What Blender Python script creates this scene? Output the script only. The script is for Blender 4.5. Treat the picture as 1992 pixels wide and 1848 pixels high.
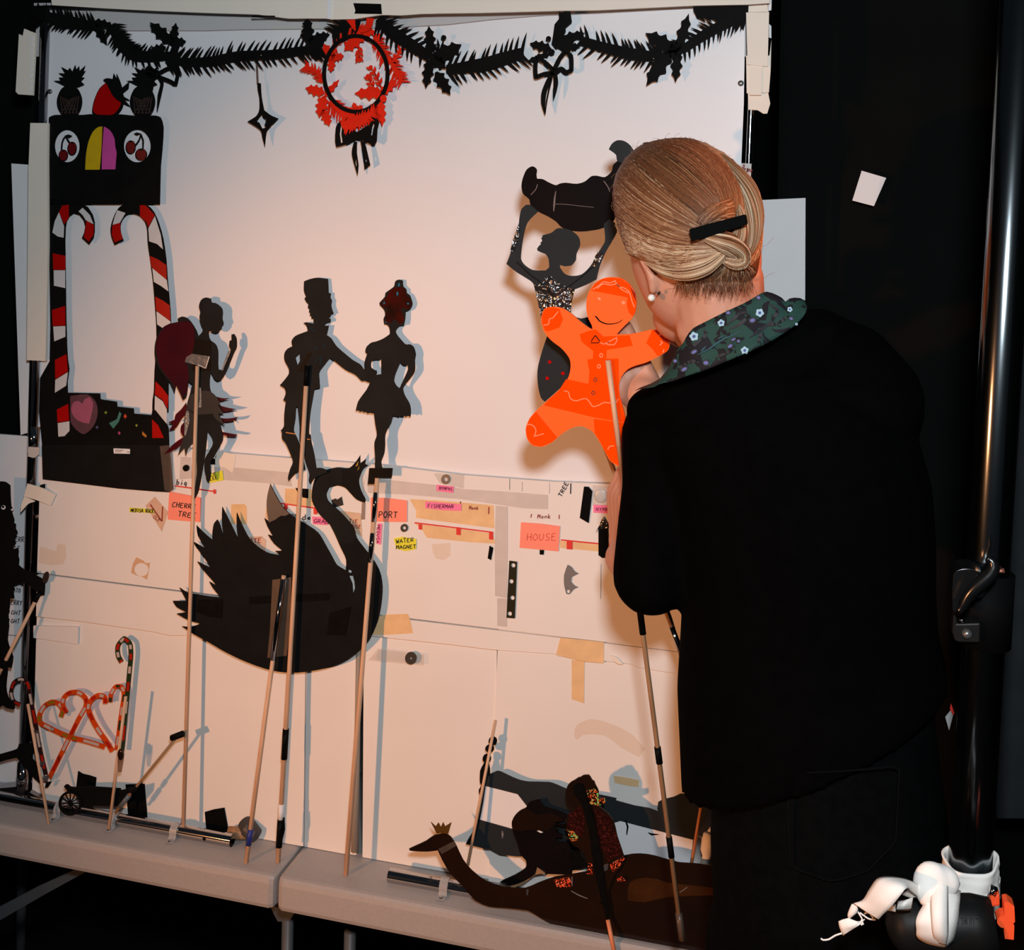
import bpy, bmesh, math, random
from math import radians, sin, cos, pi, sqrt, atan2, tan
from mathutils import Vector, Matrix
from mathutils.geometry import tessellate_polygon

for o in list(bpy.data.objects):
    bpy.data.objects.remove(o)
scene = bpy.context.scene
COL = scene.collection
random.seed(7)

# ------------------------------------------------------------------ camera
W, H, F, PPX, PPY = 1992, 1848, 2200.0, 996.0, 400.0
CAM = Vector((0.0, -1.585, 1.72))
YAW, ROLL = radians(15), 0.02
fwd = Vector((-sin(YAW), cos(YAW), 0))
rt0 = Vector((cos(YAW), sin(YAW), 0))
up0 = Vector((0, 0, 1))
RT = rt0 * cos(ROLL) + up0 * sin(ROLL)
UP = -rt0 * sin(ROLL) + up0 * cos(ROLL)
cd = bpy.data.cameras.new('camera')
cam = bpy.data.objects.new('camera', cd)
COL.objects.link(cam)
M = Matrix((RT, UP, -fwd)).transposed().to_4x4()
M.translation = CAM
cam.matrix_world = M
cd.sensor_fit = 'HORIZONTAL'
cd.sensor_width = 36.0
cd.lens = F * 36.0 / W
cd.shift_y = (PPY - H / 2) / W
cd.clip_start = 0.02
scene.camera = cam

# ------------------------------------------------------------------ world, lamps, exposure
scene.view_settings.view_transform = 'Standard'
scene.view_settings.look = 'None'
scene.view_settings.exposure = 0.0
scene.view_settings.gamma = 1.0
scene.view_settings.use_curve_mapping = False
world = bpy.data.worlds.new('world')
scene.world = world
world.use_nodes = True
world.node_tree.nodes['Background'].inputs[0].default_value = (0.55, 0.72, 0.9, 1)
world.node_tree.nodes['Background'].inputs[1].default_value = 0.02


def lamp(name, kind, loc, aim, power, colour, radius, angle=60, blend=0.5):
    l = bpy.data.lights.new(name, kind)
    l.energy = power
    l.color = colour
    l.shadow_soft_size = radius
    if kind == 'SPOT':
        l.spot_size = radians(angle)
        l.spot_blend = blend
    o = bpy.data.objects.new(name, l)
    COL.objects.link(o)
    o.location = loc
    o.rotation_euler = (Vector(aim) - Vector(loc)).to_track_quat('-Z', 'Y').to_euler()
    return o


# a cool white flash just above and right of the camera, a warm stage lamp low at the left, a small amber one high on the right
lamp('camera_flash', 'POINT', (0.05, -1.60, 1.93), (0, 0, 1.4), 68, (0.89, 0.96, 1.0), 0.05)
lamp('stage_lamp', 'SPOT', (-1.95, -2.6, 1.45), (-0.30, 0, 1.06), 240, (1.0, 0.41, 0.16), 0.045, 42, 1.0)
lamp('amber_lamp', 'SPOT', (0.95, -0.08, 2.20), (-0.13, -0.34, 1.72), 85, (1.0, 0.24, 0.05), 0.04, 13, 0.6)

# ------------------------------------------------------------------ helpers
VIEWS = dict(N=(0, 0, 1), V1=(0, 0, 3.984), V2=(460, 0, 4.98), V3=(760, 0, 4.98), V4=(1100, 0, 4.33), V5=(0, 360, 4.98),
             V6=(0, 660, 3.984), V7=(280, 540, 4.2), V8=(520, 520, 4.2), W1=(320, 860, 3.85), W2=(700, 880, 3.689),
             W3=(960, 260, 4.619), W4=(980, 520, 4.619), W5=(1160, 240, 3.5545), W6=(0, 920, 4.2), W7=(0, 1220, 3.85),
             W8=(740, 1400, 2.929), X1=(1560, 1580, 4.611), X2=(1780, 1040, 4.62), X3=(1140, 880, 4.4),
             X4=(400, 1300, 3.3725), X5=(1420, 260, 3.4825), X6=(0, 1560, 2.846), X8=(1240, 1180, 2.649),
             Y1=(0, 920, 3.85), Y2=(320, 870, 4.98), Y3=(0, 1380, 6.64), Y4=(860, 1480, 5.859), Y5=(1040, 1490, 5.163),
             Y6=(1180, 640, 9.055), Y7=(0, 0, 5.436), Y8=(1420, 0, 4.62))
ZT = 0.74          # table top


def Z(v, pts):
    x0, y0, s = VIEWS[v]
    return [(x0 + p[0] / s, y0 + p[1] / s) for p in pts]


def z1(v, x, y):
    return Z(v, [(x, y)])[0]


def ray(px, py):
    return fwd + RT * ((px - PPX) / F) + UP * ((PPY - py) / F)


class Tilt:
    """a puppet leaning out from the screen: distance d0 at pixel row y0, d1 at row y1"""

    def __init__(s, y0, d0, y1, d1, off=0.0):
        s.a = (y0, d0, y1, d1)
        s.off = off

    def __add__(s, k): return Tilt(*s.a, s.off + k)

    def __sub__(s, k): return Tilt(*s.a, s.off - k)

    def __call__(s, x, y):
        y0, d0, y1, d1 = s.a
        return d0 + (d1 - d0) * (y - y0) / (y1 - y0) + s.off


def P(px, py, d):
    """the point that stands d in front of the screen plane"""
    if callable(d): d = d(px, py)
    r = ray(px, py)
    return CAM + r * ((-d - CAM.y) / r.y)


def PT(px, py, z=ZT):
    r = ray(px, py)
    return CAM + r * ((z - CAM.z) / r.z)


def ppm(px, py, d):
    """pixels per metre there"""
    return F / ((P(px, py, d) - CAM).dot(fwd))


def smooth(loop, n=3, closed=True, corner=70):
    """Catmull-Rom through the points, sharp corners kept"""
    L = [Vector((p[0], p[1])) for p in loop]
    N = len(L)
    tan_ = []
    for i in range(N):
        if not closed and i in (0, N - 1):
            tan_.append((L[min(i + 1, N - 1)] - L[max(i - 1, 0)]) * 0.5)
            continue
        a, b, c_ = L[i - 1], L[i], L[(i + 1) % N]
        u, v = b - a, c_ - b
        if u.length < 1e-6 or v.length < 1e-6:
            tan_.append(Vector((0, 0)))
            continue
        ang = math.degrees(abs(u.angle(v)))
        tan_.append(Vector((0, 0)) if ang > corner else (u.normalized() + v.normalized()) * 0.5 * min(u.length, v.length))
    out = []
    for i in range(N if closed else N - 1):
        p0, p1 = L[i], L[(i + 1) % N]
        m0, m1 = tan_[i], tan_[(i + 1) % N]
        for k in range(n):
            t = k / n
            out.append(tuple(p0 * (2 * t**3 - 3 * t**2 + 1) + m0 * (t**3 - 2 * t**2 + t) + p1 * (-2 * t**3 + 3 * t**2) + m1 * (t**3 - t**2)))
    if not closed:
        out.append(tuple(L[-1]))
    return out


def ell(cx, cy, rx, ry, n=28, rot=0):
    return [(cx + rx * cos(2 * pi * i / n) * cos(rot) - ry * sin(2 * pi * i / n) * sin(rot),
             cy + rx * cos(2 * pi * i / n) * sin(rot) + ry * sin(2 * pi * i / n) * cos(rot)) for i in range(n)]


BASE = {}


def setp(o, label=None, cat=None, group=None, kind=None):
    if label: o['label'] = label
    if cat: o['category'] = cat
    if group: o['group'] = group
    if kind: o['kind'] = kind
    return o


def thing(name, label, cat, loc, group=None):
    o = bpy.data.objects.new(name, None)
    COL.objects.link(o)
    o.empty_display_size = 0.03
    o.location = loc
    BASE[o.name] = Vector(loc)
    return setp(o, label, cat, group)


class MB:
    """collects geometry in world space and links it as one mesh object"""

    def __init__(s):
        s.v, s.f, s.mi, s.cur = [], [], [], 0

    def add(s, vs, fs):
        b = len(s.v)
        s.v += [Vector(v) for v in vs]
        s.f += [tuple(i + b for i in f) for f in fs]
        s.mi += [s.cur] * len(fs)
        return s

    def plate(s, loops, d, th=0.0012, zmin=None, lift=None):
        if not isinstance(loops[0][0], (list, tuple)):
            loops = [loops]
        dep = lift if lift else (d if callable(d) else (lambda x, y: d))
        fr = [[P(x, y, dep(x, y)) for x, y in lp] for lp in loops]
        if zmin is not None:
            for lp in fr:
                for q in lp:
                    q.z = max(q.z, zmin)
        tris = tessellate_polygon([[Vector((q.x, q.z, 0)) for q in lp] for lp in fr])
        flat = [q for lp in fr for q in lp]
        n = len(flat)
        back = [q + Vector((0, th, 0)) for q in flat]
        fs = []
        for t in tris:
            a, b, c_ = (flat[i] for i in t)
            if (b - a).cross(c_ - a).y > 0:
                t = (t[0], t[2], t[1])
            fs.append(tuple(t))
            fs.append((t[0] + n, t[2] + n, t[1] + n))
        o = 0
        for lp in fr:
            k = len(lp)
            for i in range(k):
                j = (i + 1) % k
                fs.append((o + i, o + j, o + j + n, o + i + n))
            o += k
        return s.add(flat + back, fs)

    def strip(s, path, w, d, th=0.0008, sm=0, lift=None):
        """a flat band of w pixels along a pixel path"""
        if sm:
            path = smooth(path, sm, False)
        n = len(path)
        if not isinstance(w, (list, tuple)):
            w = [w] * n
        elif len(w) != n:
            ww = []
            for i in range(n):
                t = i / (n - 1) * (len(w) - 1)
                k = min(int(t), len(w) - 2)
                ww.append(w[k] * (1 - t + k) + w[k + 1] * (t - k))
            w = ww
        if isinstance(d, (list, tuple)) and len(d) != n:
            dl = []
            for i in range(n):
                t = i / (n - 1) * (len(d) - 1)
                k = min(int(t), len(d) - 2)
                dl.append(d[k] * (1 - t + k) + d[k + 1] * (t - k))
            d = dl
        A, B = [], []
        for i in range(n):
            a = Vector(path[max(i - 1, 0)])
            b = Vector(path[min(i + 1, n - 1)])
            t = (b - a)
            if t.length < 1e-6: t = Vector((1, 0))
            t.normalize()
            nn = Vector((-t.y, t.x)) * (w[i] / 2)
            p = Vector(path[i])
            dd = lift(p.x, p.y) if lift else d(p.x, p.y) if callable(d) else (d[i] if isinstance(d, (list, tuple)) else d)
            A.append(P(p.x + nn.x, p.y + nn.y, dd))
            B.append(P(p.x - nn.x, p.y - nn.y, dd))
        off = Vector((0, th, 0))
        vs = A + B + [q + off for q in A] + [q + off for q in B]
        fs = []
        for i in range(n - 1):
            fs.append((i, i + 1, n + i + 1, n + i))
            fs.append((2 * n + i, 3 * n + i, 3 * n + i + 1, 2 * n + i + 1))
            fs.append((i, 2 * n + i, 2 * n + i + 1, i + 1))
            fs.append((n + i, n + i + 1, 3 * n + i + 1, 3 * n + i))
        fs.append((0, n, 3 * n, 2 * n))
        fs.append((n - 1, 3 * n - 1, 4 * n - 1, 2 * n - 1))
        return s.add(vs, fs)

    def tube(s, pts, r, seg=12, cap=True, ring0=None):
        pts = [Vector(p) for p in pts]
        n = len(pts)
        rr = r if isinstance(r, (list, tuple)) else [r] * n
        t0 = (pts[1] - pts[0]).normalized()
        ref = Vector((0, 0, 1)) if abs(t0.z) < 0.9 else Vector((0, 1, 0))
        u = t0.cross(ref).normalized()
        vs, fs = [], []
        for i in range(n):
            t = (pts[min(i + 1, n - 1)] - pts[max(i - 1, 0)]).normalized()
            u = (u - t * u.dot(t)).normalized()
            w = t.cross(u)
            for k in range(seg):
                a = 2 * pi * k / seg
                vs.append(pts[i] + (u * cos(a) + w * sin(a)) * rr[i])
        for i in range(n - 1):
            for k in range(seg):
                j = (k + 1) % seg
                fs.append((i * seg + k, i * seg + j, (i + 1) * seg + j, (i + 1) * seg + k))
        if cap:
            fs.append(tuple(range(seg - 1, -1, -1)))
            fs.append(tuple((n - 1) * seg + k for k in range(seg)))
        return s.add(vs, fs)

    def ball(s, c, r, nu=16, nv=10, axes=None):
        c = Vector(c)
        r = r if isinstance(r, (list, tuple)) else (r, r, r)
        ax = axes or (Vector((1, 0, 0)), Vector((0, 1, 0)), Vector((0, 0, 1)))
        vs = [c + ax[2] * r[2]]
        for i in range(1, nv):
            th = pi * i / nv
            for k in range(nu):
                ph = 2 * pi * k / nu
                vs.append(c + ax[0] * r[0] * sin(th) * cos(ph) + ax[1] * r[1] * sin(th) * sin(ph) + ax[2] * r[2] * cos(th))
        vs.append(c - ax[2] * r[2])
        fs = [(0, 1 + k, 1 + (k + 1) % nu) for k in range(nu)]
        for i in range(nv - 2):
            for k in range(nu):
                a, b = 1 + i * nu + k, 1 + i * nu + (k + 1) % nu
                fs.append((a, a + nu, b + nu, b))
        e = len(vs) - 1
        o = 1 + (nv - 2) * nu
        fs += [(e, o + (k + 1) % nu, o + k) for k in range(nu)]
        return s.add(vs, fs)

    def capsule(s, a, b, ra, rb, seg=18):
        a, b = Vector(a), Vector(b)
        t = (b - a).normalized()
        pts, rs = [], []
        for k in range(5):
            an = pi / 2 * k / 4
            pts.append(a - t * ra * cos(an)); rs.append(max(ra * sin(an), 1e-4))
        for k in range(5):
            an = pi / 2 * k / 4
            pts.append(b + t * rb * sin(an)); rs.append(max(rb * cos(an), 1e-4))
        return s.tube(pts, rs, seg)

    def box(s, lo, hi):
        x0, y0, z0 = lo
        x1, y1, z1_ = hi
        vs = [(x0, y0, z0), (x1, y0, z0), (x1, y1, z0), (x0, y1, z0), (x0, y0, z1_), (x1, y0, z1_), (x1, y1, z1_), (x0, y1, z1_)]
        return s.add(vs, [(0, 3, 2, 1), (4, 5, 6, 7), (0, 1, 5, 4), (1, 2, 6, 5), (2, 3, 7, 6), (3, 0, 4, 7)])

    def dome(s, loop, c, yc, df, db, nr=9):
        """a rounded solid whose outline is the star-shaped pixel loop; yc(px,py) is its middle depth"""
        N = len(loop)
        vs, fs = [], []
        for side, D in ((1, df), (-1, db)):
            b = len(vs)
            for i in range(nr):
                a = pi / 2 * i / nr
                for p in loop:
                    x = c[0] + (p[0] - c[0]) * cos(a)
                    y = c[1] + (p[1] - c[1]) * cos(a)
                    vs.append(P(x, y, -yc(x, y) + side * D * sin(a)))
            vs.append(P(c[0], c[1], -yc(*c) + side * D))
            for i in range(nr - 1):
                for k in range(N):
                    j = (k + 1) % N
                    q = (b + i * N + k, b + i * N + j, b + (i + 1) * N + j, b + (i + 1) * N + k)
                    fs.append(q if side > 0 else q[::-1])
            for k in range(N):
                q = (b + (nr - 1) * N + k, b + (nr - 1) * N + (k + 1) % N, b + nr * N)
                fs.append(q if side > 0 else q[::-1])
        return s.add(vs, fs)

    def text(s, string, p0, p1, h, w, d, th=0.0003, slant=0.1, wob=0.06, lift=None):
        """hand lettering on the line p0-p1 (pixels), h high, strokes w wide"""
        rnd = random.Random(len(string) * 31 + int(p0[0]))
        p0, p1 = Vector(p0), Vector(p1)
        ax = p1 - p0
        n = len(string)
        adv = ax / max(n, 1)
        upv = Vector((ax.y, -ax.x)).normalized() * h
        if upv.y > 0 and abs(ax.x) > abs(ax.y): upv = -upv
        for i, ch in enumerate(string):
            if ch == ' ': continue
            sc = 1 + rnd.uniform(-wob, wob) * 1.5
            for st in GLYPH.get(ch, []):
                pts = []
                for gx, gy in st:
                    q = p0 + adv * (i + 0.08 + gx * 0.78) + upv * (gy * sc) + adv * slant * gy
                    pts.append((q.x + rnd.uniform(-wob, wob) * w, q.y + rnd.uniform(-wob, wob) * w))
                if len(pts) == 1:
                    pts.append((pts[0][0] + w * 0.6, pts[0][1]))
                s.strip(pts, w, d, th, sm=3 if len(pts) > 2 else 0, lift=lift)
        return s

    def build(s, name, mats, parent=None, smooth_=False, label=None, cat=None, group=None, kind=None, origin=None, auto=None):
        if not isinstance(mats, (list, tuple)): mats = [mats]
        if parent is not None:
            org = BASE[parent.name]
        elif origin is not None:
            org = Vector(origin)
        else:
            xs = [v.x for v in s.v]; ys = [v.y for v in s.v]; zs = [v.z for v in s.v]
            org = Vector(((min(xs) + max(xs)) / 2, (min(ys) + max(ys)) / 2, min(zs)))
        me = bpy.data.meshes.new(name)
        me.from_pydata([v - org for v in s.v], [], s.f)
        for m in mats: me.materials.append(m)
        me.polygons.foreach_set('material_index', s.mi)
        if smooth_:
            me.polygons.foreach_set('use_smooth', [True] * len(me.polygons))
        me.update()
        o = bpy.data.objects.new(name, me)
        COL.objects.link(o)
        BASE[o.name] = org
        if parent is not None:
            o.parent = parent
        else:
            o.location = org
        if auto:
            mod = o.modifiers.new('b', 'BEVEL')
            mod.width = auto
            mod.segments = 2
            mod.limit_method = 'ANGLE'
        return setp(o, label, cat, group, kind)


G = dict(
    A=[[(0, 0), (.5, 1), (1, 0)], [(.2, .4), (.8, .4)]], B=[[(.05, 0), (.05, 1), (.7, .95), (.8, .75), (.6, .55), (.05, .5)], [(.5, .52), (.95, .4), (.85, .1), (.05, 0)]],
    C=[[(.95, .85), (.5, 1), (.1, .6), (.15, .2), (.5, 0), (1, .12)]], D=[[(.1, 0), (.1, 1), (.7, .9), (.95, .5), (.7, .1), (.1, 0)]],
    E=[[(.9, 1), (.1, .97), (.1, 0), (.95, .02)], [(.1, .52), (.75, .55)]], F=[[(.95, 1), (.1, .97), (.1, 0)], [(.1, .52), (.75, .55)]],
    G=[[(.95, .85), (.5, 1), (.1, .6), (.15, .2), (.5, 0), (.95, .1), (.95, .42), (.6, .42)]], H=[[(.1, 1), (.1, 0)], [(.9, 1), (.9, 0)], [(.1, .5), (.9, .52)]],
    I=[[(.5, 1), (.5, 0)]], K=[[(.1, 1), (.1, 0)], [(.9, .95), (.1, .45), (.95, 0)]], L=[[(.1, 1), (.1, .02), (.9, 0)]],
    M=[[(.02, 0), (.1, 1), (.5, .35), (.9, 1), (1, 0)]], N=[[(.1, 0), (.1, 1), (.9, 0), (.9, 1)]],
    O=[[(.5, 1), (.1, .7), (.1, .3), (.5, 0), (.9, .3), (.9, .7), (.5, 1)]], P=[[(.1, 0), (.1, 1), (.75, .95), (.9, .75), (.7, .5), (.1, .45)]],
    R=[[(.1, 0), (.1, 1), (.7, .95), (.85, .75), (.6, .52), (.1, .48)], [(.4, .5), (.95, 0)]],
    S=[[(.9, .88), (.5, 1), (.15, .8), (.35, .55), (.8, .4), (.8, .1), (.45, 0), (.1, .12)]], T=[[(.5, 1), (.5, 0)], [(0, 1), (1, .97)]],
    U=[[(.1, 1), (.12, .25), (.5, 0), (.85, .25), (.9, 1)]], V=[[(.05, 1), (.5, 0), (.95, 1)]], W=[[(0, 1), (.28, 0), (.5, .7), (.75, 0), (1, 1)]],
    Y=[[(.05, 1), (.5, .5)], [(.95, 1), (.5, .5), (.45, 0)]], J=[[(.7, 1), (.7, .2), (.4, 0), (.1, .2)]],
    o=[[(.5, .55), (.15, .3), (.5, 0), (.85, .3), (.5, .55)]], n=[[(.15, 0), (.15, .55), (.2, .4), (.6, .55), (.85, .4), (.85, 0)]],
    k=[[(.15, 1), (.15, 0)], [(.8, .6), (.15, .28), (.85, 0)]], r=[[(.2, 0), (.2, .55)], [(.2, .35), (.5, .55), (.85, .5)]],
    a=[[(.8, .55), (.4, .55), (.12, .25), (.4, 0), (.8, .2), (.8, .55), (.9, 0)]], v=[[(.1, .55), (.45, 0), (.85, .55)]],
    e=[[(.15, .28), (.8, .3), (.55, .56), (.2, .35), (.3, .05), (.85, .05)]], d=[[(.8, .5), (.4, .55), (.12, .25), (.4, 0), (.8, .15)], [(.8, 1), (.85, 0)]],
    l=[[(.5, 1), (.5, .05), (.7, 0)]], b=[[(.15, 1), (.15, 0), (.6, .02), (.85, .28), (.5, .55), (.15, .4)]], i=[[(.5, .55), (.5, 0)], [(.5, .8)]],
    g=[[(.8, .5), (.4, .55), (.15, .3), (.4, .05), (.8, .2), (.8, .5), (.75, -.35), (.2, -.4)]], s=[[(.8, .5), (.4, .55), (.25, .4), (.75, .2), (.6, 0), (.15, .05)]],
    c=[[(.85, .48), (.4, .55), (.15, .28), (.4, 0), (.85, .08)]],
)
G['1'] = [[(.5, 1), (.5, 0)]]
G['.'] = [[(.5, .05)]]
G['-'] = [[(.1, .45), (.9, .45)]]
GLYPH = G

# ------------------------------------------------------------------ materials


def s2l(r, g, b):
    f = lambda c_: (c_ / 255 / 12.92) if c_ / 255 <= 0.04045 else ((c_ / 255 + 0.055) / 1.055) ** 2.4
    return (f(r), f(g), f(b))


def mat(name, col, rough=0.6, metal=0.0, spec=0.5, var=0.0, scale=20.0, bump=0.0, bscale=60.0, coat=0.0, trans=None, stretch=None, col2=None, bdist=0.002):
    m = bpy.data.materials.new(name)
    m.use_nodes = True
    nt = m.node_tree
    b = nt.nodes['Principled BSDF']
    b.inputs['Base Color'].default_value = (*col, 1)
    b.inputs['Roughness'].default_value = rough
    b.inputs['Metallic'].default_value = metal
    b.inputs['Specular IOR Level'].default_value = spec
    b.inputs['Coat Weight'].default_value = coat
    b.inputs['Coat Roughness'].default_value = 0.08
    tc = nt.nodes.new('ShaderNodeTexCoord')
    src = tc.outputs['Object']
    if stretch:
        mp = nt.nodes.new('ShaderNodeMapping')
        mp.inputs['Scale'].default_value = stretch
        nt.links.new(src, mp.inputs[0])
        src = mp.outputs[0]
    if var > 0:
        nz = nt.nodes.new('ShaderNodeTexNoise')
        nz.inputs['Scale'].default_value = scale
        nz.inputs['Detail'].default_value = 4
        nt.links.new(src, nz.inputs['Vector'])
        rp = nt.nodes.new('ShaderNodeValToRGB')
        c2 = col2 if col2 else tuple(c_ * (1 - var) for c_ in col)
        rp.color_ramp.elements[0].position = 0.3
        rp.color_ramp.elements[1].position = 0.7
        rp.color_ramp.elements[0].color = (*c2, 1)
        rp.color_ramp.elements[1].color = (*col, 1)
        nt.links.new(nz.outputs['Fac'], rp.inputs[0])
        nt.links.new(rp.outputs[0], b.inputs['Base Color'])
    if bump > 0:
        nb = nt.nodes.new('ShaderNodeTexNoise')
        nb.inputs['Scale'].default_value = bscale
        nb.inputs['Detail'].default_value = 3
        nt.links.new(src, nb.inputs['Vector'])
        bp = nt.nodes.new('ShaderNodeBump')
        bp.inputs['Strength'].default_value = bump
        bp.inputs['Distance'].default_value = bdist
        nt.links.new(nb.outputs['Fac'], bp.inputs['Height'])
        nt.links.new(bp.outputs[0], b.inputs['Normal'])
    if trans is not None:                      # a coloured see-through film: (filter colour, share let through)
        tr = nt.nodes.new('ShaderNodeBsdfTransparent')
        tr.inputs[0].default_value = (*trans[0], 1)
        mx = nt.nodes.new('ShaderNodeMixShader')
        mx.inputs[0].default_value = trans[1]
        nt.links.new(b.outputs[0], mx.inputs[1])
        nt.links.new(tr.outputs[0], mx.inputs[2])
        nt.links.new(mx.outputs[0], nt.nodes['Material Output'].inputs[0])
    return m


WHITE = mat('white_screen_film', (0.76, 0.77, 0.80), 0.45, var=0.04, scale=4, bump=0.02, bscale=8)
FOAM = mat('white_foam_board', (0.80, 0.77, 0.74), 0.7, var=0.05, scale=6)
FOAM2 = mat('cream_foam_board', (0.84, 0.76, 0.66), 0.7, var=0.05, scale=9)
PAPER = mat('white_paper', (0.80, 0.80, 0.82), 0.8, var=0.04, scale=15)
CARD = mat('black_card', (0.0065, 0.0066, 0.0066), 0.5, spec=0.025, var=0.3, scale=30)
CARDG = mat('charcoal_card', (0.0095, 0.0100, 0.0105), 0.45, spec=0.03, var=0.25, scale=30)
CARDT = mat('faded_black_card', (0.0150, 0.0160, 0.0165), 0.45, spec=0.025, var=0.3, scale=25)
BTAPE = mat('black_tape', (0.005, 0.005, 0.005), 0.4, spec=0.03, var=0.3, scale=90)
GTAPE = mat('grey_tape', (0.62, 0.57, 0.54), 0.55, var=0.1, scale=40)
MTAPE = mat('masking_tape', (0.84, 0.56, 0.29), 0.7, var=0.15, scale=50)
STAIN = mat('old_glue_mark', (0.72, 0.55, 0.42), 0.7, trans=((1, .985, .965), 0.93))
CTAPE = mat('clear_tape', (0.7, 0.7, 0.7), 0.18, spec=0.6, trans=((0.97, 0.96, 0.95), 0.90), bump=0.25, bscale=120)
CTAPEG = mat('smoky_clear_tape', (0.20, 0.16, 0.13), 0.25, spec=0.6, trans=((0.72, 0.65, 0.6), 0.7), bump=0.2, bscale=90)
BRTAPE = mat('brown_parcel_tape', (0.10, 0.065, 0.045), 0.3, spec=0.6, var=0.2, scale=60)
RTAPE = mat('red_tape', (0.70, 0.03, 0.025), 0.5)
INK = mat('black_marker', (0.012, 0.01, 0.012), 0.6)
INKR = mat('red_brown_marker', (0.28, 0.03, 0.02), 0.6)
INKB = mat('burgundy_marker', (0.22, 0.02, 0.10), 0.6)
ORNOTE = mat('orange_note', (1.0, 0.29, 0.20), 0.7, var=0.05, scale=20)
YNOTE = mat('yellow_note', (0.82, 0.80, 0.04), 0.7, var=0.1, scale=40)
PNOTE = mat('pink_note', (0.95, 0.22, 0.42), 0.7, var=0.06, scale=40)
WOOD = mat('pale_wood_rod', (0.74, 0.46, 0.29), 0.55, var=0.2, scale=30, stretch=(6, 6, 0.6))
WOODD = mat('aged_wood_rod', (0.36, 0.20, 0.10), 0.55, var=0.3, scale=30, stretch=(6, 6, 0.6))
CHROME = mat('chrome', (0.55, 0.55, 0.56), 0.07, metal=1.0)
CHROMED = mat('dark_chrome', (0.30, 0.30, 0.32), 0.10, metal=1.0)
STEEL = mat('grey_steel', (0.22, 0.22, 0.22), 0.35, metal=0.8, var=0.2, scale=80)
BLACKP = mat('black_gloss_paint', (0.004, 0.0045, 0.005), 0.22, spec=0.8)
BLACKC = mat('black_chrome', (0.22, 0.25, 0.27), 0.16, metal=1.0)
BLACKM = mat('black_plastic', (0.006, 0.006, 0.006), 0.5, spec=0.2)
VELVET = mat('black_cloth', (0.0035, 0.004, 0.004), 0.95, spec=0.1, var=0.3, scale=8)
VELVET2 = mat('dark_grey_cloth', (0.022, 0.026, 0.030), 0.95, spec=0.1, var=0.2, scale=25)
FLOORM = mat('dark_stage_floor', (0.006, 0.005, 0.005), 0.8, spec=0.2, var=0.4, scale=12)
TABLE = mat('grey_moulded_plastic', (0.41, 0.375, 0.36), 0.5, var=0.06, scale=200, bump=0.1, bscale=300)
TLEG = mat('grey_powder_coated_steel', (0.085, 0.092, 0.10), 0.45, var=0.1, scale=40)
RED = mat('red_gel', (0.62, 0.004, 0.003), 0.2, trans=((0.9, 0.02, 0.01), 0.45), coat=0.3)
REDO = mat('red_card', (0.80, 0.018, 0.004), 0.45, spec=0.12, var=0.15, scale=40)
CLEARG = mat('frosted_white_gel', (0.55, 0.55, 0.57), 0.3, trans=((0.9, 0.9, 0.9), 0.6))
YEL = mat('yellow_gel', (0.62, 0.40, 0.008), 0.35, var=0.1, scale=60)
PNK = mat('pink_gel', (0.62, 0.07, 0.33), 0.35, var=0.1, scale=60)
MAROON = mat('maroon_gel', (0.055, 0.0015, 0.008), 0.5, spec=0.05, var=0.4, scale=18, col2=(0.030, 0.001, 0.008))
MAROON2 = mat('burgundy_gel', (0.06, 0.002, 0.011), 0.3, spec=0.05, trans=((0.6, 0.08, 0.14), 0.30))
CHERRY = mat('cherry_red_gel', (0.16, 0.006, 0.008), 0.35, var=0.3, scale=70)
GORANGE = mat('orange_fluorescent_acrylic', (1.0, 0.135, 0.022), 0.22, spec=0.4)
GORANGE2 = mat('deep_orange_film', (1.0, 0.062, 0.0), 0.14, spec=0.5)
GDARK = mat('dark_red_film', (0.28, 0.012, 0.0), 0.2)
CLEARL = mat('clear_glossy_film', (0.95, 0.30, 0.15), 0.15, spec=0.8)
FOIL = mat('crinkled_foil_film', (0.20, 0.205, 0.21), 0.22, metal=0.9, bump=1.0, bscale=42, bdist=0.03)
SMOKE = mat('smoke_grey_acrylic', (0.024, 0.028, 0.031), 0.3, spec=0.06, var=0.15, scale=20)
BROWNF = mat('dark_brown_acrylic', (0.010, 0.0055, 0.0045), 0.16, spec=0.3, var=0.5, scale=9, col2=(0.018, 0.007, 0.003))
BROWNK = mat('black_brown_acrylic', (0.0075, 0.0055, 0.0055), 0.3, spec=0.05, var=0.3, scale=15)
CWM = mat('white_stripe_film', (0.62, 0.62, 0.63), 0.3, var=0.08, scale=30)
GCT = mat('glossy_clear_tape', (0.2, 0.2, 0.2), 0.1, spec=1.0, bump=1.0, bscale=300)
TQ = mat('turquoise_gem', (0.01, 0.16, 0.26), 0.5, spec=0.1)
GG = mat('gold_gel', (0.45, 0.24, 0.01), 0.3)
# ------------------------------------------------------------------ setting
b = MB().box((-3.2, -3.2, -0.05), (2.4, 1.6, 0.0)).build('floor', FLOORM, kind='structure')
b = MB().box((-3.2, 1.0, 0.0), (2.4, 1.08, 3.4)).build('wall_back', VELVET, kind='structure')
b = MB().box((-3.28, -3.2, 0.0), (-3.2, 1.6, 3.4)).build('wall_left', VELVET, kind='structure')
b = MB().box((2.4, -3.2, 0.0), (2.48, 1.6, 3.4)).build('wall_right', VELVET, kind='structure')


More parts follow.
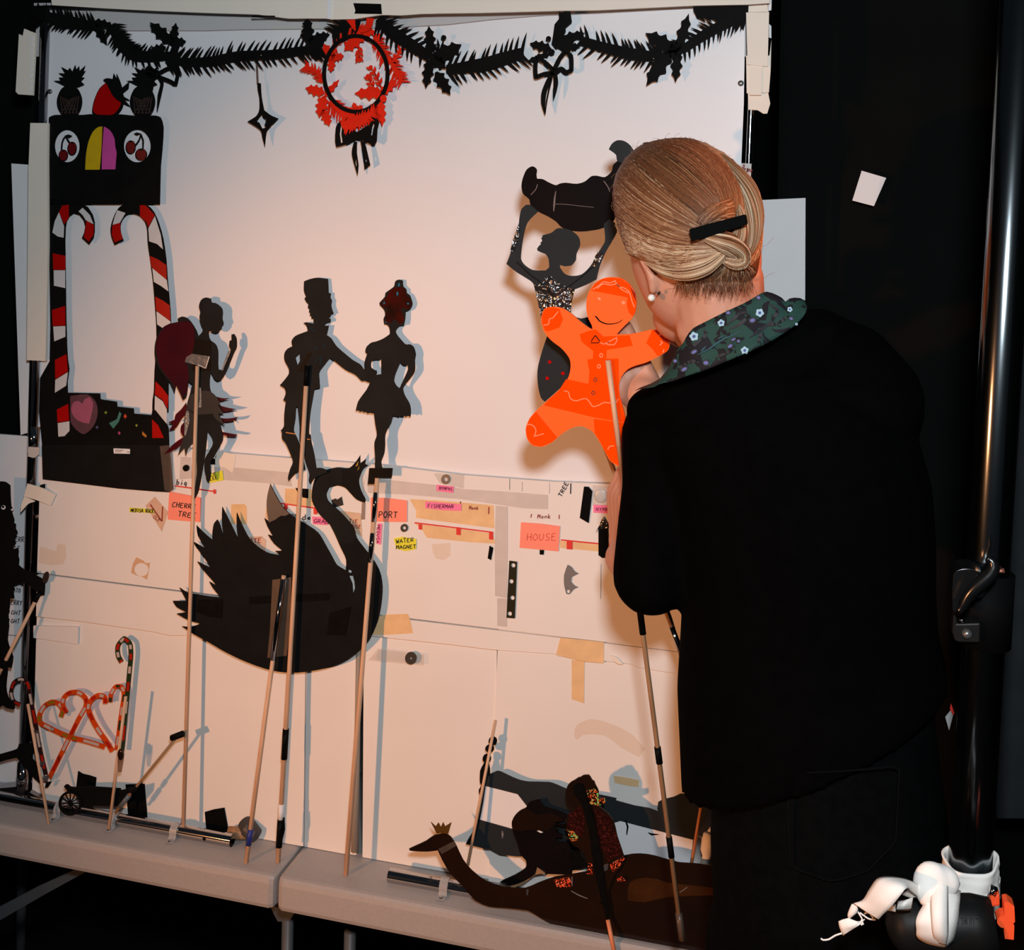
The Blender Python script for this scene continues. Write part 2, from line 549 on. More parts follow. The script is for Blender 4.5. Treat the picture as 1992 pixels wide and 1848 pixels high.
def drape(name, x0, x1, y, z0, z1, mat_, amp, waves, label, cat, seam=None):
    m = MB()
    n = waves * 8
    xs = [x0 + (x1 - x0) * i / n for i in range(n + 1)]
    zs = [z0 + (z1 - z0) * k / 6 for k in range(7)]
    vs = []
    for back in (0, 1):
        for z in zs:
            for i, x in enumerate(xs):
                vs.append((x, y + amp * sin(2 * pi * waves * i / n + 0.4 * sin(z * 3)) + back * 0.004, z))
    fs = []
    k = n + 1
    L = 7 * k
    for r in range(6):
        for i in range(n):
            q = (r * k + i, r * k + i + 1, (r + 1) * k + i + 1, (r + 1) * k + i)
            fs.append(q)
            fs.append(tuple(v + L for v in q[::-1]))
    for i in range(n):
        fs.append((i, L + i, L + i + 1, i + 1))
        a = 6 * k + i
        fs.append((a, a + 1, L + a + 1, L + a))
    for r in range(6):
        a = r * k
        fs.append((a, a + k, L + a + k, L + a))
        a = r * k + n
        fs.append((a, L + a, L + a + k, a + k))
    m.add(vs, fs)
    return m.build(name, mat_, smooth_=True, label=label, cat=cat)


def hem(mb, *a): pass


drape('stage_curtain', -0.055, 1.6, 0.16, 0.745, 2.9, VELVET, 0.010, 5, 'black cloth curtain hanging to the right of the white screen', 'curtain')
drape('stage_curtain', -2.6, -1.30, 0.16, 0.745, 2.9, VELVET, 0.012, 6, 'black cloth curtain hanging beyond the left edge of the screen', 'curtain')
q0, q1 = P(1982, 640, -0.02), P(1939, 1590, -0.02)
m = MB()
vs = []
for (px0, py0) in ((2012, -700), (1984, 640), (1964, 1050), (1948, 1400), (1939, 1592)):
    for dx, dd in ((0, 0.0), (10, 0.02), (34, 0.028), (75, 0.0), (130, 0.02), (200, 0.0)):
        vs.append(P(px0 + dx, py0, -0.03 + dd))
fs = [(r * 6 + c_, r * 6 + c_ + 1, (r + 1) * 6 + c_ + 1, (r + 1) * 6 + c_) for r in range(4) for c_ in range(5)]
nb = len(vs)
vs += [Vector(v) + Vector((0, 0.006, 0)) for v in vs]
fs += [tuple(i + nb for i in f[::-1]) for f in fs]
m.add(vs, fs)
m.build('dark_drape', VELVET2, smooth_=True, label='dark grey folded cloth leg hanging at the far right, behind the black pole', cat='curtain')

# ------------------------------------------------------------------ folding table
tbl = thing('folding_table', 'long grey plastic folding table with a hinge gap, carrying the screen and puppets', 'table', (-0.74, 0.2, 0.0))


def top_half(x0, x1, nm):
    m = MB()
    prof = [(-0.0835, ZT - 0.0008), (-0.0868, ZT - 0.004), (-0.0880, ZT - 0.010), (-0.0885, ZT - 0.040), (-0.0868, ZT - 0.0455),
            (-0.082, ZT - 0.047), (0.66, ZT - 0.047), (0.672, ZT - 0.03), (0.668, ZT - 0.006), (0.655, ZT), (-0.079, ZT)]
    n = len(prof)
    xs = [(x0, 0.008), (x0 + 0.002, 0.003), (x0 + 0.008, 0.0), (x1 - 0.008, 0.0), (x1 - 0.002, 0.003), (x1, 0.008)]
    cy, cz = 0.29, ZT - 0.023
    vs = []
    for x, ins in xs:
        for (y, z) in prof:
            vs.append((x, y + (ins if y < cy else -ins), z + (-ins * 0.35 if z > cz else ins * 0.35)))
    fs = []
    for i in range(5):
        for k in range(n):
            j = (k + 1) % n
            fs.append((i * n + k, i * n + j, (i + 1) * n + j, (i + 1) * n + k))
    fs.append(tuple(range(n)))
    fs.append(tuple(5 * n + k for k in range(n - 1, -1, -1)))
    m.add(vs, fs)
    return m.build(nm, TABLE, tbl, smooth_=False)


xg = PT(527, 1735, ZT - 0.02).x + 0.006
top_half(-1.75, xg - 0.0025, 'table_top')
top_half(xg + 0.0025, 0.15, 'table_top')
m = MB().plate(Z('X6', [(1494, 572), (1632, 612), (1600, 662), (1538, 662), (1515, 620)]), -0.01, 0.05)
m.build('hinge_bracket', TLEG, tbl)
for (a, b_) in (((560, 1785), (553, 1900)), ((681, 1812), (679, 1900))):
    y = -0.015
    A = P(*a, y)
    Bp = Vector((A.x, A.y, 0.0))
    MB().tube([A, Bp], 0.009, 12).build('leg', TLEG, tbl, smooth_=True)
for x in (-1.62, 0.06):
    for y in (0.0, 0.5):
        MB().tube([(x, y, ZT - 0.046), (x, y, 0)], 0.011, 12).build('leg', TLEG, tbl, smooth_=True)
m = MB()
m.strip(Z('X6', [(580, 312), (440, 385), (220, 495), (-60, 650), (-260, 770)]), [12, 13, 20, 24, 24], 0.01, 0.004)
m.build('folding_brace', TLEG, tbl)

# ------------------------------------------------------------------ screen in its metal frame
scr = thing('projection_screen', 'white shadow puppet screen stretched on a chrome tube frame', 'screen', P(750, 900, 0))
top_line = [(84, 56), (V[0], V[1])] if False else [(84, 56), (200, 60), (400, 60), (470, 58), (560, 57), (700, 56), (786, 53), (872, 48), (960, 38), (1060, 30), (1160, 26), (1348, 16), (1450, 12)]
m = MB().plate(top_line + [(1447, 200), (1438, 420), (1425, 960), (900, 945), (70, 960), (76, 500)], 0.0, 0.0012)
m.build('screen_sheet', WHITE, scr)
m = MB()
m.strip([(x, y) for x, y in top_line], 1.6, 0.0015, 0.001)
m.build('sheet_edge_shade', mat('painted_edge_shade', (0.30, 0.24, 0.22), 0.8), scr)  # dark brown strip paints the gap shadow along the sheet's top edge
m = MB().plate([(66, 6), (1452, -12), (1452, 110), (68, 110)], -0.012, 0.003)
m.build('backing_card', mat('grey_backing_card', (0.50, 0.49, 0.49), 0.8), scr)
m = MB().tube([P(88, 48, 0.004), P(68, 705, 0.004), P(45, 1530, 0.004)], 0.0078, 16)
m.build('frame_post', CHROMED, scr, smooth_=True)
m = MB().tube([P(67, 830, 0.004), P(65.4, 880, 0.004)], 0.0092, 16)
m.build('post_joint', CHROME, scr, smooth_=True)
m = MB().tube([P(46.5, 1480, 0.004), P(45.2, 1545, 0.004)], [0.0095, 0.0125], 16)
m.build('post_socket', CHROME, scr, smooth_=True)
m = MB().tube([P(1466, 30, 0.0), P(1461, 215, 0.0), P(1452, 420, 0.0), P(1405, 1700, 0.0)], 0.0052, 14)
m.build('frame_post', CHROME, scr, smooth_=True)
for p in ((97, 178), (73, 1005), (1441, 162)):
    m = MB().tube([P(*p, 0.0), P(*p, 0.005)], [0.0042, 0.0036], 14)
    m.ball(P(*p, 0.005), (0.0036, 0.0016, 0.0036), 14, 6)
    m.build('press_stud', STEEL, scr, smooth_=True)

# hand-lettered paper label round the right post
m = MB().strip([(1452, 318), (1450, 352)], 20, 0.0075, 0.001)
t = m.build('post_label', GTAPE, None, label='grey paper label with red lettering wrapped round the right frame post', cat='label')
MB().text('Brave', (1443.5, 333), (1463, 336), 12, 1.8, 0.0079).text('s', (1452, 346), (1458, 347), 10, 1.8, 0.0079).build('lettering', INKR, t)

# ------------------------------------------------------------------ foam boards
FB = 'foam boards under the screen'


def board(pts, d, th, label, mat_=FOAM, name='foam_board', cat='board', zmin=None, grp=None):
    return MB().plate(pts, d, th, zmin).build(name, mat_, label=label, cat=cat, group=grp)


zb = ZT + 0.001
board([(72, 1180), (130, 1180), (595, 1190), (590, 1655), (90, 1575), (62, 1560)], 0.0035, 0.003,
      'wide white foam board standing on the table behind the candy cane cluster', zmin=zb)
board([(597, 1190), (698, 1200), (693, 1663), (672, 1668), (592, 1655)], 0.0035, 0.003,
      'narrow white foam board standing between the swan rods', zmin=zb)
board([(708, 1200), (967, 1215), (962, 1712), (797, 1692), (765, 1687), (705, 1675)], 0.0035, 0.003,
      'white foam board standing behind the chrome tube with writing', zmin=zb)
board([(970, 1215), (1406, 1270), (1386, 1800), (950, 1728)], 0.0060, 0.0025,
      'white foam board standing behind the black banner puppet', zmin=zb)
board(Z('W7', [(250, -10), (585, -2), (580, 128), (250, 80)]), 0.0075, 0.003,
      'small white foam offcut tucked under the ledge by the left post', name='foam_offcut')
m = MB().tube([P(698, 1262, 0.006), P(694, 1500, 0.006), P(690, 1655, 0.006)], [0.0042, 0.0045, 0.006], 10)
m.build('seam_pipe', mat('grey_brown_pipe', (0.32, 0.27, 0.22), 0.6), label='thin grey pipe in the open seam between two foam boards', cat='pipe', smooth_=True)

notes_board = board([(78, 925), (330, 868), (428, 880), (500, 886), (745, 905), (900, 924), (1075, 937), (1200, 942), (1414, 951),
                     (1404, 1275), (1240, 1256), (1094, 1239), (1065, 1235), (740, 1196), (330, 1146), (92, 1116), (72, 1114)], 0.010, 0.006,
                    'wide white foam ledge covered in sticky notes and tape under the screen', FOAM)
strip_board = board([(72, 1118), (92, 1119), (330, 1149), (740, 1199), (1066, 1238), (1240, 1259), (1404, 1279), (1402, 1322), (1319, 1311), (1240, 1298),
                     (1230, 1292), (1085, 1276), (1080, 1272), (960, 1264), (880, 1254), (740, 1239), (700, 1234), (330, 1236), (300, 1229), (160, 1209), (70, 1199)], 0.010, 0.006,
                    'long narrow white foam strip along the bottom of the note covered ledge', FOAM, 'foam_strip')

# left wing
board([(22, 318), (64, 321), (54, 842), (40, 846)], -0.02, 0.003, 'narrow pale sheet standing behind the left post at mid height', PAPER, 'paper_sheet', 'sheet')
wing = board([(-90, 838), (70, 850), (60, 1100), (48, 1545), (-90, 1535)], -0.025, 0.004, 'white wing board left of the screen post with lettering', PAPER, 'wing_board')
m = MB()
for tx, p0, p1, h in (('RERRY', (22, 1053), (53, 1055), 10), ('E', (33, 1071), (38, 1071.5), 9), ('ATO', (25, 1152), (40, 1153), 8), ('ERRY', (20, 1176), (43, 1178), 9),
                      ('IGHT', (14, 1194), (40, 1197), 8), ('IGHT', (14, 1211), (38, 1213), 8)):
    m.text(tx, p0, p1, h, 1.3, -0.0245)
m.build('lettering', INK, wing)
m = MB().strip([(14, 1235), (44, 1238)], 1.0, -0.0246, 0.0002)
m.build('board_crease', INK, wing)

# masking flats: strips of board along the frame
board([(95, -40), (642, -40), (638, 36), (560, 36), (500, 28), (400, 25), (300, 21), (200, 16), (101, 10)], 0.024, 0.006,
      'pale foam strip along the left half of the top edge of the screen', FOAM2, 'foam_strip')
rs = board([(640, -40), (1500, -40), (1497, 6), (1452, 9), (1348, 11), (1243, 16), (1160, 20), (1089, 21), (933, 25), (860, 26), (820, 27), (780, 30), (741, 29), (689, 37), (642, 38)], 0.026, 0.006,
           'pale foam strip along the right half of the top edge of the screen', FOAM2, 'foam_strip')
MB().strip([(642, -20), (640, 37)], 7, 0.0275, 0.001).build('torn_edge', PAPER, rs)
MB().plate(Z('V2', [(1132, 30), (1400, 38), (1408, 136), (1142, 132), (1152, 100), (1140, 60)]), 0.0275, 0.0008).build(
    'tape_strip', BTAPE, label='short piece of black tape on the pale strip above the red wreath', cat='tape')
MB().plate(Z('V2', [(148, 147), (375, 152), (372, 164), (300, 163), (150, 166)]), 0.0256, 0.0006).build(
    'tape_strip', BTAPE, label='sliver of black tape on the top strip above the star ornament', cat='tape')
m = MB().plate(Z('Y7', [(255, 303), (378, 350), (345, 1008), (195, 998), (165, 970), (200, 360), (240, 380)]), 0.012, 0.004)
o = m.build('foam_strip', FOAM2, label='short pale foam strip at the upper left corner of the frame', cat='board')
m = MB()
for k in range(9):
    y = 380 + k * 68
    m.plate(Z('Y7', [(322, y), (352, y + 22), (348, y + 44), (318, y + 40)]), 0.0135, 0.0012)
m.build('torn_ridges', PAPER, o)
MB().plate(Z('Y7', [(320, 1300), (505, 1302), (500, 1700), (505, 2600), (480, 3818), (283, 3808), (300, 1800)]), 0.016, 0.005).build(
    'foam_strip', FOAM2, label='long pale foam strip beside the left post and the candy house', cat='board')
MB().plate(Z('Y7', [(340, 60), (560, 55), (1000, 75), (1000, 90), (470, 80), (455, 240), (370, 260), (365, 340), (310, 320), (330, 180)]), 0.018, 0.003).build(
    'corner_wrap', BTAPE, label='black tape wrap over the top left corner of the frame', cat='tape')
# stack of offcuts at the upper right
MB().plate(Z('Y8', [(168, 20), (335, 10), (345, 105), (165, 110)]), 0.012, 0.004).build('foam_offcut', FOAM2, label='pale foam offcut between the top strip and the right hand stack', cat='board')
MB().plate(Z('Y8', [(160, 780), (335, 790), (362, 930), (335, 1020), (300, 1022), (250, 990), (165, 985)]), 0.010, 0.005).build('foam_offcut', FOAM2, label='lowest torn foam offcut of the upper right stack', cat='board')
MB().plate(Z('Y8', [(145, 500), (355, 500), (372, 360), (365, 640), (350, 830), (150, 838)]), 0.015, 0.005).build('foam_offcut', FOAM2, label='tall foam offcut in the middle of the upper right stack', cat='board')
MB().plate(Z('Y8', [(178, 560), (292, 580), (282, 855), (178, 855)]), 0.0175, 0.002).build('card_offcut', FOAM2, label='small thin card at the middle of the upper right stack', cat='card')
MB().plate(Z('Y8', [(145, 112), (352, 108), (338, 598), (158, 580)]), 0.020, 0.003).build('foam_offcut', FOAM2, label='topmost smooth foam offcut of the upper right stack', cat='board')
m = MB()
m.plate(Z('Y8', [(342, 0), (375, 0), (372, 90), (345, 98)]), 0.011, 0.003)
m.build('crumpled_tape', PAPER, label='crumpled white tape at the top right corner of the frame', cat='tape')
MB().plate(Z('Y8', [(352, 215), (372, 235), (372, 345), (350, 335)]), 0.0125, 0.003).build('crumpled_tape', PAPER, label='crumpled white tape on the edge of the upper right stack', cat='tape')

# papers on the black curtain
MB().plate([(1440, 391), (1567, 385), (1566, 640), (1440, 640)], -0.142, 0.001).build('paper_sheet', PAPER, label='white paper sheet hanging behind the performer on the black curtain', cat='paper')
MB().plate([(1676, 332), (1724, 346), (1700, 401), (1658, 390), (1675, 336)], -0.142, 0.001).build('paper_tag', PAPER, label='small tilted white paper square pinned alone on the black curtain', cat='paper')

# chrome tube lying on the table, left
tube1 = thing('chrome_tube', 'long chrome tube lying along the left half of the table', 'tube', (-1.0, -0.033, ZT))
R1 = 0.0092
m = MB().tube([(-1.75, -0.033, ZT + R1), (P(452, 1640, 0.033).x, -0.033, ZT + R1)], R1, 24, cap=False)
m.tube([(-1.75, -0.033, ZT + R1), (P(452, 1640, 0.033).x, -0.033, ZT + R1)], R1 * 0.86, 24, cap=False)
m.build('tube_wall', CHROME, tube1, smooth_=True)
xe = P(452, 1640, 0.033).x
MB().tube([(xe - 0.02, -0.033, ZT + R1), (xe - 0.018, -0.033, ZT + R1)], R1 * 0.85, 20).build('dark_bore', BTAPE, tube1)  # black disc set inside the hollow tube stands in for its unlit interior
m = MB().tube([(P(397, 1631, 0.0425).x, -0.0419, ZT + R1), (P(397, 1631, 0.0425).x, -0.0424, ZT + R1)], 0.0028, 14)
m.build('drilled_hole', BTAPE, tube1)
tube2 = thing('chrome_tube', 'short chrome tube with black handwriting on the table behind the brown swan', 'tube', (-0.45, -0.047, ZT))
xs2 = P(757, 1713, 0.047).x
m = MB().tube([(xs2, -0.047, ZT + R1), (-0.12, -0.047, ZT + R1)], R1, 24, cap=False)
m.tube([(xs2, -0.047, ZT + R1), (-0.12, -0.047, ZT + R1)], R1 * 0.86, 24, cap=False)
m.build('tube_wall', CHROME, tube2, smooth_=True)
m = MB()
for i, ch in enumerate('BraveDisco'):
    x = xs2 + 0.062 + i * 0.0062
    for st in GLYPH.get(ch, []):
        pts = []
        for gx, gy in st:
            ang = radians(40 + gy * 42)
            pts.append((x + gx * 0.005, -0.047 - (R1 + 0.0002) * cos(ang), ZT + R1 + (R1 + 0.0002) * sin(ang)))
        if len(pts) > 1: m.tube(pts, 0.00035, 5)
m.build('lettering', INK, tube2)


def pclip(px, py, d, label):
    c = P(px, py, d)
    x = c.x
    t = thing('pipe_clip', label, 'clip', (x, -d - 0.012, ZT), 'clear clips holding the chrome tubes')
    m = MB()
    vs, fs = [], []
    prof = []
    for k in range(13):
        a = radians(-150 + k * 20) if False else radians(180 + 20 - k * 17)
        prof.append((-d + cos(a) * (R1 + 0.0012), ZT + R1 + sin(a) * (R1 + 0.0012)))
    prof = [(-d - R1 - 0.014, ZT + 0.0012), (-d - R1 - 0.004, ZT + 0.0014)] + [p for p in prof if p[1] > ZT + 0.003]
    for xx in (x - 0.006, x + 0.006):
        for (y, z) in prof: vs.append((xx, y, z))
        for (y, z) in prof: vs.append((xx, y - 0.0006, z + 0.0008))
    n = len(prof)
    for i in range(n - 1):
        fs += [(i, i + 1, 2 * n + i + 1, 2 * n + i), (n + i, 3 * n + i, 3 * n + i + 1, n + i + 1), (i, n + i, n + i + 1, i + 1), (2 * n + i, 2 * n + i + 1, 3 * n + i + 1, 3 * n + i)]
    m.add(vs, fs)
    m.build('clip_band', mat('clear_plastic', (0.6, 0.6, 0.6), 0.12, spec=0.8, trans=((.95, .95, .95), 0.55)), t)
    MB().ball((x, -d - R1 - 0.009, ZT + 0.0022), (0.003, 0.003, 0.0016), 12, 6).build('screw_head', CHROME, t, smooth_=True)


pclip(118, 1592, 0.033, 'clear pipe clip on the chrome tube beside the cart wheel')
pclip(225, 1600, 0.033, 'clear pipe clip on the chrome tube behind the candy cane rod')
pclip(343, 1622, 0.033, 'clear pipe clip on the chrome tube near its open end')
pclip(866, 1735, 0.047, 'clear pipe clip on the short chrome tube by the brown swan neck')
m = MB().plate([(-8, 1534), (38, 1530), (78, 1553), (60, 1560), (-8, 1548)], 0.012, 0.02, zmin=ZT + 0.002)
m.build('base_plate', CHROMED, label='dark chrome base plate under the left frame post', cat='bracket')

# rubber mallet behind the tube
mal = thing('mallet', 'wooden handled mallet with a dark head lying behind the end of the chrome tube', 'mallet', P(470, 1632, 0.02))
A, Bp = P(444, 1636, 0.020), P(487, 1621, 0.012)
A.z = max(A.z, ZT + 0.011); Bp.z = max(Bp.z, ZT + 0.012)
MB().tube([A, Bp], [0.0095, 0.0090], 14).build('handle', WOODD, mal, smooth_=True)
c_ = P(488, 1622, 0.012)
c_.z = ZT + 0.0165
m = MB().tube([c_ + Vector((-0.014, 0.006, 0.006)), c_ + Vector((-0.004, 0, 0.002)), c_ + Vector((0.012, -0.004, -0.004))], [0.0115, 0.0135, 0.0105], 18)
m.build('head', mat('dark_rubber', (0.05, 0.048, 0.047), 0.5, var=0.3, scale=60), mal)
# ------------------------------------------------------------------ garland


def fir(m, spine, hw, nl, lean, n, d, sides=(1, -1), bw=5.0, jit=0.25, seed=1, wide=1.0):
    """a flat fir sprig: body band plus slanted needles along both sides; lean +1 towards the spine's end"""
    rnd = random.Random(seed)
    sp = smooth(spine, 6, False)
    k = len(sp)
    m.strip(sp, [hw * 1.0, hw * 1.7, hw * 1.7, hw * 1.3], d + 0.0003, 0.0008)
    for s in sides:
        for i in range(n):
            t = (i + rnd.uniform(0.2, 0.8)) / n * (k - 1)
            q = min(int(t), k - 2)
            a, b2 = Vector(sp[q]), Vector(sp[q + 1])
            p = a.lerp(b2, t - q)
            tg = (b2 - a).normalized()
            nn = Vector((-tg.y, tg.x)) * s
            ln = nl * (1 + rnd.uniform(-jit, jit))
            b0 = p + nn * hw * 0.1
            tip = p + nn * (hw + ln * 0.75) + tg * lean * ln * 0.75
            mid = b0.lerp(tip, 0.5) + nn * ln * 0.06
            m.strip([tuple(b0), tuple(mid), tuple(tip)], [bw * 1.25 * wide, bw * 0.85 * wide, 0.4], d, 0.0006, sm=2)


def holly(b0, tip, w):
    b0, tip = Vector(b0), Vector(tip)
    ax = tip - b0
    nn = Vector((-ax.y, ax.x)).normalized() * w
    prof = [(0, .10), (.10, .22), (.20, .50), (.30, .33), (.38, .34), (.48, .56), (.58, .32), (.66, .30), (.75, .42), (.84, .18), (1, 0)]
    L = [b0 + ax * u + nn * v for u, v in prof] + [b0 + ax * u - nn * v for u, v in prof[-2::-1]]
    return [tuple(p) for p in L]


gar = thing('fir_garland', 'black paper fir and holly garland hung along the top of the screen', 'garland', P(750, 90, 0.012))
GD = 0.0145
sprigs = [
    ([(186, 50), (150, 45), (118, 38), (78, 30)], 13, 17, 1, 14, 5),
    ([(345, 106), (300, 110), (262, 106), (243, 92), (230, 72), (217, 48)], 13, 15, -1, 20, 5),
    ([(322, 116), (360, 120), (410, 119), (462, 109), (530, 106), (590, 98), (626, 93)], 11, 21, 1, 34, 5),
    ([(735, 36), (762, 62), (800, 88), (846, 118)], 14, 19, 1, 12, 6),
    ([(700, 40), (672, 50), (648, 66)], 8, 22, 1, 6, 7),
    ([(868, 134), (905, 131), (945, 124), (985, 112), (1018, 102)], 15, 22, 1, 13, 6),
    ([(1290, 108), (1258, 108), (1225, 104), (1180, 94), (1128, 78)], 13, 22, 1, 15, 6),
    ([(1446, 34), (1410, 46), (1372, 66), (1328, 96)], 11, 20, 1, 14, 5),
]
for i, (sp, hw, nl, lean, n, bw) in enumerate(sprigs):
    m = MB()
    fir(m, sp, hw, nl, lean, n, GD + 0.0005 * (i % 3), bw=bw, seed=i + 3)
    m.build('fir_sprig', CARD, gar)
MB().plate(Z('V4', [(1075, 48), (1541, 40), (1515, 200), (1500, 250), (1470, 215), (1440, 262), (1410, 205), (1270, 190), (1290, 180), (1210, 150), (1240, 190), (1160, 150), (1185, 190), (1110, 150), (1080, 95)]), GD, 0.0008).build('fir_sprig', CARD, gar)
leaves = [((334, 84), (291, 43), 26), ((336, 82), (342, 44), 17), ((330, 84), (362, 80), 22), ((182, 42), (222, 52), 18), ((184, 44), (208, 87), 18),
          ((600, 86), (597, 32), 24), ((600, 80), (642, 66), 22), ((604, 92), (626, 118), 22), ((838, 100), (834, 50), 22), ((846, 116), (898, 86), 34),
          ((836, 116), (828, 172), 22), ((848, 140), (876, 185), 26), ((1072, 96), (1030, 84), 22), ((1086, 80), (1138, 64), 22), ((1072, 102), (1024, 120), 12),
          ((1086, 92), (1130, 90), 18), ((1315, 100), (1255, 64), 34), ((1318, 100), (1340, 26), 24), ((1304, 98), (1257, 167), 32), ((1318, 98), (1314, 160), 22),
          ((1300, 96), (1330, 100), 34), ((322, 92), (290, 100), 20), ((838, 110), (868, 134), 22)]
for b0, tip, w in leaves:
    MB().plate(holly(b0, tip, w), GD + 0.0022, 0.0008).build('holly_leaf', CARD, gar)
MB().plate(Z('V3', [(1560, 420), (1575, 330), (1588, 235), (1632, 180), (1628, 112), (1662, 122), (1690, 108), (1740, 106), (1756, 215), (1695, 265), (1695, 310), (1660, 350), (1700, 345), (1750, 330), (1690, 440), (1600, 470)]), GD + 0.0026, 0.0008).build('holly_leaf', CARD, gar)
for (x, y, r) in ((588, 69, 4), (609, 83, 4), (863, 73, 5), (1067, 75, 5), (1073, 101, 6), (1060, 101, 4)):
    MB().plate(ell(x, y, r, r), GD + 0.003, 0.0008).build('berry', CARD, gar)
m = MB()
for a, b2 in (((852, 108), (864, 74)), ((852, 104), (846, 88)), ((853, 100), (851, 76)), ((854, 102), (866, 92)), ((851, 110), (842, 98))):
    m.strip([a, ((a[0] + b2[0]) / 2 + 1, (a[1] + b2[1]) / 2), b2], [2, 5, 1], GD + 0.002, 0.0008)
m.build('twig', CARD, gar)


def bow(parent, strokes, w, d, mt=CARD):
    m = MB()
    for s_ in strokes:
        ww = w
        if isinstance(s_, tuple): s_, ww = s_
        m.strip(s_, ww, d, 0.0008, sm=4)
    return m.build('ribbon_bow', mt, parent)


bow(gar, [Z('V1', [(1215, 575), (1300, 530), (1350, 530), (1378, 560), (1360, 655), (1320, 630), (1220, 590)]),
          (Z('V1', [(1225, 590), (1255, 640), (1235, 740), (1218, 860)]), [5, 6, 7, 1]), (Z('V1', [(1195, 590), (1175, 680), (1168, 760)]), [5, 6, 2]),
          (Z('V1', [(1140, 560), (1220, 575)]), 16), Z('V1', [(1210, 560), (1150, 520), (1120, 560), (1200, 590)])], 7, GD + 0.004)
bow(gar, [Z('V3', [(1585, 690), (1490, 600), (1412, 555), (1400, 650), (1405, 750), (1480, 720), (1590, 700)]),
          Z('V3', [(1580, 680), (1640, 560), (1690, 500), (1745, 540), (1750, 680), (1700, 700), (1650, 665), (1600, 700)]),
          (Z('V3', [(1570, 700), (1520, 800), (1485, 900), (1478, 1000), (1496, 1112)]), [8, 9, 10, 8, 1]),
          (Z('V3', [(1555, 760), (1530, 880), (1510, 980), (1498, 1100)]), [5, 3, 3, 1]),
          (Z('V3', [(1590, 700), (1600, 800), (1590, 880), (1577, 965)]), [8, 9, 7, 1])], 8.5, GD + 0.004)
# small clips of tape that catch the light
for v, x, y in (('V2', 240, 535), ('V2', 432, 572), ('V3', 376, 572), ('V4', 742, 492), ('V3', 1520, 508)):
    q = z1(v, x, y)
    MB().ball(P(*q, GD + 0.004), 0.0014, 8, 6).build('pin', CHROME, gar, smooth_=True)

# ------------------------------------------------------------------ star ornament
star = thing('star_ornament', 'black four pointed star ornament hanging from the garland left of the wreath', 'ornament', P(512, 240, 0.012))
MB().plate([smooth(Z('V2', [(202, 800), (235, 808), (243, 940), (268, 1068), (330, 1115), (406, 1148), (345, 1210), (292, 1275), (275, 1422), (252, 1340), (235, 1268), (178, 1222), (104, 1178), (190, 1125), (220, 1065), (222, 950), (206, 870)]), 3, corner=40),
            Z('V2', [(244, 1112), (192, 1172), (222, 1192), (250, 1245), (284, 1238), (272, 1205), (292, 1165), (262, 1140)])], GD, 0.001).build('star', CARD, star)
MB().strip(Z('V2', [(190, 460), (196, 600), (206, 810)]), 3.2, GD, 0.0008).build('hanger', STEEL, star)
MB().strip(Z('V2', [(288, 1150), (290, 1180), (276, 1225)]), [2, 3, 1], GD + 0.0012, 0.0005).build('tape_edge', CHROME, star)

# ------------------------------------------------------------------ wreath
wr = thing('holly_wreath', 'red holly wreath on a black hoop with a black bow', 'wreath', P(692, 200, 0.016))
WD = 0.016
n = 64
MB().plate([Z('V2', ell(1155, 715, 326, 386, n)), Z('V2', ell(1155, 715, 290, 348, n))], WD, 0.0015).build('hoop', CARD, wr)
rl = [((850, 900), (666, 850), 112), ((850, 940), (996, 768), 62), ((850, 930), (800, 1140), 120), ((840, 1060), (900, 1222), 100), ((1420, 900), (1140, 905), 130), ((1400, 905), (1556, 768), 104),
      ((1400, 980), (1412, 1225), 84), ((1220, 320), (1042, 492), 150), ((925, 560), (1042, 540), 90), ((925, 560), (914, 702), 80), ((930, 590), (842, 420), 110), ((925, 560), (960, 400), 70),
      ((1160, 1075), (1132, 990), 60), ((1160, 1075), (1222, 1020), 60), ((1150, 1075), (1082, 1050), 60), ((1330, 380), (1405, 330), 90), ((1210, 330), (1350, 300), 80)]
for b0, tip, w in rl:
    MB().plate(Z('V2', holly(b0, tip, w)), WD - 0.002, 0.0008).build('holly_leaf', REDO, wr)
for i, (sp, hw, nl, lean, n_) in enumerate([
    ([(1475, 560), (1520, 640), (1560, 720), (1600, 790)], 22, 80, 1, 9), ([(1500, 610), (1550, 550), (1592, 470)], 14, 40, 1, 5), ([(830, 800), (780, 700), (665, 640)], 20, 60, 1, 9),
    ([(905, 980), (960, 1040), (1040, 1110), (1130, 1150)], 22, 90, 1, 12), ([(1400, 1020), (1330, 1090), (1200, 1150)], 20, 90, 1, 11), ([(940, 420), (1020, 350), (1160, 300), (1250, 290)], 18, 60, 1, 14),
    ([(1330, 360), (1400, 460), (1440, 560)], 10, 90, 1, 9)]):
    m = MB()
    fir(m, Z('V2', sp), hw / 4.98, nl / 4.98, lean, n_, WD - 0.0025, bw=4, seed=i + 40)
    m.build('fir_sprig', REDO, wr)
m = MB()
fir(m, Z('V2', [(1010, 1180), (1070, 1190), (1160, 1170), (1250, 1130), (1330, 1090)]), 6, 11, 1, 13, WD + 0.0042, bw=4, seed=77)
fir(m, Z('V2', [(1300, 1110), (1220, 1180), (1130, 1215), (1050, 1240)]), 6, 9, 1, 10, WD + 0.0046, bw=4, seed=78)
m.plate(holly(z1('V2', 1150, 1150), z1('V2', 1260, 1150), 16), WD + 0.0048, 0.0008)
m.plate(holly(z1('V2', 1170, 1150), z1('V2', 1080, 1120), 14), WD + 0.0050, 0.0008)
m.build('fir_sprig', REDO, wr)
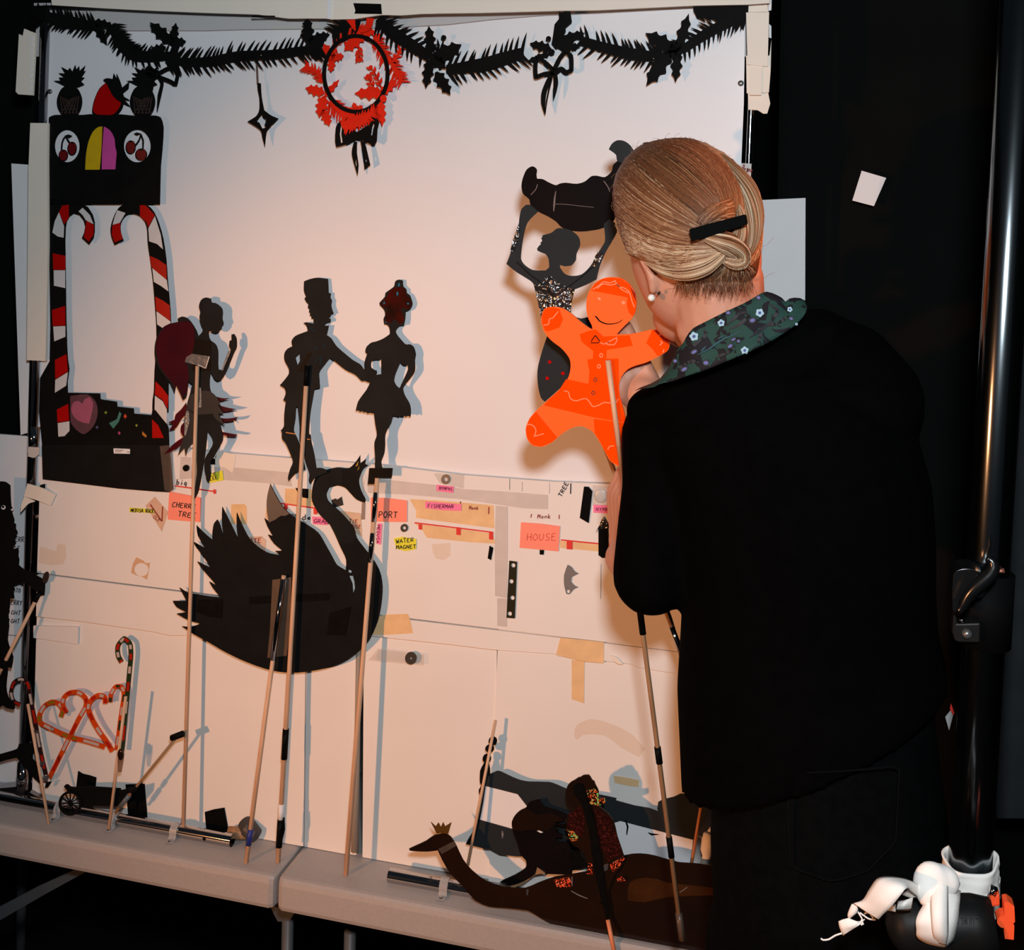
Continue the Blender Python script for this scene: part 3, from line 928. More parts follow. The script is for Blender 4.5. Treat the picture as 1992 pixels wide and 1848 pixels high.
for pl in ([(1065, 196), (1148, 190), (1156, 300), (1130, 285), (1100, 240)], [(1262, 176), (1332, 178), (1312, 260), (1270, 305), (1200, 318), (1250, 250)]):
    MB().plate(Z('V2', pl), WD + 0.0035, 0.0008).build('ribbon_tab', REDO, wr)
for stem, lv in (([(1400, 840), (1360, 740), (1300, 650)], 7), ([(1350, 870), (1300, 800), (1272, 735)], 6), ([(1180, 440), (1188, 520), (1190, 580)], 6)):
    m = MB()
    m.strip(Z('V2', stem), 2, WD - 0.001, 0.0008)
    sp = smooth(stem, 6, False)
    for k in range(lv):
        q = Vector(sp[int((k + .8) / (lv + 1) * (len(sp) - 1))])
        q2 = Vector(sp[min(int((k + .8) / (lv + 1) * (len(sp) - 1)) + 1, len(sp) - 1)])
        tg = (q2 - q).normalized() if (q2 - q).length > 0 else Vector((0, -1))
        nn = Vector((-tg.y, tg.x)) * (1 if k % 2 else -1)
        tp = q + tg * 55 + nn * 38
        m.strip(Z('V2', [tuple(q), tuple(q.lerp(tp, .5)), tuple(tp)]), [1, 6, 0.6], WD - 0.001, 0.0008)
    m.plate(Z('V2', ell(stem[-1][0], stem[-1][1], 19, 19)), WD - 0.0005, 0.0008)
    m.build('berry_twig', REDO, wr)
MB().plate(Z('V2', ell(1422, 955, 32, 36)), WD + 0.002, 0.0008).build('berry', REDO, wr)
m = MB()
m.plate([smooth(Z('V2', [(1030, 1163), (985, 1190), (962, 1235), (955, 1370), (968, 1425), (1080, 1395), (1165, 1350), (1240, 1372), (1330, 1412), (1358, 1370), (1365, 1250), (1380, 1190), (1360, 1150), (1310, 1138), (1300, 1190), (1215, 1250), (1165, 1280), (1110, 1235), (1040, 1205)]), 2),
         Z('V2', [(1012, 1200), (1000, 1300), (1012, 1388), (1030, 1375), (1016, 1290), (1026, 1215)]), Z('V2', [(1330, 1185), (1312, 1240), (1303, 1312), (1315, 1310), (1325, 1250), (1338, 1200)])], WD + 0.002, 0.001)
m.plate([smooth(Z('V2', [(1140, 1370), (1120, 1440), (1118, 1500), (1140, 1590), (1172, 1700), (1182, 1600), (1165, 1480), (1168, 1375)]), 2, corner=50), Z('V2', [(1158, 1530), (1152, 1570), (1158, 1620), (1165, 1600)])], WD + 0.001, 0.001)
m.plate([smooth(Z('V2', [(1200, 1360), (1215, 1440), (1230, 1540), (1240, 1642), (1262, 1622), (1296, 1602), (1268, 1480), (1240, 1380)]), 2, corner=50), Z('V2', [(1250, 1525), (1252, 1565), (1265, 1572), (1262, 1540)])], WD + 0.001, 0.001)
m.build('ribbon_bow', CARD, wr)

# ------------------------------------------------------------------ candy house
HD = 0.011
house = thing('candy_house', 'black paper sweet shop front with coloured windows and candy cane columns', 'scenery', P(200, 950, HD))
fac = smooth(Z('V1', [(378, 912), (400, 898), (430, 890), (640, 890), (700, 884), (940, 886), (1030, 895), (1205, 895), (1245, 912), (1266, 985), (1258, 1150), (1245, 1290), (1238, 1586), (375, 1586)]), 2)
MB().plate([fac, Z('V1', ell(520, 1130, 97, 127, 36)), Z('V1', ell(1063, 1130, 105, 128, 36))], HD, 0.0012).build('facade', CARD, house)
MB().plate(smooth(Z('V1', [(660, 1315), (664, 1230), (668, 1190), (685, 1100), (720, 1020), (760, 985), (792, 980), (785, 1150), (772, 1315)]), 2), HD + 0.0008, 0.0006).build('window_pane', YEL, house, label='yellow half of the arched window')
MB().plate(smooth(Z('V1', [(788, 1313), (792, 1150), (805, 980), (850, 1008), (885, 1070), (892, 1140), (903, 1180), (897, 1250), (893, 1312)]), 2), HD + 0.0008, 0.0006).build('window_pane', PNK, house, label='pink half of the arched window')
for (fr, stems, leaf) in (([(490, 1203, 30, 38), (558, 1150, 30, 46)], [[(476, 1175), (480, 1110), (495, 1070), (515, 1052)], [(545, 1115), (525, 1085), (512, 1058)]], [(500, 1050), (530, 1042), (560, 1052), (535, 1068)]),
                          ([(1012, 1140, 33, 46), (1093, 1197, 40, 40)], [[(1045, 1130), (1075, 1090), (1092, 1040)], [(1105, 1160), (1108, 1090), (1090, 1040)]], [(1035, 1036), (1060, 1026), (1095, 1036), (1060, 1048)])):
    m = MB()
    for (x, y, rx, ry) in fr: m.plate(Z('V1', ell(x, y, rx + 6, ry + 6)), HD, 0.0008)
    for s_ in stems: m.strip(Z('V1', s_), 2.6, HD, 0.0008, sm=3)
    m.plate(Z('V1', leaf), HD, 0.0008)
    m.build('cherry_stalk', CARD, house)
    for (x, y, rx, ry) in fr:
        MB().plate(Z('V1', smooth([(x - rx, y), (x - rx * .6, y - ry), (x, y - ry * .8), (x + rx * .7, y - ry), (x + rx, y), (x + rx * .5, y + ry), (x - rx * .4, y + ry)], 3)), HD + 0.0006, 0.0006).build('cherry', CHERRY, house)
crown = [(500, 665), (450, 640), (412, 625), (470, 625), (455, 600), (500, 600), (452, 565), (505, 570), (475, 518), (525, 545), (540, 525), (560, 555), (582, 503), (590, 540), (612, 512), (615, 550), (660, 508), (645, 555), (662, 548), (630, 600), (655, 600), (625, 630), (652, 655), (605, 675)]
BRN = mat('brown_pencil', (0.045, 0.022, 0.016), 0.6)
for dx, dy, sx in ((0, 0, 1.0), (566, 0, 1.0)):
    m = MB().plate(smooth(Z('V1', [(538 + dx - 50, 895), (538 + dx - 92, 830), (538 + dx - 95, 760), (538 + dx - 60, 685), (538 + dx, 660), (538 + dx + 60, 685), (538 + dx + 95, 760), (538 + dx + 92, 830), (538 + dx + 55, 895)]), 4), HD - 0.0006, 0.001)
    m.plate(Z('V1', [(x + dx, y + dy) for x, y in crown]), HD - 0.0004, 0.001)
    pine = m.build('pineapple', CARD, house)
    m = MB()
    for k in range(5):
        m.strip(Z('V1', [(470 + dx + k * 30, 880), (555 + dx + k * 14, 760 - k * 4)]), 1.6, HD + 0.0003, 0.0004)
        m.strip(Z('V1', [(610 + dx - k * 32, 880), (520 + dx - k * 13, 770 - k * 6)]), 1.4, HD + 0.0003, 0.0004)
    m.build('crosshatching', BRN, pine)
m = MB().plate(smooth(Z('V1', [(835, 630), (770, 685), (725, 790), (714, 870), (740, 893), (900, 893), (950, 830), (955, 760), (900, 680)]), 3), HD - 0.0006, 0.001)
m.plate(smooth(Z('V1', [(798, 618), (830, 605), (872, 612), (880, 568), (905, 612), (903, 570), (930, 630), (945, 680), (1000, 633), (995, 685), (950, 722), (960, 750), (1012, 780), (962, 772), (1012, 828), (950, 800), (900, 770), (860, 720), (838, 660)]), 2, corner=35), HD + 0.001, 0.001)
sb = m.build('strawberry', CARD, house)
MB().plate(smooth(Z('V1', [(820, 642), (765, 700), (728, 800), (722, 860), (750, 886), (800, 890), (880, 885), (930, 820), (938, 780), (900, 760), (850, 700)]), 3), HD + 0.0006, 0.0006).build('berry_flesh', RED, sb)
# columns and base, one cut sheet
col_l = Z('V5', [(470, 130), (800, 183), (850, 215), (895, 285), (915, 360), (915, 450), (905, 510), (862, 576), (793, 512), (815, 460), (826, 400), (810, 340), (770, 290), (715, 272), (675, 300), (645, 350), (634, 420), (630, 540), (635, 900), (640, 1300), (652, 1690)])
base_ = Z('V6', [(517, 30), (524, 150), (536, 230), (522, 330), (524, 414), (775, 420), (778, 465), (904, 484), (908, 522), (1035, 536), (1038, 576), (1174, 588), (1182, 540), (1215, 560), (1290, 650), (1306, 690), (1310, 820), (326, 820), (302, 560), (310, 300), (385, 168), (390, -100)])
m = MB().plate(col_l + base_, HD, 0.0012)
colr = smooth(Z('V5', [(1300, 150), (1240, 175), (1180, 195), (1130, 245), (1092, 330), (1070, 420), (1078, 500), (1110, 582), (1195, 537), (1172, 470), (1165, 400), (1180, 345), (1225, 290), (1290, 280), (1350, 300), (1405, 360), (1425, 440), (1430, 560), (1450, 700), (1468, 830), (1485, 980), (1498, 1150), (1510, 1300), (1515, 1460), (1508, 1640), (1496, 1800), (1490, 2000), (1478, 2080), (1475, 2170), (1630, 2200), (1632, 1900), (1640, 1700), (1655, 1320), (1640, 1100), (1622, 900), (1610, 720), (1580, 520), (1545, 390), (1490, 260), (1420, 190)]), 2)
m.plate(colr, HD + 0.0004, 0.0012)
m.build('column_sheet', CARD, house)
MB().plate(Z('V6', [(324, 818), (1310, 818), (1312, 1186), (1200, 1180), (925, 1158), (600, 1118), (330, 1086)]), HD + 0.0016, 0.0012).build('base_card', CARDG, house)
cR = [('V5', [(600, 200), (665, 190), (665, 320), (622, 378), (572, 262)]), ('V5', [(835, 340), (908, 390), (905, 480), (860, 548), (812, 508), (828, 420)]), ('V5', [(510, 660), (632, 685), (632, 820), (515, 820)]), ('V5', [(503, 1210), (630, 1170), (632, 1360), (510, 1365)]),
      ('V6', [(425, 160), (515, 115), (525, 250), (428, 310)]), ('V6', [(440, 545), (528, 500), (535, 630), (445, 645)]), ('V5', [(1355, 195), (1410, 195), (1498, 290), (1435, 410), (1420, 360), (1355, 300)]), ('V5', [(1450, 685), (1530, 720), (1610, 775), (1615, 915), (1540, 860), (1468, 795)]),
      ('V5', [(1503, 1080), (1580, 1120), (1642, 1165), (1652, 1315), (1580, 1270), (1510, 1210)]), ('V6', [(1205, 325), (1260, 380), (1304, 440), (1298, 540), (1260, 470), (1200, 430)]), ('V6', [(1178, 620), (1225, 665), (1270, 765), (1180, 765)]), ('V5', [(1088, 390), (1165, 365), (1165, 440), (1188, 522), (1110, 558), (1082, 480)])]
cW = [('V5', [(570, 265), (620, 400), (615, 510), (560, 498), (507, 460), (530, 350)]), ('V5', [(760, 255), (800, 220), (870, 290), (906, 380), (832, 342), (800, 290)]), ('V5', [(520, 825), (630, 825), (630, 998), (522, 975)]), ('V5', [(515, 1370), (632, 1365), (632, 1470), (525, 1515)]),
      ('V6', [(428, 315), (525, 255), (512, 360), (425, 415)]), ('V6', [(447, 650), (537, 635), (538, 710), (500, 750), (452, 755)]), ('V5', [(1500, 300), (1556, 480), (1578, 622), (1520, 570), (1445, 545), (1437, 420)]), ('V5', [(1475, 805), (1615, 920), (1630, 1030), (1560, 978), (1490, 938)]),
      ('V5', [(1515, 1222), (1652, 1322), (1652, 1335), (1590, 1395), (1522, 1350)]), ('V6', [(1200, 437), (1260, 480), (1293, 545), (1291, 655), (1198, 540)]), ('V5', [(1135, 243), (1215, 270), (1160, 365), (1090, 386), (1110, 310)])]
for v, pl in cR: MB().plate(Z(v, pl), HD + 0.0010, 0.0005).build('cane_stripe', RED, house, label='red candy cane stripe')
for v, pl in cW: MB().plate(Z(v, pl), HD + 0.0010, 0.0005).build('cane_stripe', CWM, house, label='white candy cane stripe')
MB().plate(smooth(Z('V6', [(545, 440), (680, 428), (745, 490), (755, 590), (720, 680), (650, 735), (590, 700), (548, 640)]), 3), HD + 0.0010, 0.0004).build('heart_halo', mat('dusty_purple_gel', (0.075, 0.022, 0.055), 0.5, var=0.35, scale=60), house)
MB().plate(smooth(Z('V6', [(640, 502), (605, 478), (565, 495), (552, 550), (580, 610), (640, 645), (692, 652), (712, 570), (722, 490), (695, 448), (655, 465)]), 3), HD + 0.0016, 0.0004).build('heart', mat('pink_heart_gel', (0.34, 0.075, 0.16), 0.5, var=0.15, scale=60), house)
gems = [([(820, 555), (832, 567), (820, 582), (808, 567)], (0.12, 0.25, 0.02)), ([(845, 650), (905, 620), (925, 560), (942, 578), (920, 640), (878, 693)], (0.0, 0.16, 0.15)), ([(970, 578), (984, 597), (970, 616), (957, 597)], (0.5, 0.03, 0.01)),
        ([(1058, 656), (1068, 667), (1058, 680), (1048, 667)], (0.18, 0.26, 0.02)), ([(752, 668), (764, 682), (752, 696), (740, 682)], (0.03, 0.05, 0.16)), ([(922, 712), (936, 726), (924, 742), (912, 726)], (0.35, 0.02, 0.14)), ([(1103, 712), (1138, 748), (1130, 762), (1102, 740)], (0.38, 0.14, 0.01))]
for i, (pl, cc) in enumerate(gems): MB().plate(Z('V6', pl), HD + 0.0012, 0.0004).build('sweet', mat('sweet_gel_%d' % i, cc, 0.4), house)
st = MB().plate(Z('V6', [(883, 845), (1005, 850), (1008, 858), (1006, 888), (882, 885), (879, 850)]), HD + 0.0022, 0.0003).build('sticker', PAPER, house)
m = MB()
for a, b2 in (((892, 856), (955, 860)), ((892, 864), (950, 867)), ((892, 872), (935, 874)), ((985, 870), (1003, 872)), ((985, 876), (1003, 878))):
    m.strip(Z('V6', [a, b2]), 0.9, HD + 0.0026, 0.0002)
m.build('fine_print', mat('grey_print', (0.25, 0.22, 0.25), 0.7), st)
MB().plate(Z('V6', [(1238, 828), (1312, 820), (1345, 1160), (1318, 1185), (1275, 1170)]), HD + 0.004, 0.0005).build('tape_strip', CTAPEG, house)
MB().strip(Z('V6', [(1318, 880), (1322, 1000), (1322, 1160)]), 4, HD + 0.003, 0.004).build('plastic_channel', mat('clear_channel', (0.5, 0.5, 0.5), 0.12, spec=0.8, trans=((.9, .9, .9), .5)), house)

# ------------------------------------------------------------------ rods for the puppets


def rod(parent, pts, r, name='rod', mt=None):
    m = MB()
    m.tube(pts, r, 10)
    return m.build(name, mt or WOOD, parent, smooth_=True)


def rodline(p, d0, q, d1=None):
    A = P(p[0], p[1], d0)
    B = PT(q[0], q[1]) if d1 is None else P(q[0], q[1], d1)
    return A, B


def on_rod(A, B, t0, t1, parent, r, mt, name='tape_wrap'):
    return MB().tube([A.lerp(B, t0), A.lerp(B, t1)], r, 12).build(name, mt, parent, smooth_=True)


# ------------------------------------------------------------------ fairy puppet
FD = Tilt(590, 0.0165, 975, 0.0290)
fairy = thing('fairy_puppet', 'black fairy shadow puppet with maroon wing and feathered skirt', 'puppet', P(358, 1612, 0.03))
body = [(510, 163), (545, 172), (552, 205), (580, 208), (615, 228), (640, 260), (643, 300), (640, 335), (650, 380), (635, 395), (635, 410), (622, 430), (600, 450), (575, 452), (550, 440), (530, 440), (530, 480), (545, 515), (585, 545), (605, 600), (605, 700), (608, 752), (640, 755), (660, 715), (690, 640), (708, 590),
        (695, 560), (700, 515), (716, 510), (714, 465), (735, 460), (755, 495), (757, 570), (735, 615), (705, 690), (670, 770), (640, 825), (605, 845), (580, 830), (560, 795), (545, 770), (535, 860), (545, 930), (590, 985), (625, 1060), (620, 1180), (645, 1290), (642, 1335), (610, 1390), (560, 1480), (542, 1500), (546, 1600), (540, 1650), (528, 1672), (510, 1640), (493, 1540), (497, 1480), (520, 1440), (565, 1355), (558, 1300), (520, 1245),
        (505, 1400), (490, 1500), (465, 1650), (440, 1760), (402, 1826), (393, 1810), (415, 1720), (430, 1600), (430, 1480), (425, 1300), (360, 1180), (350, 1050), (375, 950), (395, 870), (370, 850), (365, 780), (360, 690), (400, 600), (420, 540), (435, 490), (472, 450), (482, 420), (465, 380), (453, 320), (460, 280), (449, 235), (462, 190), (485, 168)]
MB().plate(smooth(Z('V7', body), 3, corner=60), FD, 0.0012).build('body', CARDT, fairy)
MB().plate(smooth(Z('V7', [(275, 335), (310, 318), (360, 335), (410, 400), (442, 470), (430, 560), (405, 640), (380, 760), (362, 870), (345, 980), (318, 1003), (296, 950), (262, 880), (250, 942), (215, 860), (140, 770), (90, 660), (88, 560), (100, 500), (140, 420), (200, 380), (278, 362)]), 2, corner=45), FD - 0.0016, 0.001).build('wing_backing', CARDT, fairy)
MB().plate(smooth(Z('V7', [(215, 377), (280, 367), (350, 354), (395, 378), (412, 440), (410, 560), (395, 620), (335, 690), (372, 760), (362, 850), (352, 960), (330, 940), (318, 1000), (292, 930), (255, 870), (252, 930), (232, 860), (180, 800), (130, 720), (105, 640), (98, 580), (108, 500), (145, 432), (182, 394)]), 2, corner=45), FD - 0.0008, 0.0006).build('wing', MAROON, fairy)
for pl in ([(560, 965), (640, 985), (705, 985), (640, 1005), (560, 1010)], [(540, 1000), (640, 1052), (752, 1075), (660, 1095), (540, 1060)], [(560, 1100), (620, 1145), (700, 1150), (768, 1138), (740, 1166), (650, 1176), (560, 1140)], [(560, 1190), (620, 1252), (690, 1270), (766, 1284), (740, 1299), (640, 1285), (560, 1240)],
           [(345, 1020), (300, 1080), (258, 1120), (250, 1160), (198, 1184), (240, 1198), (204, 1246), (260, 1230), (310, 1150), (350, 1110)], [(345, 1290), (280, 1330), (225, 1375), (163, 1442), (240, 1412), (300, 1370), (350, 1330)], [(330, 1180), (304, 1210), (300, 1260), (322, 1302), (345, 1260)]):
    MB().plate(smooth(Z('V7', pl), 3, corner=50), FD - 0.0014, 0.0006).build('feather', MAROON2, fairy)
for pl in ([(380, 960), (470, 925), (540, 930), (600, 985), (625, 1040), (600, 1040), (655, 1112), (605, 1110), (662, 1208), (590, 1160), (560, 1110), (430, 1120), (350, 1080)], [(350, 1060), (430, 1100), (440, 1250), (410, 1390), (398, 1340), (380, 1372), (370, 1370), (342, 1460), (330, 1395), (278, 1452), (300, 1370), (328, 1290), (330, 1150)]):
    MB().plate(smooth(Z('V7', pl), 2, corner=45), FD + 0.0008, 0.0006).build('skirt_panel', SMOKE, fairy)
MB().plate(Z('V7', [(420, 500), (545, 515), (545, 765), (395, 765), (390, 640)]), FD + 0.0006, 0.0005).build('tape_strip', BTAPE, fairy)
MB().plate(Z('V7', [(344, 652), (390, 622), (540, 645), (500, 746), (435, 716), (334, 690)]), FD + 0.0016, 0.0004).build('clear_tape', CTAPE, fairy)
MB().strip(Z('V7', [(533, 645), (505, 740), (440, 712)]), 2, FD + 0.0022, 0.0005).build('tape_edge', GTAPE, fairy)
for pth, w in (([(356, 1090), (352, 1180), (335, 1290)], [5, 9, 3]), ([(460, 900), (462, 1000), (458, 1060)], [3, 4, 6]), ([(700, 600), (660, 700), (640, 760)], [5, 4, 2])):
    MB().strip(Z('V7', pth), w, FD + 0.0018, 0.0004, sm=3).build('clear_tape', GCT, fairy)
A, B = rodline((384, 712), FD + 0.004, (357, 1613), 0.034)
B.z = max(B.z, ZT + 2 * R1 - 0.001)
rod(fairy, [A, B], 0.0030)
on_rod(A, B, 0.79, 0.815, fairy, 0.0036, CTAPE)

# ------------------------------------------------------------------ soldier puppet
SD = Tilt(545, 0.0060, 935, 0.0245)
sol = thing('soldier_puppet', 'black soldier shadow puppet with tall hat and outstretched arm', 'puppet', P(541, 1677, 0.04))
body = [(300, 115), (340, 98), (400, 85), (440, 88), (495, 95), (498, 150), (500, 208), (519, 215), (515, 250), (527, 272), (522, 310), (530, 350), (541, 378), (520, 388), (515, 405), (498, 405), (500, 412), (518, 425), (515, 448), (490, 452), (468, 470), (470, 478), (502, 477), (485, 555), (520, 580), (560, 640), (620, 695), (700, 760), (760, 795), (795, 840), (850, 850), (890, 840), (895, 860), (870, 870), (880, 885), (930, 888), (946, 910), (930, 930), (850, 945), (800, 930), (770, 930), (720, 880), (640, 840), (570, 785), (510, 740), (470, 790), (425, 855), (425, 920), (430, 985), (385, 995),
        (370, 1080), (350, 1200), (340, 1360), (352, 1370), (360, 1430), (385, 1540), (400, 1640), (440, 1640), (480, 1655), (486, 1680), (430, 1700), (390, 1720), (355, 1767), (340, 1740), (345, 1680), (310, 1580), (290, 1480), (265, 1410), (265, 1290), (250, 1140), (235, 1140), (228, 1240), (215, 1335), (240, 1390), (275, 1480), (300, 1600), (310, 1650), (270, 1660), (215, 1700), (175, 1747), (168, 1720), (185, 1650), (208, 1590), (190, 1530), (150, 1440), (120, 1400), (118, 1345), (108, 1335), (135, 1300), (138, 1200), (150, 1100), (129, 1085), (150, 1030), (140, 990), (101, 965), (140, 920), (175, 870), (175, 830), (140, 760), (140, 700), (165, 665), (205, 645), (198, 600), (230, 560), (290, 535), (330, 520), (320, 480), (294, 455), (320, 449), (380, 462), (375, 420), (362, 425), (358, 400), (346, 395), (350, 375), (338, 365), (343, 345), (331, 330), (335, 300), (320, 288), (303, 255), (315, 240), (298, 190)]
MB().plate([smooth(Z('V8', body), 3, corner=55), Z('V8', [(265, 703), (228, 735), (246, 802), (268, 760)])], SD, 0.0012).build('body', CARDT, sol)
MB().plate(Z('V8', [(332, 700), (366, 702), (282, 862), (243, 850)]), SD + 0.0004, 0.0005).build('tape_strip', BTAPE, sol)
GOLD = mat('gold_foil', (0.16, 0.075, 0.02), 0.4, metal=0.3)
for pl in ([(150, 1345), (235, 1358), (232, 1366), (152, 1354)], [(272, 1404), (285, 1405), (284, 1414), (273, 1413)], [(325, 1400), (350, 1403), (349, 1410), (325, 1408)]):
    MB().plate(Z('V8', pl), SD + 0.0003, 0.0003).build('boot_trim', GOLD, sol)
m = MB()
for a, b2 in (((385, 648), (410, 670)), ((465, 630), (455, 655)), ((434, 730), (432, 800)), ((345, 490), (385, 525)), ((395, 780), (412, 740))):
    m.strip(Z('V8', [a, b2]), 1.4, SD + 0.0003, 0.0003)
m.build('uniform_line', mat('dark_blue_ink', (0.010, 0.040, 0.062), 0.6, spec=0.02), sol)
A = P(*z1('V8', 327, 800), SD + 0.004)
B = PT(541, 1677)
rod(sol, [A, B], 0.0035)
on_rod(A, B, 0.0, 0.042, sol, 0.0040, BTAPE)
on_rod(A, B, 0.735, 0.795, sol, 0.0047, BTAPE)
on_rod(A, B, 0.885, 0.918, sol, 0.0040, PAPER)
on_rod(A, B, 0.915, 0.970, sol, 0.0047, BTAPE)
MB().plate(Z('X4', [(475, 1010), (517, 975), (520, 1060), (490, 1180), (463, 1178), (470, 1100)]), 0.0475, 0.0008).build('tape_flap', BTAPE, sol)
MB().plate(Z('X4', [(478, 1008), (495, 1000), (482, 1060), (470, 1110)]), 0.0485, 0.0005).build('tape_flap', PAPER, sol, label='pale tape flap')

# ------------------------------------------------------------------ ballerina puppet
BD = Tilt(548, 0.0065, 935, 0.0265)
bal = thing('ballerina_puppet', 'black lady shadow puppet with short skirt and jewelled red headdress', 'puppet', P(673, 1702, 0.041))
body = [(1045, 115), (1075, 100), (1108, 110), (1110, 155), (1135, 180), (1140, 210), (1165, 230), (1186, 300), (1165, 345), (1130, 362), (1125, 430), (1115, 475), (1080, 480), (1050, 515), (1055, 545), (1090, 590), (1130, 630), (1165, 630), (1195, 650), (1213, 710), (1205, 760), (1205, 850), (1150, 930), (1110, 980), (1120, 1040), (1160, 1110), (1172, 1160), (1170, 1223), (1150, 1214), (1130, 1223), (1115, 1212), (1100, 1218), (1085, 1211), (1075, 1220), (1050, 1212), (1025, 1212), (1015, 1260), (965, 1360), (962, 1450), (955, 1520), (930, 1590), (938, 1650), (900, 1720), (880, 1640), (880, 1550), (875, 1430), (895, 1370), (880, 1270), (872, 1197),
        (840, 1190), (820, 1196), (805, 1182), (790, 1186), (775, 1175), (760, 1181), (740, 1170), (722, 1173), (740, 1100), (780, 1040), (810, 1000), (838, 945), (800, 930), (795, 830), (795, 770), (815, 710), (800, 690), (810, 650), (850, 615), (890, 605), (950, 580), (1000, 545), (1000, 510), (985, 475), (955, 465), (949, 420), (962, 390), (955, 350), (920, 310), (916, 290), (960, 240), (965, 210), (990, 190), (1035, 155)]
MB().plate([smooth(Z('V8', body), 3, corner=55), smooth(Z('V8', [(930, 755), (880, 755), (850, 770), (848, 820), (875, 838), (897, 860), (885, 880), (933, 872)]), 2), smooth(Z('V8', [(1088, 775), (1110, 800), (1145, 800), (1150, 830), (1130, 880), (1080, 988), (1058, 972), (1035, 930), (1050, 860)]), 2)], BD, 0.0012).build('body', CARDT, bal)
DR = mat('dark_red_paint', (0.060, 0.003, 0.0015), 0.5, spec=0.03, var=0.8, scale=45, col2=(0.012, 0.003, 0.002))
MB().plate(smooth(Z('V8', [(1050, 165), (1105, 165), (1130, 190), (1140, 230), (1165, 260), (1178, 310), (1150, 345), (1110, 330), (1090, 350), (1115, 400), (1110, 450), (1080, 465), (1040, 420), (1000, 455), (965, 450), (965, 400), (985, 340), (940, 320), (930, 295), (975, 240), (1000, 195)]), 3), BD + 0.0003, 0.0003).build('headdress', DR, bal)
for pl in ([(1075, 122), (1085, 145), (1074, 160), (1066, 145)], [(1062, 195), (1072, 215), (1062, 238), (1054, 215)], [(955, 275), (962, 298), (945, 302)], [(1150, 285), (1160, 302), (1138, 302)], [(968, 440), (975, 450), (962, 455)]):
    MB().plate(Z('V8', pl), BD + 0.0007, 0.0004).build('jewel', TQ, bal)
MB().plate(Z('V8', [(832, 1640), (1025, 1640), (1018, 1715), (908, 1715), (896, 1772), (820, 1772)]), BD + 0.0006, 0.0006).build('tape_strip', BTAPE, bal)
A = P(734, 930, BD + 0.004)
B = PT(673, 1702)
rod(bal, [A, B], 0.0036)
on_rod(A, B, 0.035, 0.11, bal, 0.0041, CHROME)
on_rod(A, B, 0.138, 0.213, bal, 0.0041, CHROME)

# ------------------------------------------------------------------ swan puppet
WSD = Tilt(890, 0.0155, 1310, 0.0250)
swan = thing('swan_puppet', 'large black swan shadow puppet with raised wings and small crown', 'puppet', P(479, 1678, 0.055))
body = [(1465, 98), (1465, 160), (1508, 125), (1500, 165), (1525, 175), (1490, 200), (1470, 240), (1455, 290), (1470, 360), (1505, 430), (1500, 455), (1440, 430), (1390, 380), (1350, 340), (1290, 325), (1235, 340), (1212, 390), (1225, 440), (1290, 500), (1360, 570), (1420, 650), (1440, 720), (1500, 800), (1570, 890), (1615, 980), (1632, 1080), (1625, 1200), (1600, 1330), (1540, 1470), (1480, 1540), (1380, 1620), (1250, 1680), (1100, 1715), (950, 1728), (800, 1710), (620, 1650), (450, 1570), (330, 1500), (220, 1440), (130, 1380), (180, 1385), (220, 1378), (270, 1360), (180, 1335), (90, 1285), (165, 1275), (90, 1235), (62, 1190), (165, 1190), (112, 1090), (175, 1130), (240, 1140), (330, 1155), (420, 1165),
        (360, 1090), (335, 1045), (385, 1075), (370, 1050), (300, 970), (245, 895), (350, 945), (300, 870), (240, 790), (212, 745), (310, 800), (250, 700), (240, 625), (300, 685), (360, 735), (358, 680), (370, 610), (395, 580), (415, 620), (447, 732), (430, 600), (432, 485), (480, 580), (552, 727), (540, 620), (541, 528), (580, 620), (640, 730), (720, 800), (790, 835), (877, 848), (828, 816), (888, 815), (820, 760), (775, 693), (812, 706), (770, 630), (748, 570), (780, 595), (765, 490), (770, 400), (792, 313), (840, 410), (900, 500), (980, 570), (1060, 615), (1150, 680), (1200, 760), (1250, 850), (1290, 920), (1340, 952), (1356, 962), (1360, 880), (1320, 790), (1280, 700), (1240, 620), (1160, 540), (1105, 440), (1105, 360), (1120, 290), (1150, 220), (1220, 205), (1290, 190), (1380, 195), (1430, 150)]
MB().plate([smooth(Z('W1', body), 3, corner=50), Z('W1', ell(1389, 966, 14, 15)), Z('W1', ell(1486, 1168, 5, 6)), Z('W1', [(1379, 995), (1412, 995), (1424, 1040), (1428, 1090), (1412, 1132), (1406, 1060)])], WSD, 0.0014).build('body', CARDG, swan)
MB().plate(smooth(Z('W1', [(766, 490), (771, 400), (792, 316), (838, 412), (898, 502), (935, 535), (905, 552), (870, 552), (830, 580), (782, 602)]), 2, corner=50), WSD + 0.0003, 0.0004).build('wing_tip', mat('grey_film', (0.075, 0.065, 0.064), 0.4, var=0.2, scale=20), swan)
MB().plate(smooth(Z('W1', [(1110, 360), (1122, 292), (1155, 225), (1220, 208), (1290, 193), (1340, 197), (1325, 320), (1288, 323), (1233, 338), (1210, 390), (1223, 442), (1288, 502), (1358, 572), (1418, 652), (1436, 720), (1380, 760), (1310, 750), (1240, 620), (1160, 540), (1108, 440)]), 2), WSD + 0.0003, 0.0004).build('neck_film', CARDT, swan)
for pl in ([(1430, 185), (1452, 140), (1447, 175)], [(1443, 215), (1460, 175), (1455, 200)]):
    MB().plate(Z('W1', pl), WSD + 0.0003, 0.0004).build('crown_gold', GG, swan)
MB().plate(Z('W1', [(634, 1158), (1240, 1130), (1236, 1185), (636, 1216)]), WSD + 0.0005, 0.0004).build('tape_strip', BTAPE, swan)
MB().plate(Z('W1', [(250, 1180), (440, 1180), (430, 1320), (330, 1310), (240, 1270)]), WSD + 0.0004, 0.0003).build('tape_strip', BTAPE, swan)
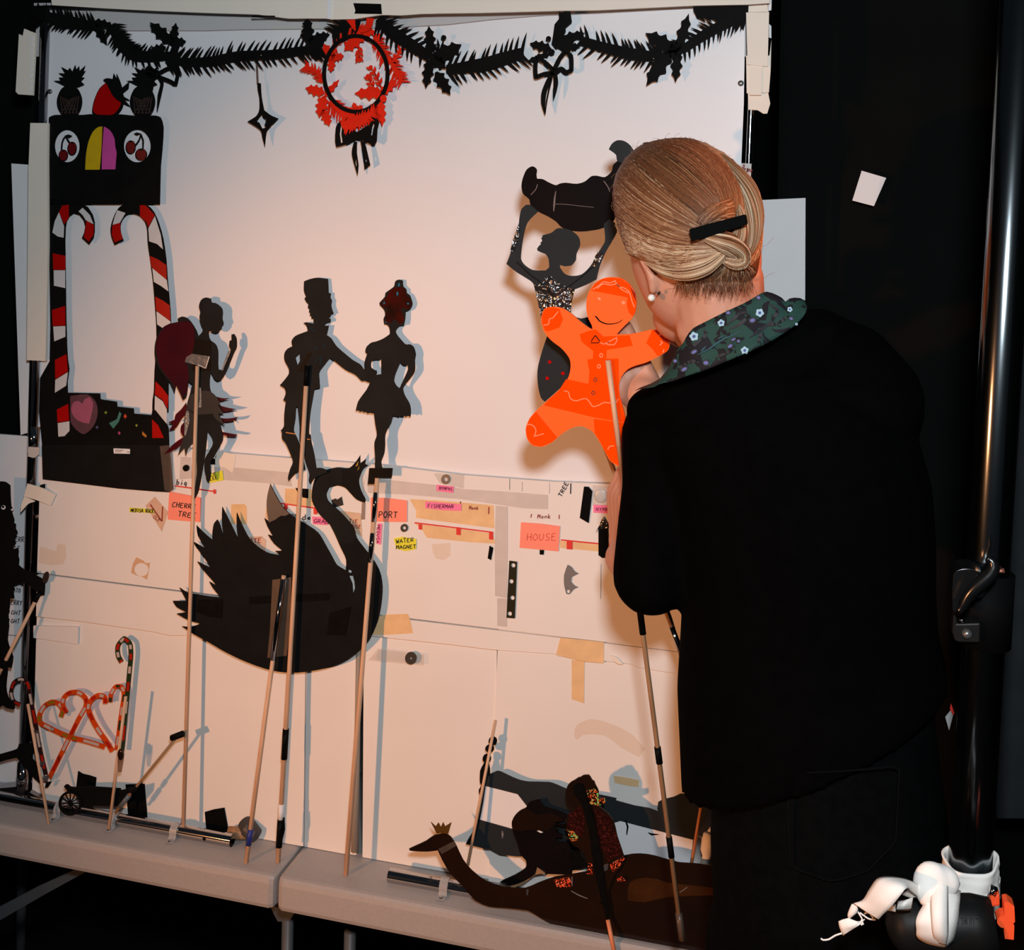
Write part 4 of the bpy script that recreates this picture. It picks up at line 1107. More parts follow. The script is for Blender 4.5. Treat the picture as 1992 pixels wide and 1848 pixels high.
MB().plate(Z('W1', [(1235, 1280), (1400, 1230), (1360, 1450), (1215, 1445)]), WSD + 0.0004, 0.0003).build('tape_strip', BTAPE, swan)
MB().plate(Z('W1', [(808, 1032), (950, 1012), (942, 1380), (915, 1600), (770, 1617), (790, 1400)]), WSD + 0.0012, 0.0006).build('brown_tape', BRTAPE, swan)
MB().strip(Z('W1', [(1475, 240), (1490, 300), (1492, 380)]), [4, 7, 3], WSD + 0.0005, 0.0004).build('clear_tape', CTAPE, swan)
A = P(*z1('W1', 895, 998), WSD + 0.006)
B = PT(479, 1678)
rod(swan, [A, B], 0.0034)
t1 = 0.298
on_rod(A, B, 0.012, t1, swan, 0.0046, CHROME, 'metal_sleeve')
on_rod(A, B, 0.885, 0.940, swan, 0.0041, mat('blue_tape', (0.01, 0.025, 0.22), 0.5), 'tape_wrap')
MB().plate(Z('X4', [(345, 622), (354, 660), (346, 690), (330, 690), (338, 650)]), 0.054, 0.0006).build('tape_flap', BTAPE, swan)
# ------------------------------------------------------------------ gingerbread and dancer puppets held by the performer
KD = 0.252
ging = thing('gingerbread_puppet', 'orange gingerbread man puppet on a rod held up in front of the screen', 'puppet', P(1200, 900, KD))
body = [(970, 88), (1060, 100), (1130, 150), (1180, 230), (1192, 310), (1180, 400), (1150, 460), (1080, 530), (1015, 600), (1120, 600), (1240, 580), (1330, 560), (1430, 568), (1475, 620), (1490, 700), (1470, 750), (1390, 800), (1280, 855), (1180, 885), (1110, 920), (1060, 980), (1035, 1060), (1040, 1150), (1070, 1260), (1100, 1400), (1080, 1550), (1070, 1680), (1040, 1795), (960, 1742), (900, 1640), (850, 1550), (790, 1470), (700, 1428), (620, 1440), (530, 1490), (430, 1575), (340, 1612), (260, 1600), (210, 1540), (197, 1450), (230, 1360), (300, 1280), (400, 1190), (500, 1100), (575, 1000), (600, 900), (590, 820), (520, 730), (430, 660), (370, 590), (340, 510), (340, 430), (370, 370), (440, 355), (520, 365), (600, 410), (680, 480), (760, 540), (797, 560), (790, 520), (760, 460), (742, 380), (745, 290), (770, 210), (820, 140), (890, 100)]
MB().plate(smooth(Z('W4', body), 4, corner=75), KD, 0.003).build('body', GORANGE, ging)
tp = [[(782, 208), (1112, 270), (1105, 345), (1125, 410), (1160, 440), (1183, 395), (1190, 310), (1178, 232), (1128, 152), (1058, 103), (970, 92), (890, 104), (822, 145)], [(345, 430), (372, 372), (440, 358), (500, 375), (532, 470), (500, 540), (400, 575), (372, 570), (345, 505)], [(682, 602), (740, 580), (800, 562), (830, 560), (895, 622), (1130, 612), (1158, 705), (930, 742), (800, 750), (700, 670)], [(1335, 562), (1425, 570), (1472, 622), (1488, 700), (1468, 748), (1385, 800), (1340, 740), (1280, 680)],
      [(560, 1005), (760, 1048), (770, 940), (750, 830), (800, 820), (805, 740), (925, 740), (920, 820), (1030, 820), (1035, 1055), (1040, 1150), (1070, 1260), (1095, 1395), (1000, 1380), (820, 1350), (360, 1240), (400, 1190), (500, 1100)], [(290, 1298), (480, 1528), (430, 1572), (340, 1608), (262, 1597), (213, 1538), (200, 1450), (232, 1362)], [(808, 1362), (1095, 1400), (1075, 1560), (1065, 1680), (1040, 1788), (962, 1738), (902, 1640), (855, 1548), (818, 1490)]]
for pl in tp: MB().plate(Z('W4', pl), KD + 0.0004, 0.0003).build('film_patch', GORANGE2, ging)
MB().plate(Z('W4', [(1340, 563), (1425, 570), (1472, 622), (1488, 695), (1430, 660), (1390, 610)]), KD + 0.0008, 0.0003).build('film_patch', GDARK, ging, label='dark red film patch on the hand')
MB().plate(Z('W4', [(1132, 165), (1180, 235), (1188, 310), (1165, 260)]), KD + 0.0008, 0.0003).build('film_patch', GDARK, ging, label='dark red film patch on the head')
MB().strip(Z('W4', [(820, 440), (835, 450), (860, 482), (920, 508), (1000, 505), (1040, 490), (1065, 472)]), [2.0, 2.5, 2, 1.4, 1.0], KD + 0.0006, 0.0006, sm=4).build('smile', BTAPE, ging)
for x, y, rx, ry, rot in ((858, 282, 18, 11, 0.8), (1075, 318, 17, 16, 0)):
    MB().plate(Z('W4', ell(x, y, rx, ry, 20, rot)), KD + 0.0006, 0.0004).build('eye', CLEARL, ging)
DKO = mat('cut_edge_shadowed', (0.12, 0.02, 0.01), 0.4)
for x, y, mt in ((875, 792, CLEARL), (855, 890, CLEARL), (823, 1010, DKO), (803, 1128, DKO)):
    MB().plate([Z('W4', ell(x, y, 17, 20)), Z('W4', ell(x, y, 10, 12))], KD + 0.0008, 0.0005).build('button', mt, ging)
m = MB().strip(Z('W4', [(822, 612), (860, 660), (850, 678), (785, 680), (790, 655), (822, 612)]), 1.8, KD + 0.0008, 0.0005)
m.build('bow_tie_half', BTAPE, ging)
MB().strip(Z('W4', [(868, 675), (900, 690), (1015, 630), (1015, 660), (990, 695), (925, 692), (945, 660)]), 1.8, KD + 0.0008, 0.0005, sm=3).build('bow_tie_half', CLEARL, ging)
for pth in ([(800, 200), (860, 160), (900, 130), (950, 140), (1000, 120), (1030, 170), (1090, 190), (1130, 230), (1150, 300), (1175, 360)], [(840, 190), (890, 150), (960, 160), (1010, 150), (1060, 200), (1120, 230)], [(355, 520), (400, 510), (410, 465), (440, 455), (470, 420), (490, 395)], [(1400, 575), (1415, 600), (1395, 610)], [(1410, 660), (1425, 680), (1400, 700)], [(1440, 735), (1430, 765)],
            [(540, 1110), (580, 1120), (600, 1180), (650, 1200), (740, 1180), (800, 1250), (850, 1240), (900, 1215), (1000, 1220), (1030, 1180)], [(205, 1410), (260, 1420), (290, 1470), (270, 1520), (360, 1495)], [(935, 1640), (950, 1610), (990, 1605)]):
    MB().strip(Z('W4', pth), 1.8, KD + 0.0009, 0.0005, sm=4).build('icing_line', CLEARL, ging)
A = P(*z1('W4', 935, 835), KD + 0.004)
Bq = P(1327, 1828, KD + 0.006)
Mid = P(1204, 880, KD + 0.006)
rod(ging, [A, Bq], 0.0030, mt=WOODD)
on_rod(A, Bq, 0.0, 0.15, ging, 0.0033, WOOD, 'rod_tip')
on_rod(A, Bq, 0.415, 0.478, ging, 0.0040, BTAPE)
on_rod(A, Bq, 0.672, 0.700, ging, 0.0040, BTAPE)
on_rod(A, Bq, 0.825, 0.860, ging, 0.0037, BTAPE)
on_rod(A, Bq, 0.955, 1.0, ging, 0.0042, CTAPEG)

DD = 0.195
dan = thing('dancer_puppet', 'grey film dancer puppet lifting a dark fruit shape with both arms', 'puppet', P(1090, 780, DD))
MB().plate(smooth(Z('W3', [(350, 293), (388, 320), (385, 370), (390, 405), (440, 408), (490, 435), (560, 463), (600, 447), (650, 441), (750, 450), (820, 430), (880, 382), (930, 378), (1000, 390), (1060, 340), (1075, 280), (1115, 240), (1100, 190), (1040, 140), (1060, 95), (1110, 60), (1180, 68), (1250, 135), (1300, 300), (1250, 420), (1180, 560), (1110, 700), (1082, 780), (990, 846), (870, 873), (780, 880), (680, 870), (610, 840), (560, 790), (490, 745), (400, 700), (332, 640), (320, 590), (265, 540), (251, 460), (270, 380), (300, 320)]), 3, corner=70), DD, 0.0015).build('lifted_shape', BROWNK, dan)
MB().plate(smooth(Z('W3', [(1036, 142), (1060, 95), (1110, 60), (1180, 68), (1250, 135), (1230, 230), (1150, 260), (1110, 240), (1100, 190)]), 3), DD + 0.0004, 0.0004).build('shape_end', SMOKE, dan)
m = MB()
for pth, w in (([(395, 455), (380, 500), (335, 550)], 1.4), ([(560, 515), (550, 580), (545, 640), (540, 700)], [1, 3, 3.5, 1]), ([(545, 632), (650, 635), (780, 650), (900, 662)], 0.9), ([(990, 425), (1030, 480), (1045, 520)], 1.6)):
    m.strip(Z('W3', pth), w, DD + 0.0005, 0.0004, sm=3)
m.build('seam_line', mat('scored_film_edge', (0.16, 0.12, 0.11), 0.3), dan)
fig = [(330, 640), (290, 640), (250, 680), (232, 760), (225, 820), (180, 940), (150, 1080), (115, 1170), (200, 1240), (280, 1290), (355, 1345), (385, 1450), (410, 1560), (432, 1680), (690, 1660), (705, 1500), (730, 1400), (830, 1360), (925, 1310), (955, 1190), (1010, 1060), (1070, 960), (1112, 880), (1090, 800), (1040, 770), (990, 810), (1000, 900), (1000, 970), (940, 1070), (870, 1190), (790, 1265), (700, 1278), (640, 1260), (595, 1200), (600, 1180), (640, 1192), (700, 1185), (738, 1140), (745, 1080), (778, 1000), (765, 930), (700, 872), (620, 850), (570, 852), (520, 890), (440, 912), (437, 930), (427, 942), (437, 957), (431, 972), (419, 981), (427, 992), (416, 1001), (402, 1016), (391, 1034), (396, 1052), (430, 1068), (470, 1085), (495, 1130), (500, 1200), (470, 1228), (350, 1225), (270, 1170), (245, 1120), (268, 930), (305, 800), (380, 720), (402, 700)]
MB().plate(smooth(Z('W3', fig), 3, corner=42), DD + 0.0008, 0.0012).build('figure', SMOKE, dan)
MB().plate(smooth(Z('W3', [(358, 1350), (400, 1370), (470, 1290), (520, 1275), (560, 1330), (650, 1370), (728, 1402), (705, 1500), (690, 1610), (640, 1590), (480, 1560), (440, 1600), (425, 1640), (408, 1560), (385, 1450)]), 2), DD + 0.0022, 0.0006).build('foil_bodice', FOIL, dan)
for pl in ([(225, 815), (178, 945), (150, 1050), (185, 1060), (215, 960), (238, 880)], [(930, 1060), (965, 1065), (985, 1110), (930, 1180), (880, 1205), (895, 1150)]):
    MB().plate(Z('W3', pl), DD + 0.0022, 0.0005).build('foil_strip', FOIL, dan)
MB().plate(smooth(Z('W4', [(420, 560), (345, 750), (302, 930), (310, 1080), (335, 1175), (370, 1208), (480, 1110), (640, 960), (760, 700), (797, 540), (760, 445), (690, 460), (560, 430)]), 3), DD + 0.0004, 0.0012).build('skirt', SMOKE, dan)
for x, y in ((412, 851), (531, 953), (391, 997)):
    MB().plate(Z('W4', ell(x, y, 17, 15)), DD + 0.0020, 0.0004).build('red_dot', RED, dan)
for a in ([(205, 1150), (330, 1270), (440, 1350)], [(900, 1190), (760, 1310), (640, 1400)]):
    MB().strip(Z('W3', a), 1.2, DD + 0.0028, 0.0003).build('film_crease', BTAPE, dan)
A = P(1168, 780, DD - 0.004)
rod(dan, [P(1120, 720, DD - 0.004), P(1302, 1200, 0.185), P(1345, 1340, 0.185)], 0.0030, mt=WOODD)
# third rod from the hands
r3 = thing('hand_rod', 'thin control rod with a silver sleeve hanging from the performer hand by the body', 'rod', P(1345, 1300, 0.14))
A, Bq = P(1240, 1050, 0.205), P(1350, 1330, 0.18)
rod(r3, [A, Bq], 0.0026, mt=WOODD)
on_rod(A, Bq, 0.60, 0.86, r3, 0.0033, CHROME, 'metal_sleeve')

# ------------------------------------------------------------------ black figure puppet at the left edge
LD = 0.020
lf = thing('cook_puppet', 'black shaggy shadow figure at the left edge reaching out with a spoon', 'puppet', P(20, 1380, LD))
body = [(-80, 60), (0, 64), (40, 68), (75, 95), (76, 150), (82, 250), (92, 265), (98, 285), (88, 300), (105, 350), (102, 375), (118, 385), (116, 420), (128, 440), (128, 462), (105, 470), (108, 500), (118, 530), (95, 555), (100, 572), (130, 560), (138, 590), (134, 620), (142, 650), (138, 690), (180, 725), (240, 742), (265, 740), (272, 770), (310, 790), (336, 822), (330, 915), (305, 922), (290, 900), (250, 870), (200, 830), (170, 825), (150, 815), (130, 825), (108, 830), (100, 880), (105, 942), (75, 940), (70, 1010), (60, 1050), (66, 1150), (55, 1250), (75, 1320), (98, 1380), (84, 1462), (58, 1455), (55, 1500), (45, 1600), (60, 1680), (110, 1735), (105, 1772), (50, 1762), (20, 1740), (0, 1755), (-80, 1755)]
MB().plate(smooth(Z('Y1', body), 2, corner=45), LD, 0.0014).build('body', CARD, lf)
MB().plate(Z('Y1', ell(342, 782, 22, 44, 24, 0.25)), LD + 0.002, 0.001).build('spoon', mat('dark_purple_card', (0.016, 0.010, 0.013), 0.4), lf)
for c_ in ((25, 258, 16, 16), (90, 275, 8, 9)):
    MB().plate([Z('Y1', ell(c_[0], c_[1], c_[2], c_[3])), Z('Y1', ell(c_[0] - 3, c_[1] - 4, c_[2] - 5, c_[3] - 6))], LD + 0.0006, 0.0004).build('eye_cutout', PAPER, lf)
A, Bq = P(*z1('Y1', 292, 905), LD + 0.004), P(*z1('Y1', 0, 1490), LD + 0.03)
rod(lf, [A, Bq + (Bq - A) * 0.25], 0.0029)
on_rod(A, Bq, -0.02, 0.10, lf, 0.0037, BTAPE)
on_rod(A, Bq, 0.85, 0.95, lf, 0.0036, BTAPE)
strap = thing('cloth_strap', 'pale cloth strap knotted round the left frame post', 'strap', P(70, 970, 0.02))
MB().strip(Z('Y1', [(192, 128), (300, 160), (398, 205)]), [26, 26, 24], [0.016, 0.0175, 0.013], 0.0015, sm=3).build('strap_band', FOAM2, strap)
MB().plate(smooth(Z('Y1', [(182, 178), (250, 205), (262, 215), (215, 230), (180, 265), (155, 295), (160, 240)]), 3), 0.0145, 0.0012).build('strap_tail', FOAM2, strap)
MB().plate(Z('Y1', [(300, 90), (335, 82), (335, 115), (300, 110)]), 0.0135, 0.0012).build('strap_knot', BTAPE, strap)
MB().plate(Z('V6', [(222, 834), (306, 838), (302, 895), (262, 920), (216, 908)]), 0.0135, 0.0008).build('tape_label', GTAPE, label='grey tape wrapped on the left post just below its joint', cat='tape')
m = MB().plate(smooth(Z('Y3', [(-30, 585), (100, 550), (220, 508), (242, 450), (340, 440), (450, 445), (452, 555), (380, 595), (440, 660), (510, 770), (530, 900), (520, 965), (480, 930), (400, 850), (330, 760), (235, 650), (215, 625), (100, 650), (-30, 690)]), 2, corner=60), 0.0165, 0.0012)
m.build('black_strap', CARD, label='torn black card straps crossing the foot of the left post', cat='card')

# ------------------------------------------------------------------ candy cane cluster
CD = 0.0150
cane = thing('candy_cane_puppet', 'bunch of orange, red and green candy cane cut-outs on two rods', 'puppet', P(130, 1600, 0.03))


def darker(c_, f): return tuple(x * f for x in c_)


OR = mat('orange_gel', (0.72, 0.09, 0.012), 0.2, trans=((1.0, 0.40, 0.12), 0.4))
ORD = mat('deep_red_gel', (0.42, 0.014, 0.006), 0.2)
OLV = mat('olive_gel', (0.30, 0.21, 0.01), 0.2, trans=((.7, .6, .1), .3))
GRN = mat('dark_green_gel', (0.018, 0.035, 0.015), 0.25)
WIN = mat('pale_cane_window', (0.50, 0.42, 0.38), 0.3)
PUR = mat('dark_plum_film', (0.03, 0.011, 0.012), 0.15, spec=0.7)
HOLO = mat('holographic_film', (0.5, 0.5, 0.55), 0.12, metal=0.9, bump=0.6, bscale=200)
defs = [([(150, 582), (100, 555), (83, 490), (105, 415), (155, 390), (205, 420), (222, 500), (240, 600), (265, 720), (290, 870), (320, 1010), (345, 1120), (338, 1165)], 30, PUR, (ORD, WIN), 10, 'plum and red cane'),
        ([(455, 672), (468, 620), (440, 575), (385, 562), (325, 600), (295, 665), (300, 715), (400, 770), (520, 822), (650, 856), (785, 898)], 36, OR, (OLV, WIN), 8, 'orange and olive cane'),
        ([(497, 640), (472, 590), (475, 535), (520, 492), (590, 492), (640, 535), (642, 590), (590, 685), (540, 785), (490, 885), (440, 985), (368, 1130)], 34, OR, (ORD, WIN), 9, 'long orange cane'),
        ([(788, 572), (782, 525), (735, 512), (685, 545), (660, 600), (685, 680), (735, 770), (795, 855), (842, 930)], 36, OR, (ORD, WIN), 7, 'short orange cane'),
        ([(825, 562), (832, 500), (868, 445), (912, 450), (928, 505), (915, 600), (900, 700), (885, 820), (872, 918)], 32, OR, (GRN, WIN), 8, 'orange and green cane'),
        ([(910, 262), (885, 215), (883, 140), (928, 84), (970, 120), (980, 200), (970, 320), (955, 480), (935, 690), (912, 930)], 34, GRN, (ORD, WIN), 11, 'tall dark green cane')]
for i, (pth, w, mt, alt, k, lb) in enumerate(defs):
    d = CD + 0.0012 * (i % 4)
    pp = smooth(Z('W7', pth), 5, False)
    c_ = MB().strip(pp, w / 3.85, d, 0.001).build('cane', mt, cane, label=lb)
    L = len(pp)
    for q in range(k):
        s0 = int((q + 0.15) / k * (L - 1)); s1 = max(int((q + 0.72) / k * (L - 1)), s0 + 2)
        MB().strip(pp[s0:s1 + 1], w / 3.85 * 0.58, d + 0.0004, 0.0004).build('cane_stripe', alt[q % 2], c_)
for pl in ([(248, 770), (288, 772), (290, 795), (262, 790)], [(300, 1015), (330, 1000), (325, 1040), (292, 1035)], [(318, 1120), (370, 1110), (355, 1155), (322, 1150)]):
    MB().plate(Z('W7', pl), CD + 0.006, 0.0005).build('tape_glint', HOLO, cane)
MB().plate(Z('W7', [(345, 1160), (388, 1155), (360, 1200), (335, 1205)]), CD + 0.004, 0.0006).build('tape_wrap', BTAPE, cane)
A, Bq = P(*z1('W7', 208, 575), 0.046), PT(*z1('W7', 366, 1475))
rod(cane, [A, Bq], 0.0022)
A, Bq = P(*z1('W7', 942, 520), 0.0500), PT(*z1('W7', 814, 1525))
rod(cane, [A, Bq], 0.0024)
MB().plate(Z('W7', [(888, 930), (930, 925), (925, 1000), (910, 1085), (885, 1088), (880, 1000)]), 0.0535, 0.0005).build('clear_tape', CTAPEG, cane)
m = MB().ball(P(*z1('W7', 905, 955), 0.052), (0.006, 0.003, 0.009), 12, 8)
m.build('tape_lump', BROWNF, cane, smooth_=True)

# ------------------------------------------------------------------ cart puppet on the tube
ED = 0.0435
cart = thing('cart_puppet', 'small black cart cut-out with one spoked wheel behind the candy cane rods', 'puppet', P(135, 1580, ED))
MB().plate(smooth(Z('Y3', [(822, 998), (845, 972), (875, 970), (912, 1000), (985, 1006), (1230, 1000), (1420, 1012), (1555, 1020), (1560, 1045), (1620, 1032), (1700, 1010), (1690, 1110), (1560, 1255), (1200, 1245), (1190, 1280), (1040, 1262), (1040, 1130), (960, 1080), (880, 1075), (850, 1030)]), 2, corner=40), ED, 0.0016).build('cart_body', CARD, cart)
wc = (905, 1215)
wh = MB().plate([Z('Y3', ell(wc[0], wc[1], 150, 160, 36)), Z('Y3', ell(wc[0], wc[1], 118, 128, 36))], ED + 0.002, 0.0016).build('wheel', CARD, cart)
m = MB()
for k in range(12):
    a = 2 * pi * k / 12
    m.strip(Z('Y3', [wc, (wc[0] + 125 * cos(a), wc[1] + 133 * sin(a))]), 2.0, ED + 0.0019, 0.0012)
m.plate(Z('Y3', ell(wc[0], wc[1], 20, 21, 16)), ED + 0.0022, 0.0014)
m.build('spokes', CARD, wh)
A, Bq = P(*z1('W7', 1330, 815), 0.045), P(*z1('W7', 866, 1385), 0.060)
rod(cart, [A, Bq], 0.0022, mt=WOODD)
m = MB().tube([P(*z1('W7', 1286, 830), 0.047), P(*z1('W7', 1370, 798), 0.047)], 0.0048, 12)
m.build('foam_grip', BTAPE, cart, smooth_=True)
on_rod(A, Bq, 0.66, 0.74, cart, 0.0034, BTAPE)
on_rod(A, Bq, 0.78, 0.93, cart, 0.0036, mat('blue_grey_tape', (0.10, 0.12, 0.14), 0.4))
for pl, lb in (([(1008, 795), (1070, 832), (1150, 850), (1243, 880), (1228, 1100), (972, 1100)], 'black tape square on the foam board rising above the cart'), ([(1620, 970), (1700, 966), (1868, 962), (1905, 1420), (1655, 1380)], 'tall black tape rectangle on the foam board right of the cart')):
    MB().plate(Z('Y3', pl), 0.0048, 0.0006).build('tape_square', BTAPE, label=lb, cat='tape')
MB().plate(Z('W7', [(1533, 1385), (1600, 1365), (1680, 1352), (1716, 1548), (1545, 1526)]), 0.0048, 0.0006).build('tape_square', BTAPE, label='leaning black tape square on the foam board above the end of the tube', cat='tape')

# ------------------------------------------------------------------ banner puppet, curly figure, sequin doll and brown swan
AD = 0.0230
ban = thing('banner_puppet', 'black framed banner cut-out with two pale openings on a turned pole', 'puppet', P(911, 1680, AD))
MB().plate(smooth(Z('Y4', [(540, 155), (590, 132), (630, 117), (680, 130), (800, 188), (900, 225), (990, 240), (1220, 245), (1310, 275), (1420, 322), (1600, 360), (1780, 385), (1990, 430)]), 2, False) + Z('Y5', [(800, 345), (1000, 400), (1150, 425), (1262, 466), (1238, 420), (1240, 365), (1290, 338), (1400, 312), (1460, 282), (1700, 270), (1760, 300), (1690, 600), (1590, 742), (860, 552), (740, 590), (600, 800), (300, 900)]) +
           Z('Y4', [(1300, 1050), (1050, 1000), (900, 1092), (840, 1090), (660, 1068), (550, 1008), (490, 1003), (268, 950), (300, 905), (335, 865), (380, 780), (425, 676), (800, 782), (1000, 700), (1100, 560), (970, 520), (860, 380), (488, 285), (510, 200)]), AD, 0.0016).build('banner_cloth', SMOKE, ban)
MB().plate(Z('Y4', [(488, 285), (862, 380), (980, 530), (1000, 700), (802, 782), (423, 678)]), AD - 0.0018, 0.001).build('pale_panel', PAPER, ban)
MB().plate(Z('Y5', [(740, 580), (860, 550), (1590, 740), (1565, 1000), (1380, 990), (850, 950)]), AD - 0.0018, 0.001).build('pale_panel', PAPER, ban)
m = MB()
for x, y, rx, ry in ((640, 122, 24, 25), (622, 165, 25, 22), (606, 222, 24, 26)):
    m.plate(Z('W8', ell(x, y, rx, ry)), AD + 0.001, 0.0016)
m.plate(smooth(Z('W8', [(600, 235), (585, 255), (568, 290), (567, 360), (575, 375), (560, 400), (565, 430), (545, 560), (535, 620), (500, 680), (486, 708), (530, 715), (560, 600), (585, 470), (598, 380), (610, 330), (625, 310), (618, 250)]), 2), AD + 0.001, 0.0016)
m.build('turned_pole', CARD, ban)
A, Bq = P(*z1('W8', 656, 5), AD + 0.002), P(*z1('W8', 498, 830), 0.05)
rod(ban, [A, Bq], 0.0022)
MB().strip(Z('Y4', [(685, 800), (690, 840), (688, 885)]), [2, 4, 1], AD + 0.0006, 0.0004).build('tape_glint', GCT, ban)
m = MB()
m.strip(Z('Y5', [(912, 545), (935, 610), (925, 690)]), [2, 3.5, 2], AD + 0.0008, 0.0006)
m.strip(Z('Y5', [(1140, 672), (1175, 688), (1245, 690)]), [1, 4, 1], AD - 0.0010, 0.0005)
m.build('torn_mark', BTAPE, ban)
for (a, b2, lb) in (((1365, 1562), (1344, 1684), 'thin orange rod standing behind the banner by the performer'),):
    t = thing('thin_rod', lb, 'rod', P(*b2, 0.04))
    rod(t, [P(*a, 0.046), P(b2[0] - 6, b2[1] + 40, 0.046)], 0.0022, mt=mat('orange_wood', (0.48, 0.17, 0.06), 0.5))
han = thing('wooden_handle', 'turned wooden handle standing beside the performer behind the brown swan', 'handle', P(1375, 1690, 0.042))
MB().tube([P(1377, 1622, 0.042), P(1377, 1640, 0.042), P(1375, 1654, 0.042), P(1375, 1666, 0.042), P(1374, 1690, 0.042), P(1373, 1760, 0.042)], [0.006, 0.0085, 0.0085, 0.006, 0.0095, 0.0095], 16).build('turned_wood', FOAM2, han, smooth_=True)

UD = 0.0360
cur = thing('curly_figure_puppet', 'dark brown curly haired figure puppet leaning forward beside the sequin doll', 'puppet', P(1010, 1740, UD))
MB().plate(smooth(Z('Y4', [(955, 535), (985, 480), (1040, 455), (1110, 440), (1160, 520), (1300, 560), (1430, 620), (1400, 690), (1300, 690), (1290, 712), (1385, 725), (1430, 738), (1415, 765), (1290, 735), (1282, 745), (1328, 795), (1280, 790), (1378, 850), (1372, 880), (1292, 876), (1335, 925), (1445, 925), (1490, 1100), (1480, 1300), (1170, 1290), (1182, 1262), (1080, 1212), (1060, 1290), (950, 1365), (780, 1425), (720, 1400), (655, 1388), (700, 1358), (830, 1300), (940, 1230), (962, 1190), (950, 1130), (900, 1080), (862, 950), (805, 790), (795, 690), (840, 610), (900, 560)]), 2, corner=50), UD, 0.0016).build('body', BROWNK, cur)
MB().plate(smooth(Z('Y4', [(1080, 1210), (1180, 1285), (1060, 1300), (930, 1400), (800, 1450), (770, 1420), (960, 1350), (1050, 1290)]), 2), UD - 0.001, 0.001).build('arm_backing', WOODD, cur)
MB().plate(smooth(Z('Y4', [(800, 700), (840, 610), (900, 562), (960, 540), (1080, 620), (1250, 600), (1400, 690), (1290, 700), (1200, 800), (1050, 780), (900, 800), (810, 790)]), 2), UD + 0.0004, 0.0004).build('hair', BROWNF, cur)
MB().plate(Z('Y4', [(1080, 798), (1110, 795), (1152, 815), (1120, 822)]), UD + 0.0006, 0.0003).build('eye_cutout', PAPER, cur)
MB().plate(Z('Y4', [(1445, 1060), (1540, 1005), (1660, 1200), (1480, 1255)]), UD + 0.0006, 0.0004).build('tape_strip', BTAPE, cur)


def sequin_mat(name, c1, c2):
    m = bpy.data.materials.new(name)
    m.use_nodes = True
    nt = m.node_tree
    b = nt.nodes['Principled BSDF']
    b.inputs['Metallic'].default_value = 0.15
    b.inputs['Roughness'].default_value = 0.25
    tc = nt.nodes.new('ShaderNodeTexCoord')
    v = nt.nodes.new('ShaderNodeTexVoronoi')
    v.inputs['Scale'].default_value = 620
    nt.links.new(tc.outputs['Object'], v.inputs['Vector'])
    rp = nt.nodes.new('ShaderNodeValToRGB')  # dark base with scattered bright cells: sparkle painted into the colour
    rp.color_ramp.elements[0].color = (0.02, 0.004, 0.003, 1)
    rp.color_ramp.elements[0].position = 0.52
    rp.color_ramp.elements[1].color = (*c2, 1)
    e = rp.color_ramp.elements.new(0.68)
    e.color = (*c1, 1)
    sp = nt.nodes.new('ShaderNodeSeparateColor')
    nt.links.new(v.outputs['Color'], sp.inputs[0])
    nt.links.new(sp.outputs[0], rp.inputs[0])
    nt.links.new(rp.outputs[0], b.inputs['Base Color'])
    bp = nt.nodes.new('ShaderNodeBump')
    bp.inputs['Strength'].default_value = 1.0
    bp.inputs['Distance'].default_value = 0.004
    nt.links.new(sp.outputs[1], bp.inputs['Height'])
    nt.links.new(bp.outputs[0], b.inputs['Normal'])
    return m


SEQR = sequin_mat('red_sequins', (1.0, 0.06, 0.01), (1.0, 0.35, 0.18))
SEQG = sequin_mat('green_red_sequins', (0.9, 0.12, 0.03), (0.10, 0.95, 0.25))
SEQD = sequin_mat('dim_red_sequins', (0.030, 0.005, 0.004), (0.10, 0.016, 0.012))
QD = 0.0785
dol = thing('sequin_doll_puppet', 'dark brown doll puppet with glittering sequin hair and dress on a dark rod', 'puppet', P(1190, 1848, 0.07))
MB().plate(smooth(Z('Y5', [(318, 232), (335, 190), (370, 157), (400, 142), (440, 115), (460, 112), (490, 92), (545, 90), (565, 115), (580, 142), (600, 155), (610, 185), (630, 220), (645, 262), (640, 320), (705, 345), (700, 380), (640, 400), (740, 480), (800, 575), (830, 700), (860, 790), (890, 880), (905, 930), (862, 1020), (800, 1100), (740, 1250), (640, 1400), (560, 1260), (540, 1000), (480, 850), (390, 800), (345, 745), (325, 655), (318, 560), (335, 490), (400, 430), (340, 385), (318, 300)]), 2, corner=50), QD, 0.0016).build('body', BROWNF, dol)
for pl, mt in (([(520, 245), (600, 228), (640, 262), (640, 325), (705, 320), (708, 370), (640, 402), (555, 382)], SEQG), ([(324, 640), (370, 630), (440, 720), (430, 745), (390, 765), (350, 735)], SEQG), ([(755, 990), (890, 910), (905, 932), (850, 1010), (780, 1070)], SEQR), ([(540, 975), (580, 985), (578, 1090), (525, 1085)], SEQR),
               ([(820, 1140), (885, 1105), (912, 1150), (830, 1170)], SEQR), ([(690, 1000), (740, 985), (735, 1040), (700, 1060)], HOLO), ([(340, 480), (470, 395), (500, 520), (500, 700), (420, 720), (330, 640)], SEQD), ([(600, 420), (760, 520), (830, 720), (880, 880), (740, 960), (640, 760)], SEQD)):
    MB().plate(Z('Y5', pl), QD + (0.0006 if mt is not SEQD else 0.0004), 0.0004).build('sequin_patch', mt, dol)
m = MB().plate(smooth(Z('Y5', [(385, 215), (420, 180), (470, 190), (520, 330), (580, 480), (640, 760), (700, 1200), (760, 1560), (735, 1580), (660, 1300), (590, 1000), (540, 620), (470, 380), (400, 280)]), 2), QD + 0.004, 0.002)
m.build('tape_wrap', BTAPE, dol)
A, Bq = P(*z1('Y5', 735, 1545), 0.0835), P(*z1('Y5', 808, 1900), 0.096)
